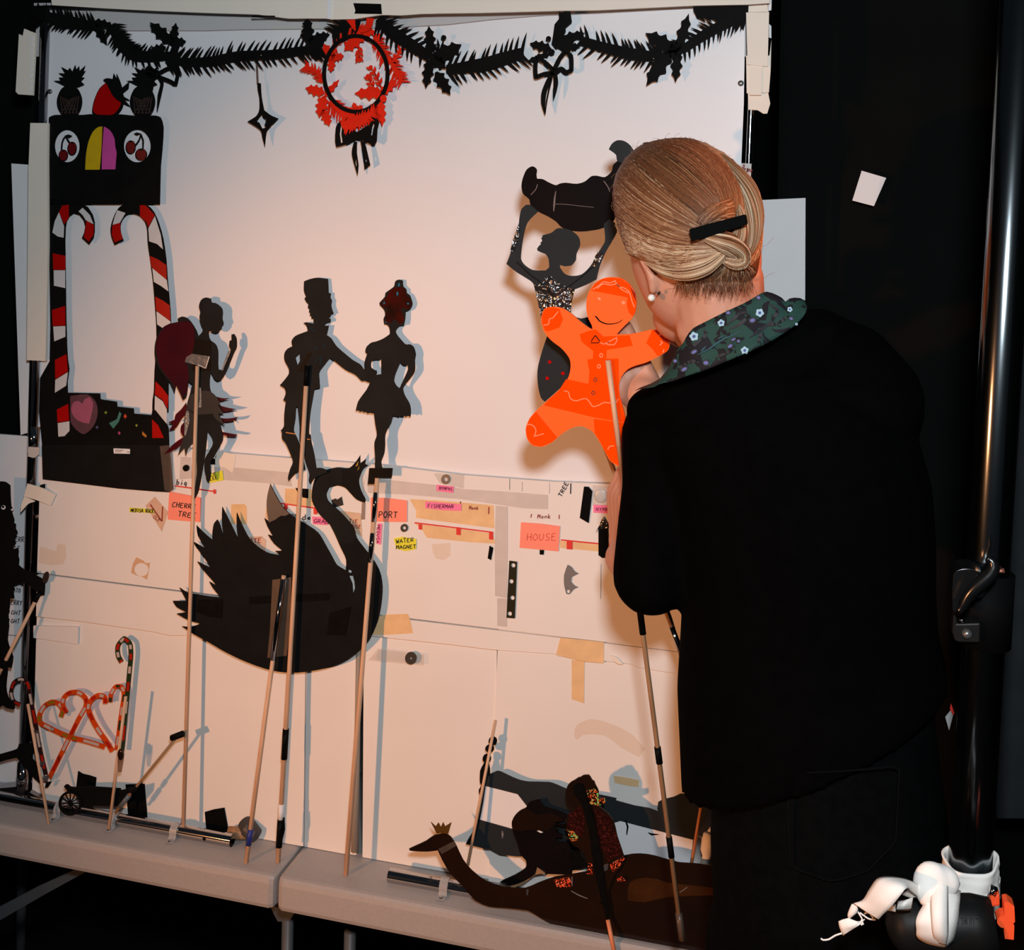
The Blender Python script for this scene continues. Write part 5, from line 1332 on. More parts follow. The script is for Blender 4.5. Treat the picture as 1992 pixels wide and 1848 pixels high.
rod(dol, [A, Bq], 0.0030, mt=mat('orange_dowel', (0.72, 0.24, 0.11), 0.5))

ND = 0.074
bsw = thing('brown_swan_puppet', 'glossy brown swan puppet with a gold crown lying along the table front', 'puppet', P(1100, 1790, ND))
MB().plate(smooth(Z('W8', [(163, 735), (200, 718), (260, 690), (310, 656), (370, 650), (402, 670), (430, 715), (470, 800), (520, 860), (600, 920), (700, 952), (820, 962), (900, 930), (1000, 895), (1200, 862), (1300, 820), (1390, 775), (1480, 765), (1560, 776), (1700, 815), (1890, 832), (1960, 900), (1960, 1330), (1930, 1330), (1440, 1310), (1390, 1256), (1250, 1236), (1120, 1204), (1000, 1180), (900, 1122), (840, 1087), (700, 1072), (620, 1066), (540, 1030), (460, 940), (400, 880), (352, 800), (327, 745), (270, 752), (200, 750), (167, 746)]), 2, corner=50), ND, 0.0018, zmin=None).build('body', BROWNF, bsw)
MB().plate(Z('W8', [(322, 652), (287, 583), (314, 608), (330, 586), (344, 612), (356, 584), (368, 608), (406, 584), (385, 652)]), ND - 0.001, 0.0012).build('crown', mat('amber_crown_gel', (0.10, 0.045, 0.01), 0.2), bsw)
MB().plate(Z('W8', [(329, 737), (420, 692), (433, 718), (350, 766)]), ND + 0.0004, 0.0004).build('tape_band', CTAPEG, bsw)
MB().plate(smooth(Z('W8', [(1420, 930), (1520, 900), (1640, 930), (1900, 960), (1920, 1000), (1640, 1010), (1500, 1040), (1410, 1030)]), 3), ND + 0.0004, 0.0003).build('amber_patch', mat('amber_brown_film', (0.055, 0.020, 0.006), 0.2, var=0.4, scale=30), bsw)
for pl, mt in (([(985, 915), (1085, 895), (1090, 950), (1010, 958)], SEQR), ([(832, 965), (845, 970), (840, 1000), (832, 1000)], HOLO)):
    MB().plate(Z('W8', pl), ND + 0.0006, 0.0004).build('sequin_patch', mt, bsw)
for pth, w in (([(1092, 895), (1092, 945)], 1.6), ([(1085, 975), (1130, 1000), (1180, 1020)], [1, 2, 1]), ([(1705, 985), (1748, 955)], 1.2)):
    MB().strip(Z('W8', pth), w, ND + 0.0008, 0.0004).build('tape_edge', GCT, bsw)
# ------------------------------------------------------------------ the performer, seen from behind
SKIN = mat('skin', (0.55, 0.27, 0.18), 0.5, spec=0.35, var=0.12, scale=40, bump=0.05, bscale=350)
KNIT = mat('black_knit', (0.0014, 0.0014, 0.0015), 0.95, spec=0.02, var=0.3, scale=60)
DENIM = mat('black_denim', (0.0022, 0.0027, 0.0030), 0.9, spec=0.03, var=0.4, scale=90)
per = thing('person', 'person with blond hair in a low twist, black cardigan and floral collar, seen from behind', 'person', (P(1590, 1600, 0.30).x, -0.30, 0.0))


def Q(px, py, y):
    return P(px, py, -y)


def rpx(px, py, y, r):
    return r / ppm(px, py, -y)


def remeshed(m, name, mats, parent, voxel, smooth_it, label=None):
    o = m.build(name, mats, parent, smooth_=True, label=label)
    md = o.modifiers.new('remesh', 'REMESH')
    md.mode = 'VOXEL'
    md.voxel_size = voxel
    md.use_smooth_shade = True
    md.adaptivity = 0.0
    if smooth_it:
        sm_ = o.modifiers.new('smooth', 'SMOOTH')
        sm_.factor = 0.5
        sm_.iterations = smooth_it
    return o


def limb(m, pts, seg=18):
    """tapered chain: list of (Vector, radius), balls at the joints"""
    for (a, ra), (b2, rb) in zip(pts, pts[1:]):
        m.capsule(a, b2, ra, rb, seg)


# --- body: one continuous skin surface
m = MB()
HY = -0.315
face_loop = smooth([(1222, 470), (1229, 520), (1240, 552), (1252, 580), (1264, 602), (1290, 628), (1325, 645), (1370, 640), (1430, 610), (1475, 560), (1480, 470), (1440, 360), (1340, 310), (1250, 350), (1218, 420)], 3)
m.dome(face_loop, (1340, 480), lambda x, y: HY + 0.010 - (y - 480) / 1700 * 0.10, 0.060, 0.085)
# far side of the face: brow, nose, lips and chin look towards the screen
fdir = Vector((-0.16, 0.97, -0.16)).normalized()
fr = fdir.cross(Vector((0, 0, 1))).normalized()
fu = fr.cross(fdir).normalized()
hc = Q(1335, 490, HY + 0.012)
fa = (fr, fdir, fu)
m.ball(hc + fdir * 0.045 + fr * 0.006 - fu * 0.01, (0.050, 0.060, 0.078), 20, 14, fa)
m.ball(hc + fdir * 0.052 - fu * 0.070, (0.036, 0.040, 0.030), 16, 10, fa)
m.ball(hc + fdir * 0.088 - fu * 0.090, (0.018, 0.015, 0.014), 12, 8, fa)
m.capsule(hc + fdir * 0.098 + fu * 0.006, hc + fdir * 0.118 - fu * 0.030, 0.008, 0.012, 12)
for s_ in (-1, 1):
    m.ball(hc + fdir * 0.110 + fr * 0.010 * s_ - fu * 0.034, 0.008, 12, 8)
    m.ball(hc + fdir * 0.092 + fr * 0.032 * s_ + fu * 0.018, (0.018, 0.012, 0.007), 12, 8, fa)
    m.ball(hc + fdir * 0.080 + fr * 0.028 * s_ - fu * 0.026, (0.018, 0.018, 0.018), 12, 8, fa)
m.ball(hc + fdir * 0.102 - fu * 0.056, (0.022, 0.009, 0.005), 12, 8, fa)
m.ball(hc + fdir * 0.101 - fu * 0.064, (0.020, 0.009, 0.006), 12, 8, fa)
# neck and upper chest
limb(m, [(Q(1392, 545, HY - 0.010), rpx(1392, 545, HY, 92)), (Q(1405, 640, HY - 0.012), rpx(1405, 640, HY, 84)), (Q(1440, 760, -0.315), rpx(1440, 760, -.33, 90))])
limb(m, [(Q(1388, 560, -0.345), 0.030), (Q(1352, 640, -0.338), 0.021)])
limb(m, [(Q(1500, 900, -0.31), 0.100), (Q(1580, 1250, -0.31), 0.095), (Q(1590, 1480, -0.31), 0.105)])
limb(m, [(Q(1440, 800, -0.31), 0.07), (Q(1300, 850, -0.30), 0.045)])
limb(m, [(Q(1440, 800, -0.31), 0.07), (Q(1690, 800, -0.30), 0.045)])


def hand(m, wrist, dirv, palm_n, thumb_side, curl, scale=1.0):
    """palm, four fingers with knuckle bends and a thumb; dirv to the fingertips, palm_n out of the palm"""
    d = dirv.normalized()
    n = (palm_n - d * palm_n.dot(d)).normalized()
    s = d.cross(n).normalized() * thumb_side
    k = scale
    pc = wrist + d * 0.045 * k
    for o_ in (-0.026, -0.009, 0.009, 0.026):
        m.capsule(wrist + s * o_ * 0.7 * k, wrist + d * 0.082 * k + s * o_ * k, 0.012 * k, 0.0105 * k, 12)
    for i, (o_, L) in enumerate(((0.029, 0.068), (0.010, 0.076), (-0.010, 0.071), (-0.028, 0.055))):
        p = wrist + d * 0.084 * k + s * o_ * k
        ang = 0.0
        dd = d
        for j, f_ in enumerate((0.46, 0.31, 0.23)):
            ang += curl[i] * (0.9, 1.1, 0.8)[j]
            dd = d * cos(ang) + n * sin(ang)
            q = p + dd * L * f_ * k
            m.capsule(p, q, (0.0092, 0.0082, 0.0074)[j] * k, (0.0082, 0.0074, 0.0062)[j] * k, 12)
            p = q
    t0 = wrist + d * 0.018 * k + s * 0.026 * k
    t1 = t0 + (d * 0.6 + s * 0.75 + n * 0.25).normalized() * 0.038 * k
    t2 = t1 + (d * 0.8 + s * 0.15 + n * 0.65).normalized() * 0.030 * k
    t3 = t2 + (d * 0.75 - s * 0.15 + n * 0.7).normalized() * 0.024 * k
    m.capsule(t0, t1, 0.0125 * k, 0.0100 * k, 12)
    m.capsule(t1, t2, 0.0098 * k, 0.0086 * k, 12)
    m.capsule(t2, t3, 0.0086 * k, 0.0066 * k, 12)


# left arm: shoulder, elbow towards us, forearm rising away to the rods
LS, LE = Q(1288, 842, -0.30), Q(1264, 1120, -0.335)
LW = Q(1213, 1086, -0.250)
limb(m, [(LS, 0.045), (LE, 0.034), (LE, 0.034), (LW, 0.0235)] if False else [(LS, 0.045), (LE, 0.034)])
limb(m, [(LE, 0.034), (LW, 0.0225)])
rodA, rodB = P(*z1('W4', 935, 835), KD + 0.004), P(1327, 1828, KD + 0.006)
up = Vector((-0.12, 0.10, 1.0))
hand(m, LW, up, Vector((1.0, 0.5, 0.1)), 1, (0.55, 0.62, 0.68, 0.75), 0.88)
# right arm: comes round the front of the body to steady the puppet
RS, RE = Q(1690, 800, -0.30), Q(1560, 960, -0.14)
RW = Q(1252, 768, -0.222)
limb(m, [(RS, 0.045), (RE, 0.036)])
limb(m, [(RE, 0.036), (RW, 0.026)])
hand(m, RW, Q(1182, 655, -0.223) - RW, Vector((0.2, 1.0, -0.6)), 1, (1.0, 1.05, 1.1, 1.1), 0.9)
# legs and feet
PX = P(1600, 1600, 0.30).x
for s_ in (-1, 1):
    hx = PX + s_ * 0.058
    limb(m, [(Vector((hx, -0.31, 0.96)), 0.050), (Vector((hx + s_ * 0.005, -0.30, 0.52)), 0.046), (Vector((hx + s_ * 0.01, -0.33, 0.10)), 0.038)])
    limb(m, [(Vector((hx + s_ * 0.01, -0.345, 0.045)), 0.035), (Vector((hx + s_ * 0.02, -0.18, 0.035)), 0.028)])
# near ear, a shallow shell standing off the head
ear = smooth(Z('W5', [(280, 908), (300, 904), (325, 915), (350, 950), (378, 1000), (410, 1035), (440, 1062), (446, 1085), (424, 1108), (418, 1150), (404, 1186), (385, 1192), (370, 1172), (358, 1110), (340, 1045), (308, 975)]), 3)
m.dome(ear, z1('W5', 372, 1050), lambda x, y: HY - 0.040, 0.007, 0.026, 4)
body_o = remeshed(m, 'body', SKIN, per, 0.0034, 3)

m = MB()
m.strip(Z('W5', [(288, 915), (318, 925), (340, 965), (366, 1010), (398, 1046)]), [2, 5, 6, 5, 2], HYE := 0.362, 0.005, sm=4)
ob = m.build('ear_rim', SKIN, per, smooth_=True)
MB().ball(P(*z1('W5', 381, 1206), 0.3630), 0.0040, 18, 12).build('pearl_earring', mat('pearl', (0.80, 0.77, 0.72), 0.2, spec=0.8), per, smooth_=True)
MB().tube([P(*z1('W5', 428, 1168), 0.363), P(*z1('W5', 436, 1176), 0.363)], [0.002, 0.003], 8).build('ear_stud', CHROMED, per, smooth_=True)

# --- hair: a full shell over the skull, combed strands on top
hair_loop = smooth(Z('W5', [(560, 98), (470, 106), (390, 122), (300, 155), (235, 205), (185, 265), (140, 340), (118, 420), (112, 520), (122, 610), (145, 700), (168, 780), (195, 850), (222, 905), (262, 930), (300, 935), (350, 965), (420, 1010), (520, 1040), (580, 1090), (660, 1120), (800, 1110), (950, 1100), (1060, 1090), (1110, 1040), (1130, 940), (1148, 840), (1148, 720), (1125, 590), (1095, 480), (1050, 390), (990, 310), (910, 235), (830, 175), (740, 130), (650, 104)]), 3)
HCX, HCY = z1('W5', 640, 580)


def hyc(x, y):
    return -0.308 - (y - 268) / 300 * 0.052


HDF, HDB = 0.094, 0.050
angs = sorted((atan2(p[1] - HCY, p[0] - HCX), sqrt((p[0] - HCX) ** 2 + (p[1] - HCY) ** 2)) for p in hair_loop)


def hair_y(x, y, extra=0.0):
    """depth of the hair shell at a pixel"""
    a = atan2(y - HCY, x - HCX)
    r = sqrt((x - HCX) ** 2 + (y - HCY) ** 2)
    lo = angs[-1]; hi = angs[0]
    for i in range(len(angs)):
        if angs[i][0] >= a:
            hi = angs[i]; lo = angs[i - 1]
            break
    da = (hi[0] - lo[0]) % (2 * pi)
    t = ((a - lo[0]) % (2 * pi)) / da if da > 1e-9 else 0
    R = lo[1] * (1 - t) + hi[1] * t
    q = min(r / R, 0.999)
    return hyc(x, y) - HDF * sqrt(1 - q * q) - extra


HAIR = [mat('honey_blond_hair', (0.33, 0.175, 0.088), 0.46, spec=0.35, var=0.12, scale=60), mat('pale_blond_hair', (0.60, 0.46, 0.31), 0.44, spec=0.35, var=0.12, scale=60),
        mat('brown_blond_hair', (0.165, 0.062, 0.025), 0.48, spec=0.3, var=0.12, scale=60), mat('dark_root_and_shade_hair', (0.065, 0.026, 0.012), 0.45, spec=0.3, var=0.12, scale=60)]  # darkest shade serves the roots and the painted shadow at nape and hollow
m = MB()
m.dome(smooth(hair_loop, 2), (HCX, HCY), hyc, HDF - 0.0012, HDB, 36)
hair = m.build('hair', HAIR[2], per, smooth_=True)
BASE[hair.name] = BASE[per.name]


def resample(g, n):
    g = smooth(g, 8, False, 175)
    L = [0]
    for a, b2 in zip(g, g[1:]): L.append(L[-1] + sqrt((a[0] - b2[0]) ** 2 + (a[1] - b2[1]) ** 2))
    out = []
    for i in range(n):
        t = L[-1] * i / (n - 1)
        k = 0
        while k < len(L) - 2 and L[k + 1] < t: k += 1
        u = (t - L[k]) / max(L[k + 1] - L[k], 1e-6)
        out.append((g[k][0] * (1 - u) + g[k + 1][0] * u, g[k][1] * (1 - u) + g[k + 1][1] * u))
    return out


rh = random.Random(5)


def comb(m, guides, n, r, lift0, weights, npt=13, jit=9):
    gs = [resample(Z('W5', g), npt) for g in guides]
    for i in range(n):
        t = rh.random() * (len(gs) - 1)
        k = min(int(t), len(gs) - 2)
        u = t - k
        jx, jy = rh.uniform(-jit, jit) * 0.28, rh.uniform(-jit, jit) * 0.28
        ph = rh.uniform(0, 6.28)
        lf_ = rh.uniform(0, 0.0016) + lift0
        st, en = rh.uniform(0, 0.10), rh.uniform(0.90, 1)
        pts = []
        for q in range(npt):
            w = st + (en - st) * q / (npt - 1)
            w_ = w * (npt - 1)
            a = min(int(w_), npt - 2)
            f_ = w_ - a
            x = (gs[k][a][0] * (1 - f_) + gs[k][a + 1][0] * f_) * (1 - u) + (gs[k + 1][a][0] * (1 - f_) + gs[k + 1][a + 1][0] * f_) * u
            y = (gs[k][a][1] * (1 - f_) + gs[k][a + 1][1] * f_) * (1 - u) + (gs[k + 1][a][1] * (1 - f_) + gs[k + 1][a + 1][1] * f_) * u
            x += jx + 1.2 * sin(ph + q * 0.7)
            y += jy + 1.2 * cos(ph + q * 0.6)
            yy = hair_y(x, y, lf_ * (0.4 + 0.6 * sin(pi * q / (npt - 1))))
            pts.append(P(x, y, -yy + 0.0004))
        ws = weights if not isinstance(weights[0], tuple) else weights[min(int(t / (len(gs) - 1) * len(weights)), len(weights) - 1)]
        m.cur = rh.choices(range(4), ws)[0]
        rr = r * rh.uniform(0.6, 1.25)
        m.tube(pts, [rr * (0.45 + 0.55 * sin(pi * min(max(q / (npt - 1), 0.06), 0.94))) for q in range(npt)], 4, cap=False)


m = MB()
sideA = [[(330, 140), (470, 200), (620, 310), (760, 440), (860, 560)], [(250, 200), (420, 330), (600, 480), (760, 610), (800, 680)], [(190, 260), (340, 400), (540, 560), (700, 690)], [(135, 380), (280, 510), (500, 650), (690, 740), (760, 760)], [(115, 500), (250, 630), (480, 760), (760, 820), (900, 800)],
         [(140, 690), (290, 790), (520, 870), (780, 865), (960, 850)], [(180, 800), (320, 890), (520, 950), (760, 935), (930, 880)], [(215, 890), (330, 940), (520, 1000), (740, 990), (900, 910)], [(290, 930), (430, 1005), (580, 1040), (740, 1015), (880, 925)]]
comb(m, sideA, 2600, 0.00048, 0.0, ((1, 0.05, 7, 2), (2, 0.2, 6, 1.2), (3.5, 0.8, 4.5, 0.6), (4, 3.5, 2.5, 0.3), (2, 8, 0.8, 0.1)))
sideB = [[(330, 140), (470, 200), (620, 310), (760, 440), (860, 560)], [(330, 140), (540, 180), (720, 300), (850, 450), (880, 560)], [(470, 108), (640, 160), (810, 290), (910, 450), (930, 590)], [(620, 103), (790, 190), (920, 340), (985, 500), (985, 640)], [(740, 132), (900, 260), (1010, 420), (1045, 600), (1030, 760), (990, 860)],
         [(850, 190), (1000, 350), (1085, 540), (1085, 740), (1040, 890), (960, 930)], [(930, 250), (1060, 420), (1125, 620), (1120, 840), (1060, 950), (940, 960)], [(1040, 380), (1120, 560), (1145, 740), (1125, 900), (1060, 985), (920, 985)]]
comb(m, sideB, 1900, 0.00048, 0.0006, ((1, 0.05, 7, 2), (1.5, 0.2, 7, 1.2), (4, 3, 3, 0.4), (4, 1, 5, 0.5)))
nape = [[(540, 1040), (660, 1010), (800, 940), (880, 890)], [(640, 1110), (740, 1060), (840, 980), (890, 920)], [(760, 1112), (820, 1060), (880, 990), (915, 930)], [(900, 1105), (920, 1040), (935, 980), (945, 930)], [(1050, 1085), (1030, 1030), (1000, 985), (960, 945)], [(1100, 1030), (1080, 1000), (1030, 980), (970, 960)]]
comb(m, nape, 800, 0.00048, 0.0, (2, 2, 4, 3))  # darker mix paints the shadow under the roll into the strands
m.build('combed_strands', HAIR, hair, smooth_=True)
# the twist: hollow, rolled lock and tuck
m = MB()
hol = [[(690, 690), (740, 610), (830, 560), (930, 520)], [(730, 700), (790, 620), (870, 580), (955, 560)], [(770, 690), (850, 640), (910, 620), (965, 620)], [(800, 680), (880, 660), (930, 660), (970, 670)]]
comb(m, hol, 520, 0.0005, 0.002, (2, 0.5, 6, 4), npt=9)  # darker strands fill the hollow, its shade put into their colour
m.build('twist_hollow_shade', HAIR, hair, smooth_=True)


def lock(m, path, rad, n, mats_w, extra, coil=1.2):
    NP = 24
    g = resample(Z('W5', path), NP)
    for i in range(n):
        a0 = 2 * pi * rh.random()
        rr = sqrt(rh.random())
        s0, s1 = rh.uniform(0, 0.10), rh.uniform(0.90, 1)
        pts = []
        for q in range(NP):
            u = s0 + (s1 - s0) * q / (NP - 1)
            w_ = u * (NP - 1)
            k = min(int(w_), NP - 2)
            f_ = w_ - k
            x = g[k][0] * (1 - f_) + g[k + 1][0] * f_
            y = g[k][1] * (1 - f_) + g[k + 1][1] * f_
            R = rad * (0.08 + 0.92 * sin(pi * (0.02 + 0.90 * u)))
            a = a0 + coil * u
            c_ = P(x, y, -hair_y(x, y, extra * sin(pi * min(u + 0.05, 1))))
            k0, k1 = max(k - 1, 0), min(k + 2, NP - 1)
            tg = Vector((g[k1][0] - g[k0][0], -(g[k1][1] - g[k0][1]))).normalized()
            side = RT * (-tg.y) + UP * tg.x
            pts.append(c_ + (side * cos(a) + fwd * sin(a)) * R * rr)
        m.cur = rh.choices(range(4), mats_w)[0]
        m.tube(pts, [0.00055 * (0.4 + 0.6 * sin(pi * min(max(q / (NP - 1), 0.05), 0.95))) for q in range(NP)], 4, cap=False)


m = MB()
lock(m, [(860, 215), (965, 340), (1045, 480), (1075, 640), (1065, 790), (1030, 890), (960, 905)], 0.013, 750, (5, 1, 4, 0.4), 0.003)
lock(m, [(985, 560), (1000, 660), (1000, 740), (975, 810), (930, 835), (900, 865), (940, 892), (1000, 880)], 0.008, 360, (4, 4, 3, 0.3), 0.007)
lock(m, [(660, 750), (760, 775), (850, 805), (930, 840), (1000, 905), (1005, 950), (950, 962), (860, 930)], 0.011, 620, (4, 5, 3, 0.2), 0.004)
lock(m, [(330, 950), (470, 1005), (620, 1018), (760, 985), (860, 920), (900, 880)], 0.011, 650, (2, 7, 2, 0.2), 0.003, 0.7)
m.build('rolled_lock', HAIR, hair, smooth_=True)
# loose hairs at crown, nape and right edge
m = MB()
for i in range(70):
    a = rh.uniform(-2.6, 0.9)
    R0 = rh.uniform(0.96, 1.0)
    base_p = hair_loop[int((i / 70) * len(hair_loop))]
    x, y = HCX + (base_p[0] - HCX) * R0, HCY + (base_p[1] - HCY) * R0
    dx, dy = (base_p[0] - HCX), (base_p[1] - HCY)
    L = sqrt(dx * dx + dy * dy)
    dx, dy = dx / L, dy / L
    tx, ty = -dy, dx
    l_ = rh.uniform(6, 22) * (1.6 if y > 480 else 0.7)
    s_ = rh.choice((-1, 1))
    y0 = hyc(x, y) - 0.006
    pts = [P(x, y, -y0), P(x + dx * l_ * .4 + tx * l_ * .5 * s_, y + dy * l_ * .4 + ty * l_ * .5 * s_, -y0), P(x + dx * l_ * .55 + tx * l_ * 1.2 * s_, y + dy * l_ * .55 + ty * l_ * 1.2 * s_, -y0)]
    m.tube([P(0, 0, 0) * 0 + q_ for q_ in (pts[0], pts[0].lerp(pts[1], 0.5), pts[1], pts[1].lerp(pts[2], 0.55) + Vector((0, 0, 0.0006)), pts[2])], 0.00014, 4, cap=False)
m.build('flyaway_hair', HAIR[0], hair)
# short downy hair on the nape, over the skin of the neck
m = MB()
for i in range(420):
    u = rh.random()
    x0, y0 = z1('W5', 560 + u * 520, 1060 + rh.uniform(-15, 60))
    l_ = rh.uniform(8, 34)
    dx = rh.uniform(-0.5, 0.5)
    y_s = hyc(x0, min(y0, 560)) - 0.052 * sqrt(max(0.05, 1 - ((x0 - 1400) / 100) ** 2)) * 0.9
    pts = [P(x0, y0, -y_s), P(x0 + dx * l_ * .5, y0 + l_ * .5, -y_s + 0.002), P(x0 + dx * l_, y0 + l_, -y_s - 0.004)]
    m.cur = rh.choices(range(4), (1, 0.3, 4, 5))[0]  # mostly dark shades, painting the shadow that lies below the roll
    m.tube(pts, 0.00016, 4, cap=False)
m.build('nape_down', HAIR, hair)
# hair clip
cl = Z('W5', [(641, 737), (652, 728), (1022, 630), (1033, 633), (1044, 690), (1040, 700), (670, 814), (656, 814)])
CL0 = -hair_y(1397, 444) + 0.016
m = MB()
m.plate(cl, 0, 0.010, lift=lambda x, y: CL0 - (x - 1395) * 0.00012)
m.build('hair_clip', mat('black_lacquer', (0.0012, 0.0012, 0.0012), 0.6, spec=0.03), per, auto=0.0012)

# --- blouse collar lying over the shoulders
FLOR = bpy.data.materials.new('floral_fabric')
FLOR.use_nodes = True
nt = FLOR.node_tree
bs = nt.nodes['Principled BSDF']
bs.inputs['Roughness'].default_value = 0.7
bs.inputs['Specular IOR Level'].default_value = 0.2
tc = nt.nodes.new('ShaderNodeTexCoord')
nz = nt.nodes.new('ShaderNodeTexNoise'); nz.inputs['Scale'].default_value = 45; nz.inputs['Detail'].default_value = 2; nz.inputs['Distortion'].default_value = 1.6
nt.links.new(tc.outputs['Object'], nz.inputs['Vector'])
r1 = nt.nodes.new('ShaderNodeValToRGB')
r1.color_ramp.interpolation = 'CONSTANT'
r1.color_ramp.elements[0].color = (0.010, 0.009, 0.012, 1)
r1.color_ramp.elements[1].position = 0.49
r1.color_ramp.elements[1].color = (0.016, 0.050, 0.040, 1)
nt.links.new(nz.outputs['Fac'], r1.inputs[0])
nt.links.new(r1.outputs[0], bs.inputs['Base Color'])
top_c = smooth(Z('W5', [(560, 1560), (600, 1520), (625, 1470), (665, 1420), (780, 1360), (900, 1300), (1030, 1240), (1160, 1165), (1195, 1168), (1240, 1185), (1280, 1205), (1310, 1237), (1335, 1212), (1400, 1207), (1445, 1228), (1456, 1262)]), 3, False, 120)
bot_c = smooth(Z('W5', [(265, 1850), (310, 1836), (400, 1822), (440, 1800), (530, 1782), (640, 1742), (770, 1700), (900, 1645), (1010, 1600), (1100, 1560), (1200, 1510), (1290, 1455), (1370, 1400), (1420, 1350), (1445, 1315), (1456, 1275)]), 3, False, 120)
top_r, bot_r = [], []
NB = 40


def resamp(g, n):
    L = [0]
    for a, b2 in zip(g, g[1:]): L.append(L[-1] + sqrt((a[0] - b2[0]) ** 2 + (a[1] - b2[1]) ** 2))
    out = []
    for i in range(n):
        t = L[-1] * i / (n - 1)
        k = 0
        while k < len(L) - 2 and L[k + 1] < t: k += 1
        u = (t - L[k]) / max(L[k + 1] - L[k], 1e-6)
        out.append((g[k][0] * (1 - u) + g[k + 1][0] * u, g[k][1] * (1 - u) + g[k + 1][1] * u))
    return out


top_full = [(z1('W5', 300, 1830)), (z1('W5', 380, 1800)), (z1('W5', 440, 1765)), (z1('W5', 500, 1690))] + top_c
T_, B_ = resamp(top_full, NB), resamp(bot_c, NB)


def collar_depth(u, v):
    """u along the collar, v from the neck edge (0) down to the cardigan (1)"""
    return 0.392 + 0.028 * sin(pi * min(max(u * 1.05, 0), 1)) + 0.020 * v + 0.003 * sin(9 * u + 2 * v) * v + 0.002 * sin(23 * u)


vs, fs = [], []
NV = 9
for j in range(NV):
    v = j / (NV - 1)
    for i in range(NB):
        u = i / (NB - 1)
        x = T_[i][0] * (1 - v) + B_[i][0] * v
        y = T_[i][1] * (1 - v) + B_[i][1] * v
        vs.append(P(x, y, collar_depth(u, v)))
for j in range(NV - 1):
    for i in range(NB - 1):
        fs.append((j * NB + i, (j + 1) * NB + i, (j + 1) * NB + i + 1, j * NB + i + 1))
nb = len(vs)
vs += [q + Vector((0, 0.004, 0.0)) for q in vs]
fs += [tuple(i + nb for i in f[::-1]) for f in fs]
for i in range(NB - 1):
    fs.append((i, i + 1, nb + i + 1, nb + i))
    e = (NV - 1) * NB
    fs.append((e + i, nb + e + i, nb + e + i + 1, e + i + 1))
m = MB().add(vs, fs)
blouse = m.build('blouse_collar', FLOR, per, smooth_=True)
BASE[blouse.name] = BASE[per.name]


def collar_at(px, py):
    best = None
    for j in range(NV):
        v = j / (NV - 1)
        for i in range(NB):
            x = T_[i][0] * (1 - v) + B_[i][0] * v
            y = T_[i][1] * (1 - v) + B_[i][1] * v
            dd = (x - px) ** 2 + (y - py) ** 2
            if best is None or dd < best[0]: best = (dd, collar_depth(i / (NB - 1), v))
    return best[1]


PET = mat('pale_blue_petals', (0.30, 0.46, 0.56), 0.7)
VIO = mat('violet_blue_bud', (0.10, 0.11, 0.32), 0.7)
BUD = mat('deep_blue_centre', (0.03, 0.06, 0.22), 0.7)
TEAL = mat('teal_leaf', (0.01, 0.06, 0.085), 0.7)
STEM = mat('black_stem_print', (0.009, 0.008, 0.011), 0.7)
fl = 0
for x, y, r in ((675, 1473, 29), (863, 1380, 23), (1130, 1310, 27), (1026, 1570, 25), (1338, 1286, 17), (1384, 1388, 9)):
    px, py = z1('W5', x, y)
    d = collar_at(px, py)
    m = MB()
    loop = [(px + r / 3.55 * (1 + 0.12 * cos(5 * a + x)) * cos(a), py + r / 3.55 * (1 + 0.12 * cos(5 * a + x)) * sin(a)) for a in [2 * pi * k / 30 for k in range(30)]]
    m.plate(loop, d + 0.0028, 0.002)
    m.cur = 1
    m.plate(ell(px, py, r / 9.5, r / 10), d + 0.0034, 0.001)
    m.build('flower_print', [PET, BUD], blouse)
for x, y, rx, ry, rot in ((1080, 1362, 17, 12, -0.3), (912, 1310, 13, 10, 0), (1122, 1205, 12, 10, .3), (676, 1580, 18, 10, -0.5), (545, 1643, 11, 10, 0), (608, 1700, 19, 10, -0.5), (758, 1656, 16, 13, 0), (925, 1540, 16, 10, -0.6), (948, 1494, 14, 7, -0.5), (983, 1506, 9, 9, 0), (1348, 1350, 11, 8, 0.4)):
    px, py = z1('W5', x, y)
    d = collar_at(px, py)
    m = MB()
    m.plate(ell(px, py, rx / 2.2, ry / 2.0, 14, rot), d + 0.0026, 0.0015)
    m.cur = 1
    m.plate(ell(px, py, rx / 3.4, ry / 3.6, 14, rot), d + 0.0030, 0.001)
    m.build('bud_print', [STEM, VIO], blouse)
for pth in ([(700, 1600), (780, 1560), (860, 1500), (930, 1470), (1000, 1435)], [(720, 1580), (760, 1540)], [(840, 1490), (880, 1470)]):
    pp = resamp(Z('W5', pth), 9)
    MB().strip(pp, [1.2, 3.4, 1.0], [collar_at(*q) + 0.0024 for q in pp], 0.001).build('leaf_print', TEAL, blouse)
for pth in ([(640, 1560), (720, 1500), (760, 1460), (740, 1420)], [(900, 1400), (960, 1340), (1020, 1300), (1060, 1330), (980, 1400), (920, 1420)], [(1060, 1480), (1150, 1420), (1220, 1360), (1260, 1290), (1200, 1250)], [(1180, 1400), (1260, 1380), (1330, 1330)], [(820, 1620), (900, 1590), (960, 1540)], [(1120, 1520), (1140, 1450)], [(560, 1700), (640, 1650), (700, 1640)]):
    pp = resamp(Z('W5', pth), 12)
    MB().strip(pp, [1.5, 7, 4, 8, 1.5], [collar_at(*q) + 0.0022 for q in pp], 0.001).build('stem_print', STEM, blouse)

# --- cardigan: torso and sleeves
m = MB()


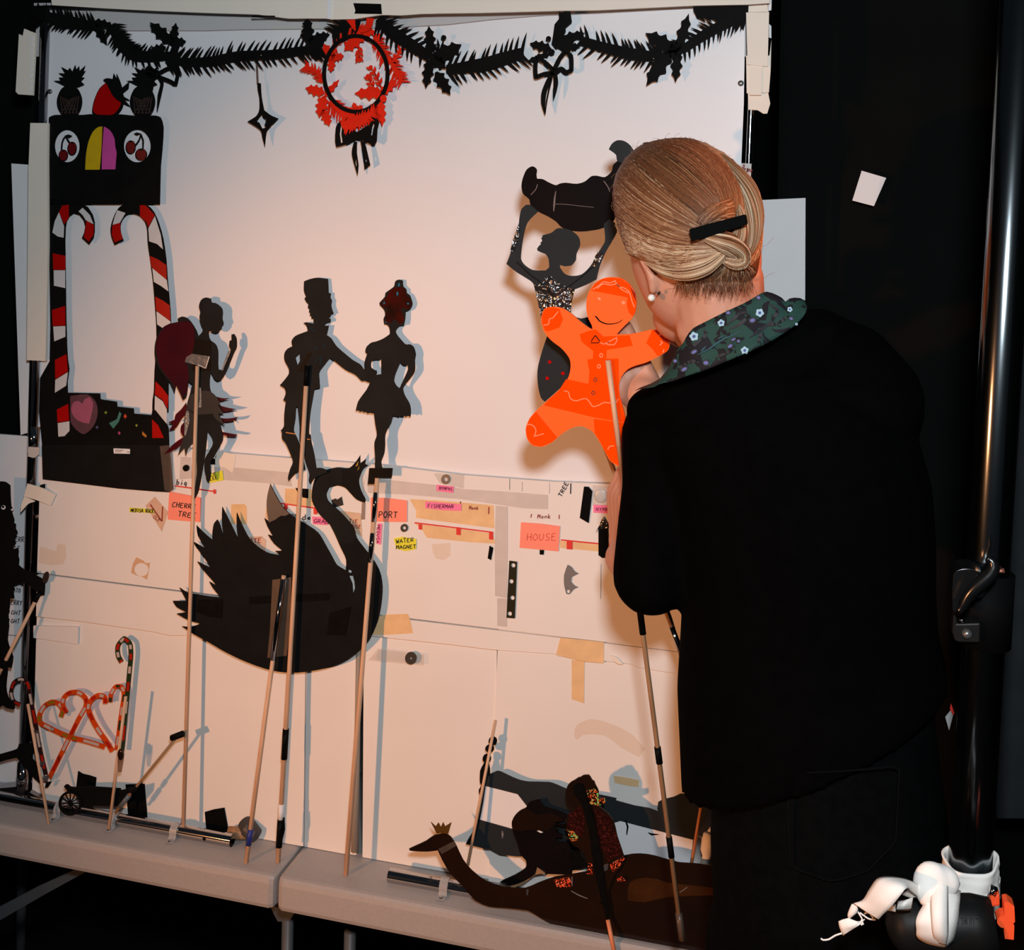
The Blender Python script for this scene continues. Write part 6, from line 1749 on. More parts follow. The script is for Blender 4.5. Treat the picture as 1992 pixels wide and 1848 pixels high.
def loft(m, secs, n=28):
    """secs: (py, left px, right px, y centre, half depth)"""
    vs, fs = [], []
    for (py, l, r, yc, hd) in secs:
        pl, pr = py if isinstance(py, tuple) else (py, py)
        a, b2 = Q(l, pl, yc), Q(r, pr, yc)
        c_ = (a + b2) / 2
        hw = (b2 - a).length / 2
        ax = (b2 - a).normalized()
        ay = Vector((-ax.y, ax.x, 0)).normalized()
        for k in range(n):
            t = 2 * pi * k / n
            vs.append(c_ + ax * hw * cos(t) + ay * hd * sin(t))
    for i in range(len(secs) - 1):
        for k in range(n):
            j = (k + 1) % n
            fs.append((i * n + k, (i + 1) * n + k, (i + 1) * n + j, i * n + j))
    fs.append(tuple(range(n)))
    fs.append(tuple((len(secs) - 1) * n + k for k in range(n - 1, -1, -1)))
    m.add(vs, fs)


loft(m, [(742, 1345, 1660, -0.335, 0.062), (800, 1290, 1745, -0.325, 0.098), (860, 1275, 1790, -0.315, 0.112), (950, 1300, 1815, -0.31, 0.118), (1060, 1316, 1822, -0.31, 0.116), (1160, 1327, 1822, -0.31, 0.110), (1230, 1323, 1826, -0.31, 0.110), ((1330, 1270), 1317, 1835, -0.312, 0.115), ((1420, 1300), 1321, 1842, -0.314, 0.122), ((1532, 1335), 1326, 1846, -0.316, 0.124)])
limb(m, [(Q(1262, 800, -0.335), 0.026), (Q(1330, 772, -0.358), 0.029), (Q(1420, 742, -0.368), 0.032), (Q(1520, 700, -0.368), 0.035), (Q(1590, 668, -0.355), 0.038), (Q(1650, 720, -0.33), 0.052), (Q(1690, 780, -0.32), 0.058)])
limb(m, [(Q(1300, 848, -0.305), rpx(1300, 848, -.305, 92)), (Q(1284, 960, -0.318), rpx(1284, 960, -.318, 76)), (LE + Vector((0.001, 0, 0)), rpx(1264, 1120, -.335, 75))])
limb(m, [(LE, rpx(1264, 1120, -.335, 66)), (Q(1243, 1104, -0.275), 0.030)])
limb(m, [(Q(1690, 800, -0.30), 0.058), (RE, 0.046), (Q(1400, 850, -0.175), 0.038), (Q(1330, 808, -0.205), 0.034)])
card = remeshed(m, 'cardigan', KNIT, per, 0.006, 4)

# --- jeans
m = MB()
loft(m, [(1370, 1392, 1815, -0.312, 0.108), (1500, 1385, 1832, -0.313, 0.114), (1600, 1381, 1845, -0.315, 0.118), (1700, 1384, 1850, -0.316, 0.122), (1800, 1393, 1850, -0.313, 0.115), (1860, 1398, 1848, -0.31, 0.108)])
for s_ in (-1, 1):
    hx = PX + s_ * 0.058
    limb(m, [(Vector((hx, -0.312, 0.92)), 0.066), (Vector((hx + s_ * 0.006, -0.30, 0.50)), 0.062), (Vector((hx + s_ * 0.012, -0.325, 0.10)), 0.058)])
remeshed(m, 'jeans', DENIM, per, 0.008, 3)
yk = lambda x, y: 0.3155 + 0.1235 * sqrt(max(0.05, 1 - ((x - 1616) / 236) ** 2)) + 0.001
SEAM = mat('denim_seam', (0.0042, 0.0048, 0.0052), 0.9, spec=0.03)
m = MB()
pp = resamp(Z('X8', [(780, 860), (770, 1100), (790, 1345), (1000, 1420), (1180, 1370), (1330, 1220), (1350, 822), (1060, 850), (780, 860)]), 40)
m.strip(pp, 1.6, 0, 0.002, lift=yk)
m.build('back_pocket', SEAM, per)
m = MB()
pl = [(x, y) for x, y in Z('X2', [(272, 1640), (320, 1580), (346, 1600), (338, 1640), (306, 1760)])]
m.plate(pl, 0.345, 0.001)
tg = m.build('pocket_tag', mat('grey_paper_tag', (0.30, 0.30, 0.30), 0.7), per)
MB().plate(Z('X2', [(323, 1518), (356, 1605), (342, 1622), (314, 1570)]), 0.346, 0.0008).build('tag_edge', RTAPE, tg)
for s_ in (-1, 1):
    hx = PX + s_ * 0.072
    m = MB()
    limb(m, [(Vector((hx, -0.350, 0.046)), 0.044), (Vector((hx + s_ * 0.01, -0.17, 0.040)), 0.038)])
    remeshed(m, 'shoe', BLACKM, per, 0.006, 3)
# ------------------------------------------------------------------ black pole with clamps at the right foreground
SP = 0.46
stand = thing('stage_pole', 'tall black glossy pole with a lever clamp standing at the right, nearest the camera', 'pole', (P(1889, 1659, SP).x, -SP, 0.0))


def pole_x(z):
    a, b2 = P(1988, 0, SP), P(1889, 1659, SP)
    return a.x + (b2.x - a.x) * (z - a.z) / (b2.z - a.z)


PR = 0.0190
MB().tube([(pole_x(0.0), -SP, 0.0), (pole_x(2.9), -SP, 2.9)], PR, 40).build('tube', BLACKC, stand, smooth_=True)
MB().tube([(pole_x(0), -SP, 0.0), (pole_x(0), -SP, 0.012)], 0.065, 40).build('base_plate', BLACKM, stand, smooth_=False)
c_ = P(1889, 1180, SP)
m = MB()
A, Bq = P(1897, 1110, SP), P(1889, 1248, SP)
m.tube([(pole_x(A.z), -SP, A.z), (pole_x(Bq.z), -SP, Bq.z)], PR + 0.0045, 36)
m.build('clamp_collar', mat('matt_black_casting', (0.0025, 0.0026, 0.0028), 0.7, spec=0.05), stand, smooth_=True)
MB().plate(smooth(Z('X2', [(345, 380), (370, 330), (440, 310), (520, 315), (600, 350), (640, 420), (640, 500), (600, 560), (540, 580), (460, 680), (400, 720), (345, 690), (335, 560)]), 3), SP + 0.042, 0.030).build('clamp_housing', BLACKP, stand, auto=0.004)
hp = [P(*q, SP + 0.056) for q in smooth(Z('X2', [(645, 212), (690, 240), (705, 290), (680, 350), (620, 410), (540, 480), (480, 550), (430, 640), (395, 690)]), 4, False)]
MB().tube(hp, [0.0018 + 0.0045 * sin(pi * min(max((i + 2) / (len(hp) + 3), 0.1), 0.9)) for i in range(len(hp))], 12).build('clamp_lever', BLACKP, stand, smooth_=True)
MB().plate(Z('X2', [(345, 690), (380, 690), (378, 800), (420, 800), (590, 795), (585, 975), (400, 970), (355, 950), (335, 880)]), SP + 0.030, 0.014).build('clamp_jaw', BLACKM, stand, auto=0.002)
MB().tube([P(*z1('X2', 466, 890), SP + 0.031), P(*z1('X2', 466, 890), SP + 0.033)], 0.0042, 16).build('clamp_bolt', STEEL, stand, smooth_=True)
MB().tube([P(*z1('X2', 390, 770), SP + 0.033), P(*z1('X2', 450, 770), SP + 0.033)], 0.002, 8).build('clamp_pin', CHROME, stand, smooth_=True)
MB().tube([P(*z1('X2', 735, 332), SP + 0.018), P(*z1('X2', 802, 322), SP + 0.018)], [0.0012, 0.0024], 10).build('clamp_screw', mat('copper_screw', (0.35, 0.12, 0.08), 0.4, metal=0.6), stand, smooth_=True)

# bar clamp lying across the pole
BD2 = 0.530
bar = thing('bar_clamp', 'black bar clamp with orange levers lashed across the pole by white cloth', 'clamp', P(1830, 1840, BD2))
A, Bq = P(1722, 1795, BD2), P(1935, 1800, BD2)
m = MB()
pts, rs = [], []
for k in range(7):
    a = pi / 2 * k / 6
    pts.append(A + (Bq - A).normalized() * 0.018 * (1 - cos(a))); rs.append(max(0.024 * sin(a), 0.001))
for k in range(1, 6):
    pts.append(A.lerp(Bq, 0.12 + 0.88 * k / 5)); rs.append(0.024 if k < 5 else 0.021)
m.tube(pts, rs, 28)
m.build('handle_body', BLACKM, bar, smooth_=True)
m = MB()
for i, st in enumerate(([(0, 0), (0, 1)], [(0, 1), (.6, 1), (.6, 0), (.2, 0)], [(0, 0), (.3, 1), (.5, .4), (.7, 1), (.9, 0)], [(0, 0), (0, 1)], [(0, 0), (.1, 1), (.7, 0), (.7, 1)], [(.4, 0), (.4, 1)], [(0, 1), (.8, 1)])):
    x0 = 1405 + i * 26
    m.strip([z1('X1', x0 + gx * 20, 1000 - gy * 60 + i * 0.6) for gx, gy in st], 1.0, BD2 + 0.0242, 0.0006)
m.build('faint_lettering', mat('grey_moulded_letters', (0.05, 0.05, 0.052), 0.5), bar)
ORP = mat('orange_plastic', (0.95, 0.10, 0.025), 0.45)
MB().plate(Z('X1', [(1690, 735), (1775, 730), (1779, 850), (1672, 858)]), BD2 - 0.002, 0.012).build('orange_lever', ORP, bar, auto=0.002)
MB().plate(smooth(Z('X1', [(1812, 812), (1850, 805), (1905, 845), (1912, 985), (1893, 1000), (1905, 1015), (1900, 1145), (1820, 1135), (1812, 1040), (1780, 1030), (1752, 995), (1752, 960), (1780, 938), (1818, 930)]), 3, corner=50), BD2 + 0.012, 0.012).build('orange_trigger', ORP, bar, auto=0.003)
MB().tube([P(*z1('X1', 1690, 690), BD2 - 0.002), P(*z1('X1', 1740, 715), BD2 - 0.002)], 0.004, 10).build('steel_spring', CHROME, bar, smooth_=True)

# white cloth strip tied round pole and clamp
CLOTH = mat('white_cotton_cloth', (0.92, 0.87, 0.82), 0.9, spec=0.1, bump=0.12, bscale=900)
cl = thing('cloth_tie', 'white cloth strip knotted round the black pole and bar clamp with a frayed end', 'cloth', P(1830, 1835, 0.55))


def wrap(zpx0, zpx1, r0, amp, nrow=7, n=44, seedv=0):
    vs, fs = [], []
    for k in range(nrow):
        t = k / (nrow - 1)
        zz = P(1888, zpx0 + (zpx1 - zpx0) * t, SP).z
        for i in range(n):
            a = 2 * pi * i / n
            r = PR + r0 + amp * sin(3 * pi * t * 1.3 + a * 0.5 + seedv) + 0.0012 * sin(5 * a + 3 * t)
            vs.append(Vector((pole_x(zz) + r * cos(a), -SP + r * sin(a), zz + 0.004 * sin(a + 0.8) * (1 - t))))
    for k in range(nrow - 1):
        for i in range(n):
            j = (i + 1) % n
            fs.append((k * n + i, k * n + j, (k + 1) * n + j, (k + 1) * n + i))
    return vs, fs


m = MB()
m.add(*wrap(1668, 1722, 0.0032, 0.0006))
o = m.build('upper_wrap', CLOTH, cl, smooth_=True)
o.modifiers.new('s', 'SOLIDIFY').thickness = 0.002
m = MB()
m.add(*wrap(1708, 1768, 0.0040, 0.0018, 9, 44, 1.0))
o = m.build('lower_wrap', CLOTH, cl, smooth_=True)
o.modifiers.new('s', 'SOLIDIFY').thickness = 0.002


def ribbon3(rows):
    """cloth band: rows of (left pixel, right pixel, depth left, depth right), crowned across"""
    n = 7
    vs, fs = [], []
    for (a, b2, d0, d1, cr) in rows:
        for k in range(n):
            t = k / (n - 1)
            vs.append(P(a[0] * (1 - t) + b2[0] * t, a[1] * (1 - t) + b2[1] * t, d0 * (1 - t) + d1 * t + cr * sin(pi * t)))
    for i in range(len(rows) - 1):
        for k in range(n - 1):
            fs.append((i * n + k, i * n + k + 1, (i + 1) * n + k + 1, (i + 1) * n + k))
    return vs, fs


def band(name, v, rows, mt=None):
    rr = [(z1(v, *a), z1(v, *b2), d0, d1, cr) for a, b2, d0, d1, cr in rows]
    # spline between rows
    out = []
    for i in range(len(rr) - 1):
        for k in range(5):
            t = k / 5
            p0, p1, p2, p3 = rr[max(i - 1, 0)], rr[i], rr[i + 1], rr[min(i + 2, len(rr) - 1)]

            def cr_(f):
                a, b_, c_, d_ = f(p0), f(p1), f(p2), f(p3)
                return 0.5 * (2 * b_ + (c_ - a) * t + (2 * a - 5 * b_ + 4 * c_ - d_) * t * t + (3 * b_ - a - 3 * c_ + d_) * t**3)
            out.append(((cr_(lambda q: q[0][0]), cr_(lambda q: q[0][1])), (cr_(lambda q: q[1][0]), cr_(lambda q: q[1][1])), cr_(lambda q: q[2]), cr_(lambda q: q[3]), cr_(lambda q: q[4])))
    out.append(rr[-1])
    m = MB()
    m.add(*ribbon3(out))
    o = m.build(name, mt or CLOTH, cl, smooth_=True)
    o.modifiers.new('s', 'SOLIDIFY').thickness = 0.0016
    return o


# band over the bar clamp
band('lashing', 'X1', [((1230, 640), (1420, 720), 0.530, 0.520, 0.006), ((1190, 700), (1412, 760), 0.552, 0.546, 0.006), ((1090, 850), (1400, 850), 0.564, 0.558, 0.006), ((1030, 960), (1390, 960), 0.570, 0.564, 0.005), ((1030, 1040), (1372, 1060), 0.568, 0.564, 0.006), ((1040, 1110), (1345, 1150), 0.562, 0.560, 0.007), ((1130, 1165), (1300, 1195), 0.550, 0.552, 0.006), ((1150, 1185), (1280, 1200), 0.525, 0.530, 0.0)])
band('lashing_fold', 'X1', [((1180, 660), (1300, 640), 0.555, 0.555, 0.004), ((1165, 800), (1300, 800), 0.568, 0.566, 0.004), ((1170, 950), (1300, 950), 0.576, 0.573, 0.004), ((1180, 1080), (1300, 1100), 0.574, 0.572, 0.004), ((1200, 1150), (1290, 1175), 0.562, 0.562, 0.003)])
m = MB()
for x, y, rx, rz, d in ((1165, 650, 0.016, 0.020, 0.552), (1235, 610, 0.017, 0.014, 0.548), (1130, 710, 0.010, 0.014, 0.556)):
    m.ball(P(*z1('X1', x, y), d), (rx, 0.010, rz), 18, 12)
o = m.build('knot', CLOTH, cl, smooth_=True)
md = o.modifiers.new('r', 'REMESH'); md.mode = 'VOXEL'; md.voxel_size = 0.0025; md.use_smooth_shade = True
sm_ = o.modifiers.new('s', 'SMOOTH'); sm_.iterations = 3
# long tail arching out to the left
band('cloth_tail', 'X1', [((1110, 700), (1060, 770), 0.548, 0.552, 0.002), ((1000, 640), (960, 690), 0.562, 0.570, 0.003), ((860, 598), (930, 690), 0.570, 0.586, 0.004), ((700, 598), (880, 745), 0.574, 0.590, 0.004), ((620, 690), (800, 840), 0.574, 0.588, 0.004), ((555, 790), (735, 900), 0.570, 0.582, 0.003), ((470, 815), (690, 950), 0.566, 0.576, 0.002)])
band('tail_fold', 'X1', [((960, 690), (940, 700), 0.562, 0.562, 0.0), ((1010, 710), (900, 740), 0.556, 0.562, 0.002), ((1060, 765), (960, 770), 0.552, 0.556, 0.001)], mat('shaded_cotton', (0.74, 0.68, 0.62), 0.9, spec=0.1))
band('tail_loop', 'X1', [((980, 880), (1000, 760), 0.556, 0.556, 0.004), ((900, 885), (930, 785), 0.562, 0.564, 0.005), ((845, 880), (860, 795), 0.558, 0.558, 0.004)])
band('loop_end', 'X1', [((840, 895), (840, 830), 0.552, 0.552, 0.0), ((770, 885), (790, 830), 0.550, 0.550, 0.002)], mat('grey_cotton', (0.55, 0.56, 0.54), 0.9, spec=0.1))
band('frayed_end', 'X1', [((455, 818), (500, 830), 0.562, 0.564, 0.0), ((420, 920), (490, 880), 0.560, 0.562, 0.002), ((425, 935), (440, 920), 0.559, 0.560, 0.0)])
band('torn_flap', 'X1', [((335, 975), (420, 945), 0.558, 0.560, 0.0), ((345, 1030), (520, 990), 0.559, 0.562, 0.002), ((370, 1095), (560, 955), 0.558, 0.562, 0.001)])
m = MB()
for pth in ([(360, 1085), (300, 1105), (240, 1140), (190, 1145), (170, 1132)], [(520, 900), (560, 930), (600, 955), (660, 965)], [(560, 910), (600, 900), (640, 950)], [(470, 1010), (540, 985), (550, 1000), (530, 1010)], [(500, 890), (540, 960), (520, 990)]):
    g = smooth(Z('X1', pth), 5, False)
    m.tube([P(x, y, 0.561) for x, y in g], 0.0007, 6)
m.build('loose_thread', CLOTH, cl)
MB().tube([P(1812, 1838, 0.548), P(1790, 1870, 0.545)], 0.003, 8).build('twig_end', WOODD, cl, smooth_=True)

# ------------------------------------------------------------------ notes, washers, tapes and marks on the ledge
LD2 = 0.0104


def item(name, mt, v, pts, d, label, cat, th=0.0005, group=None):
    return MB().plate(Z(v, pts), d, th).build(name, mt, label=label, cat=cat, group=group)


def letter(o, mt, *args):
    m = MB()
    for a in args: m.text(*a)
    return m.build('lettering', mt, o)


# grey tape runs and masking tape first (lowest layer)
item('grey_tape', GTAPE, 'Y2', [(480, 192), (690, 196), (1215, 245), (1235, 380), (1000, 350), (600, 318), (470, 300)], LD2, 'wide grey tape run along the ledge above the black swan wing', 'tape')
item('grey_tape', GTAPE, 'W2', [(60, 232), (140, 190), (560, 235), (760, 265), (950, 275), (1350, 305), (1350, 408), (1180, 402), (720, 335), (320, 302), (60, 292)], LD2, 'long grey tape run along the ledge under the nymph note', 'tape')
item('grey_tape', GTAPE, 'W2', [(974, 382), (1060, 392), (1060, 640), (1056, 1046), (970, 1030), (968, 700)], LD2 + 0.0004, 'vertical grey tape run on the ledge beside the holed black strip', 'tape')
item('grey_tape', GTAPE, 'W2', [(985, 1046), (1056, 1050), (1056, 1252), (986, 1245)], LD2, 'short lower grey tape end on the ledge left of the holed black strip', 'tape')
item('grey_tape', GTAPE, 'V7', [(300, 1465), (385, 1470), (390, 1640), (290, 1650)], LD2 + 0.0002, 'grey tape patch behind the fairy foot with a round black magnet', 'tape')
item('cream_tape', FOAM2, 'Y2', [(490, 30), (690, 70), (685, 130), (660, 250), (600, 205), (490, 165)], LD2 + 0.0005, 'cream tape patch on the ledge right of the fairy foot', 'tape')
item('masking_tape', MTAPE, 'Y2', [(645, 552), (770, 550), (796, 575), (798, 745), (645, 742)], LD2, 'tan masking tape square above the black swan tail feathers', 'tape')
item('masking_tape', MTAPE, 'Y2', [(1168, 400), (1440, 408), (1440, 585), (1165, 548)], LD2, 'tan masking tape square behind the soldier rod', 'tape')
item('masking_tape', MTAPE, 'Y2', [(985, 590), (1010, 570), (1025, 720), (975, 680)], LD2, 'tan masking tape corner beside the black swan wing tip', 'tape')
t1_ = item('masking_tape', MTAPE, 'W2', [(358, 336), (560, 345), (960, 380), (966, 545), (400, 470), (405, 420)], LD2, 'wide tan masking tape under the pink fisherman note', 'tape')
item('masking_tape', MTAPE, 'W2', [(398, 512), (950, 582), (975, 655), (800, 645), (480, 612), (450, 560)], LD2 + 0.0002, 'narrow tan masking tape under the red line', 'tape')
item('masking_tape', MTAPE, 'W2', [(120, 1185), (180, 1165), (345, 1158), (360, 1200), (382, 1298), (140, 1312), (90, 1310)], LD2, 'tan masking tape behind the black swan breast', 'tape')
item('masking_tape', MTAPE, 'W2', [(1438, 1330), (1600, 1345), (1752, 1362), (1750, 1512), (1600, 1500), (1408, 1452)], LD2 + 0.0004, 'tan masking tape square on the foam strip at the lower right', 'tape')
item('masking_tape', MTAPE, 'N', [(1112, 1284), (1137, 1286), (1136, 1368), (1112, 1360)], 0.0068, 'vertical tan masking tape below the square on the foam strip', 'tape')
item('masking_tape', MTAPE, 'W8', [(1328, 320), (1400, 330), (1474, 345), (1470, 383), (1420, 378), (1335, 360)], 0.0068, 'small torn tan masking tape on the board above the banner puppet', 'tape')
item('masking_tape', MTAPE, 'N', [(1088, 1052), (1200, 1062), (1200, 1076), (1090, 1066)], LD2, 'thin tan masking tape under the red line right of the house note', 'tape')
dt = item('masking_tape', mat('light_tan_tape', (0.68, 0.46, 0.33), 0.7, var=0.1, scale=60), 'W6', [(1265, 193), (1375, 320), (1322, 480), (1188, 268)], LD2, 'diamond shaped tan tape with red pen marks beside the rock note', 'tape')
m = MB()
for s_ in ([(1228, 258), (1320, 395)], [(1328, 275), (1322, 395)]):
    m.strip(Z('W6', s_), 2.4, LD2 + 0.0004, 0.0003)
m.text('CLE', z1('W6', 1248, 365), z1('W6', 1300, 400), 6, 1.2, LD2 + 0.0004)
m.build('lettering', INKR, dt)
MB().plate([Z('W6', [(1112, 690), (1170, 715), (1185, 735), (1225, 735), (1212, 820), (1200, 872), (1165, 850), (1110, 835), (1070, 815), (1085, 740)]), Z('W6', ell(1155, 790, 58, 54))], LD2, 0.0004).build('masking_tape', mat('tan_ring_tape', (0.64, 0.40, 0.24), 0.7), label='tan tape square with a round hole on the ledge above the tall candy cane', cat='tape')
item('glue_mark', STAIN, 'W6', [(325, 600), (460, 640), (470, 575), (535, 590), (540, 690), (515, 745), (430, 755), (315, 735)], LD2, 'pale brown glue mark on the ledge beside the left post', 'stain', 0.0002)
m = MB().strip(Z('W8', [(1115, 110), (1140, 60), (1200, 40), (1300, 60), (1400, 120), (1490, 190)]), [6, 24, 30, 26, 34, 20], 0.0066, 0.0002, sm=4)
m.build('glue_mark', STAIN, label='curved pale glue mark on the board below the vertical masking tape', cat='stain')
item('glue_mark', STAIN, 'W2', [(515, 660), (650, 650), (650, 740), (600, 775), (545, 760), (525, 720)], LD2, 'pale rounded glue mark below the tan tape on the ledge', 'stain', 0.0002)
item('clear_tape', CTAPE, 'W2', [(130, 1408), (460, 1450), (460, 1528), (60, 1490)], LD2 + 0.0010, 'clear tape strip holding the dark rubber washer', 'tape', 0.0003)
item('clear_tape', CTAPE, 'W2', [(1670, 235), (1790, 245), (1790, 400), (1670, 380)], LD2 + 0.0002, 'clear tape square holding the pale round magnet', 'tape', 0.0003)
item('clear_tape', CTAPE, 'W2', [(530, 150), (750, 160), (745, 260), (570, 220)], LD2 + 0.0006, 'clear tape strip holding the metal washer at the top of the ledge', 'tape', 0.0003)

# red lines with tabs
for v, ln, tabs, lb in (('Y2', [(98, 374), (300, 402), (500, 432)], [(485, 430, 24, 45)], 'thin red tape line above the cherry tree note'), ('Y2', [(1120, 542), (1300, 568), (1475, 592)], [(1175, 575, 34, 60), (1462, 620, 36, 62)], 'thin red tape line behind the black swan neck'),
                        ('W2', [(392, 505), (680, 540), (955, 574)], [(434, 535, 26, 40), (708, 565, 32, 58), (942, 598, 30, 58)], 'thin red tape line with three tabs across the tan tape'), ('W2', [(1442, 628), (1640, 648), (1820, 666)], [(1505, 664, 42, 66), (1808, 702, 30, 56)], 'thin red tape line with tabs right of the house note')):
    s_ = VIEWS[v][2]
    m = MB().strip(Z(v, ln), 2.4, LD2 + 0.0008, 0.0003)
    o = m.build('red_line', RTAPE, label=lb, cat='tape')
    for (x, y, w, h) in tabs:
        MB().plate(Z(v, [(x - w / 2, y - h / 2), (x + w / 2, y - h / 2 + 4), (x + w / 2, y + h / 2), (x - w / 2, y + h / 2 - 3)]), LD2 + 0.0011, 0.0003).build('red_tab', RTAPE, o)

# sticky notes
nd = LD2 + 0.0014
n1 = item('sticky_note', ORNOTE, 'Y2', [(46, 430), (200, 458), (356, 490), (346, 726), (30, 700)], nd, 'orange sticky note lettered CHERRY TREE', 'note')
letter(n1, INK, ('CHERRY', z1('Y2', 68, 578), z1('Y2', 300, 600), 9.5, 1.6, nd + 0.0004), ('TREE', z1('Y2', 122, 668), z1('Y2', 305, 690), 9.5, 1.6, nd + 0.0004))
n2 = item('sticky_note', YNOTE, 'Y2', [(408, 268), (560, 225), (572, 320), (438, 346)], nd, 'bright yellow sticky note under the fairy toe', 'note')
letter(n2, INK, ('CE', z1('Y2', 440, 285), z1('Y2', 505, 268), 6, 1.2, nd + 0.0004), ('LEE', z1('Y2', 440, 325), z1('Y2', 515, 305), 6, 1.2, nd + 0.0004))
n3 = item('note_slip', YNOTE, 'W6', [(1058, 284), (1160, 290), (1258, 302), (1256, 330), (1150, 322), (1058, 320)], nd, 'thin yellow slip lettered MEDISA ROCK', 'note')
letter(n3, INK, ('MEDISA ROCK', z1('W6', 1066, 318), z1('W6', 1256, 326), 6.5, 1.3, nd + 0.0004))
n4 = item('sticky_note', ORNOTE, 'W2', [(78, 325), (200, 328), (340, 346), (338, 500), (80, 496)], nd, 'orange sticky note lettered PORT behind the ballerina rod', 'note')
letter(n4, INK, ('PORT', z1('W2', 130, 470), z1('W2', 272, 470), 12, 1.7, nd + 0.0004))
n5 = item('note_slip', PNOTE, 'W2', [(551, 232), (675, 246), (670, 291), (549, 276)], nd, 'pink slip lettered NYMPHS under the metal washer', 'note')
letter(n5, INKB, ('NYMPHS', z1('W2', 566, 268), z1('W2', 664, 276), 6.5, 1.2, nd + 0.0004))
n6 = item('note_slip', PNOTE, 'W2', [(470, 352), (600, 362), (730, 374), (728, 420), (600, 415), (468, 400)], nd, 'pink slip lettered FISHERMAN on the tan tape', 'note')
letter(n6, INKB, ('FISHERMAN', z1('W2', 484, 398), z1('W2', 672, 402), 7.5, 1.4, nd + 0.0004))
n7 = item('note_slip', PNOTE, 'W2', [(130, 508), (160, 514), (150, 662), (120, 655)], nd, 'narrow pink slip lettered MEDUSA on its side', 'note')
letter(n7, INKB, ('MEDUSA', z1('W2', 124, 518), z1('W2', 116, 652), 6, 1.3, nd + 0.0004))
n8 = item('sticky_note', YNOTE, 'W2', [(243, 618), (300, 606), (405, 622), (402, 695), (330, 708), (262, 692)], nd, 'yellow sticky note lettered WATER MAGNET', 'note')
letter(n8, INK, ('WATER', z1('W2', 258, 655), z1('W2', 388, 640), 8, 1.4, nd + 0.0004), ('MAGNET', z1('W2', 258, 695), z1('W2', 404, 688), 7.5, 1.4, nd + 0.0004))
n9 = item('sticky_note', ORNOTE, 'W2', [(1156, 502), (1300, 512), (1436, 530), (1426, 710), (1146, 684)], nd, 'orange sticky note lettered HOUSE', 'note')
letter(n9, mat('faint_red_pen', (0.70, 0.10, 0.06), 0.7), ('HOUSE', z1('W2', 1192, 634), z1('W2', 1412, 632), 14, 1.5, nd + 0.0004))
n10 = item('note_slip', PNOTE, 'W2', [(1676, 376), (1830, 384), (1830, 442), (1676, 432)], nd, 'pink slip lettered NYMPH beside the performer hand', 'note')
letter(n10, INKB, ('NYMPH', z1('W2', 1690, 420), z1('W2', 1812, 424), 6.5, 1.3, nd + 0.0004))
n11 = item('note_slip', PNOTE, 'Y2', [(1428, 672), (1530, 678), (1580, 690), (1580, 755), (1438, 745)], nd, 'pink slip lettered GRAB behind the black swan neck', 'note')
letter(n11, INKB, ('GRAB', z1('Y2', 1440, 730), z1('Y2', 1590, 742), 7.5, 1.6, nd + 0.0004))
n12 = item('note_slip', mat('tan_note_paper', (0.70, 0.50, 0.34), 0.7, var=0.1, scale=40), 'Y2', [(1700, 615), (1900, 640), (1915, 870), (1860, 830), (1760, 740), (1690, 640)], LD2 + 0.0004, 'tan paper slip with brown pen lettering inside the black swan neck', 'note')
letter(n12, INKR, ('TIE', z1('Y2', 1785, 735), z1('Y2', 1870, 738), 7.5, 1.4, LD2 + 0.0009), ('HOUSE', z1('Y2', 1775, 778), z1('Y2', 1900, 788), 7, 1.3, LD2 + 0.0009))
n13 = item('note_slip', mat('pale_peach_card', (0.72, 0.52, 0.40), 0.7, var=0.1, scale=30), 'Y2', [(790, 870), (940, 860), (982, 900), (975, 1040), (800, 1040)], LD2 + 0.0004, 'pale peach card with red lettering above the black swan back', 'note')
letter(n13, INKR, ('ATE', z1('Y2', 818, 925), z1('Y2', 940, 925), 9, 1.5, LD2 + 0.0009))

# lettering straight on the ledge, each word a mark of its own
def mark(mt, words=(), strokes=(), off=0.0003):
    m = MB()
    for a in words: m.text(*a, LD2 + off)
    for v, pth, w in strokes: m.strip(Z(v, pth), w, LD2 + off, 0.0003)
    m.build('pen_mark', mt, notes_board)


mark(INK, [('TREE', z1('W2', 1446, 325), z1('W2', 1500, 220), 8, 1.6)], [('W2', [(1514, 222), (1512, 298)], 2.2)])
mark(INK, [('big', z1('Y2', 108, 362), z1('Y2', 218, 370), 11, 1.6)], off=0.0007)
mark(INK, [('de', z1('Y2', 1325, 705), z1('Y2', 1425, 700), 10, 1.7), ('OL', z1('Y2', 1215, 690), z1('Y2', 1295, 692), 8, 1.6)], [('Y2', [(1330, 735), (1345, 720), (1370, 730), (1340, 745), (1365, 752)], 1.4)], 0.0009)
mark(INK, [('niu', z1('Y2', 455, 100), z1('Y2', 535, 108), 8, 1.2)], off=0.0014)
mark(INK, (), [('W2', [(1076, 190), (1075, 268)], 0.7)])
for x0, y0, y1 in ((1165, 215, 285), (1361, 222, 300)):
    mark(INK, (), [('W2', [(x0, y0 + (y1 - y0) * k / 5), (x0, y0 + (y1 - y0) * (k + .5) / 5)], 0.9) for k in range(5)])
mark(INK, (), [('W2', [(1730, 800), (1728, 1052)], 0.5)])
mark(INKR, [('Monk', z1('W2', 1272, 475), z1('W2', 1372, 474), 8, 1.4)], [('W2', [(1232, 442), (1226, 468)], 1.8), ('W2', [(1430, 448), (1430, 478)], 1.8)])
m = MB()
m.text('Monk', z1('W2', 782, 410), z1('W2', 852, 412), 7, 1.3, LD2 + 0.0006)
m.strip(Z('W2', [(926, 392), (924, 442)]), 2.2, LD2 + 0.0006, 0.0003)
m.strip(Z('W2', [(722, 352), (722, 370)]), 2.0, LD2 + 0.0006, 0.0003)
m.build('lettering', INKR, t1_)

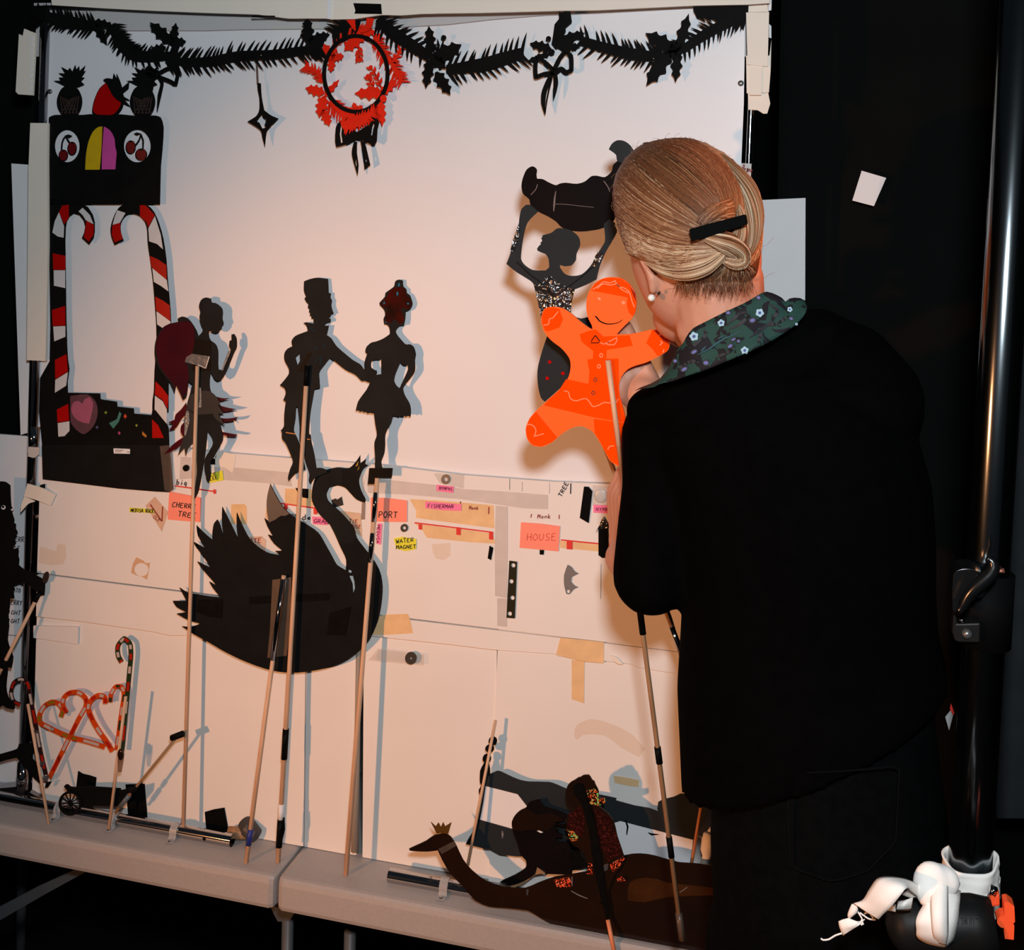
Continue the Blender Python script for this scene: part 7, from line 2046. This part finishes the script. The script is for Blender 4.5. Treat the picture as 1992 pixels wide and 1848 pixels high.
# washers and magnets
RUB = mat('dark_rubber_washer', (0.03, 0.028, 0.026), 0.5)
for v, x, y, ro, ri, mt, lb in (('W2', 615, 194, 32, 15, STEEL, 'grey metal washer at the top of the ledge above the pink nymph slip'), ('W2', 317, 543, 26, 12, RUB, 'small black washer above the yellow water magnet note'), ('W2', 365, 1478, 41, 9, RUB, 'large black rubber washer under clear tape below the swan breast')):
    MB().plate([Z(v, ell(x, y, ro, ro * 1.08)), Z(v, ell(x + 1, y, ri, ri * 1.08, 20))], LD2 + 0.0022, 0.0018).build('washer', mt, label=lb, cat='washer')
MB().plate(Z('Y2', ell(205, 203, 29, 31)), LD2 + 0.0028, 0.0022).build('magnet', BTAPE, label='round black magnet on grey tape behind the fairy rod', cat='magnet')
m = MB().ball(P(*z1('W2', 1728, 312), LD2), (0.0098, 0.0022, 0.0102), 24, 12)
m.build('magnet', mat('pale_grey_magnet', (0.50, 0.50, 0.48), 0.35), smooth_=True, label='pale round magnet under clear tape beside the performer hand', cat='magnet')
MB().plate([Z('W2', [(1072, 778), (1128, 786), (1120, 1000), (1112, 1192), (1052, 1187), (1062, 980)])] + [Z('W2', ell(x, y, 15, 16, 18)) for x, y in ((1101, 811), (1087, 926), (1095, 1044), (1076, 1158))], LD2 + 0.0018, 0.0014).build(
    'holed_strip', mat('dark_olive_metal', (0.022, 0.020, 0.010), 0.25, spec=0.6), label='black metal strip with four round holes on the ledge', cat='strip')
MB().plate([smooth(Z('W2', [(1490, 808), (1520, 825), (1540, 855), (1568, 870), (1540, 884), (1520, 895), (1516, 930), (1540, 958), (1567, 968), (1535, 982), (1505, 1018), (1482, 1015), (1467, 960), (1465, 880)]), 2, corner=40), Z('W2', ell(1495, 998, 12, 14, 16))], LD2 + 0.0016, 0.0012).build(
    'crown_cutout', mat('grey_card', (0.17, 0.16, 0.155), 0.6), label='small grey crown shaped cut-out taped sideways on the ledge', cat='cut-out')
item('black_bar', BTAPE, 'W2', [(1608, 247), (1640, 248), (1668, 280), (1655, 400), (1642, 508), (1578, 470), (1590, 380)], LD2 + 0.002, 'black tape covered magnet bar between the tree lettering and the pale magnet', 'magnet', 0.0016)
bb = thing('black_bar', 'black tape covered bar with torn silver foil top beside the performer hand', 'magnet', P(1173, 1085, 0.013))
MB().plate(Z('W2', [(1712, 540), (1775, 535), (1782, 755), (1740, 758), (1712, 737)]), LD2 + 0.002, 0.0018).build('bar', BTAPE, bb)
MB().plate(Z('W2', [(1690, 580), (1712, 535), (1745, 462), (1775, 520), (1774, 545), (1712, 550)]), LD2 + 0.003, 0.0012).build('foil_top', FOIL, bb)
item('tape_square', BTAPE, 'W2', [(930, 670), (958, 686), (942, 774), (917, 760)], LD2 + 0.0008, 'small black tape sliver below the narrow tan tape', 'tape')
item('tape_square', BTAPE, 'Y2', [(1330, 400), (1394, 404), (1392, 496), (1334, 486)], LD2 + 0.0008, 'black tape square right of the soldier rod on the tan tape', 'tape')
item('tape_square', BTAPE, 'Y2', [(1268, 394), (1330, 400), (1320, 480), (1305, 470)], LD2 + 0.0006, 'pointed black tape piece left of the soldier rod on the tan tape', 'tape')
item('tape_square', mat('smoky_plastic', (0.03, 0.03, 0.028), 0.25, var=0.6, scale=120), 'Y2', [(1614, 512), (1660, 495), (1668, 510), (1716, 478), (1732, 560), (1640, 586)], LD2 + 0.0008, 'dark smoky plastic square inside the curve of the swan neck', 'tape')
item('tape_square', BTAPE, 'Y2', [(420, 112), (490, 110), (490, 168), (440, 166)], LD2 + 0.0012, 'black tape square behind the fairy ankle', 'tape')
item('tape_square', BTAPE, 'W2', [(1290, 700), (1322, 702), (1320, 735), (1290, 733)], LD2 + 0.0008, 'tiny black scribbled square under the house note', 'tape')
item('folded_paper', FOAM2, 'W2', [(1795, 1455), (1840, 1470), (1862, 1490), (1890, 1522), (1855, 1520), (1820, 1495)], 0.0125, 'curled paper corner on the foam strip at the lower right', 'paper', 0.0008)
item('seam_sliver', mat('brown_card_edge', (0.30, 0.22, 0.17), 0.8), 'Y2', [(1912, 540), (1945, 540), (1940, 700), (1905, 700)], LD2 + 0.0006, 'brown card sliver along the board joint beside the swan beak', 'card')

# repeats of one kind carry one group phrase
GROUPS = dict(foam_board='white foam boards under the screen', foam_strip='foam strips masking the frame', foam_offcut='foam offcuts on the frame', paper_sheet='white paper sheets beside the screen',
              tape_strip='black tape pieces on the top strips', crumpled_tape='crumpled tape pieces at the upper right', chrome_tube='chrome tubes on the table', stage_curtain='black curtains behind the screen',
              grey_tape='grey tape runs on the ledge', masking_tape='tan masking tape pieces', clear_tape='clear tape pieces on the ledge', glue_mark='pale glue marks on the boards', red_line='red tape lines on the ledge',
              sticky_note='sticky notes on the ledge', note_slip='lettered paper slips on the ledge', washer='washers on the ledge', magnet='round magnets on the ledge', tape_square='black tape squares on the boards', black_bar='black taped bars on the ledge')
for o in scene.objects:
    if o.parent is None and 'label' in o and 'group' not in o:
        g = GROUPS.get(o.name.split('.')[0])
        if g: o['group'] = g
        elif o.get('category') == 'puppet': o['group'] = 'shadow puppets at the screen'
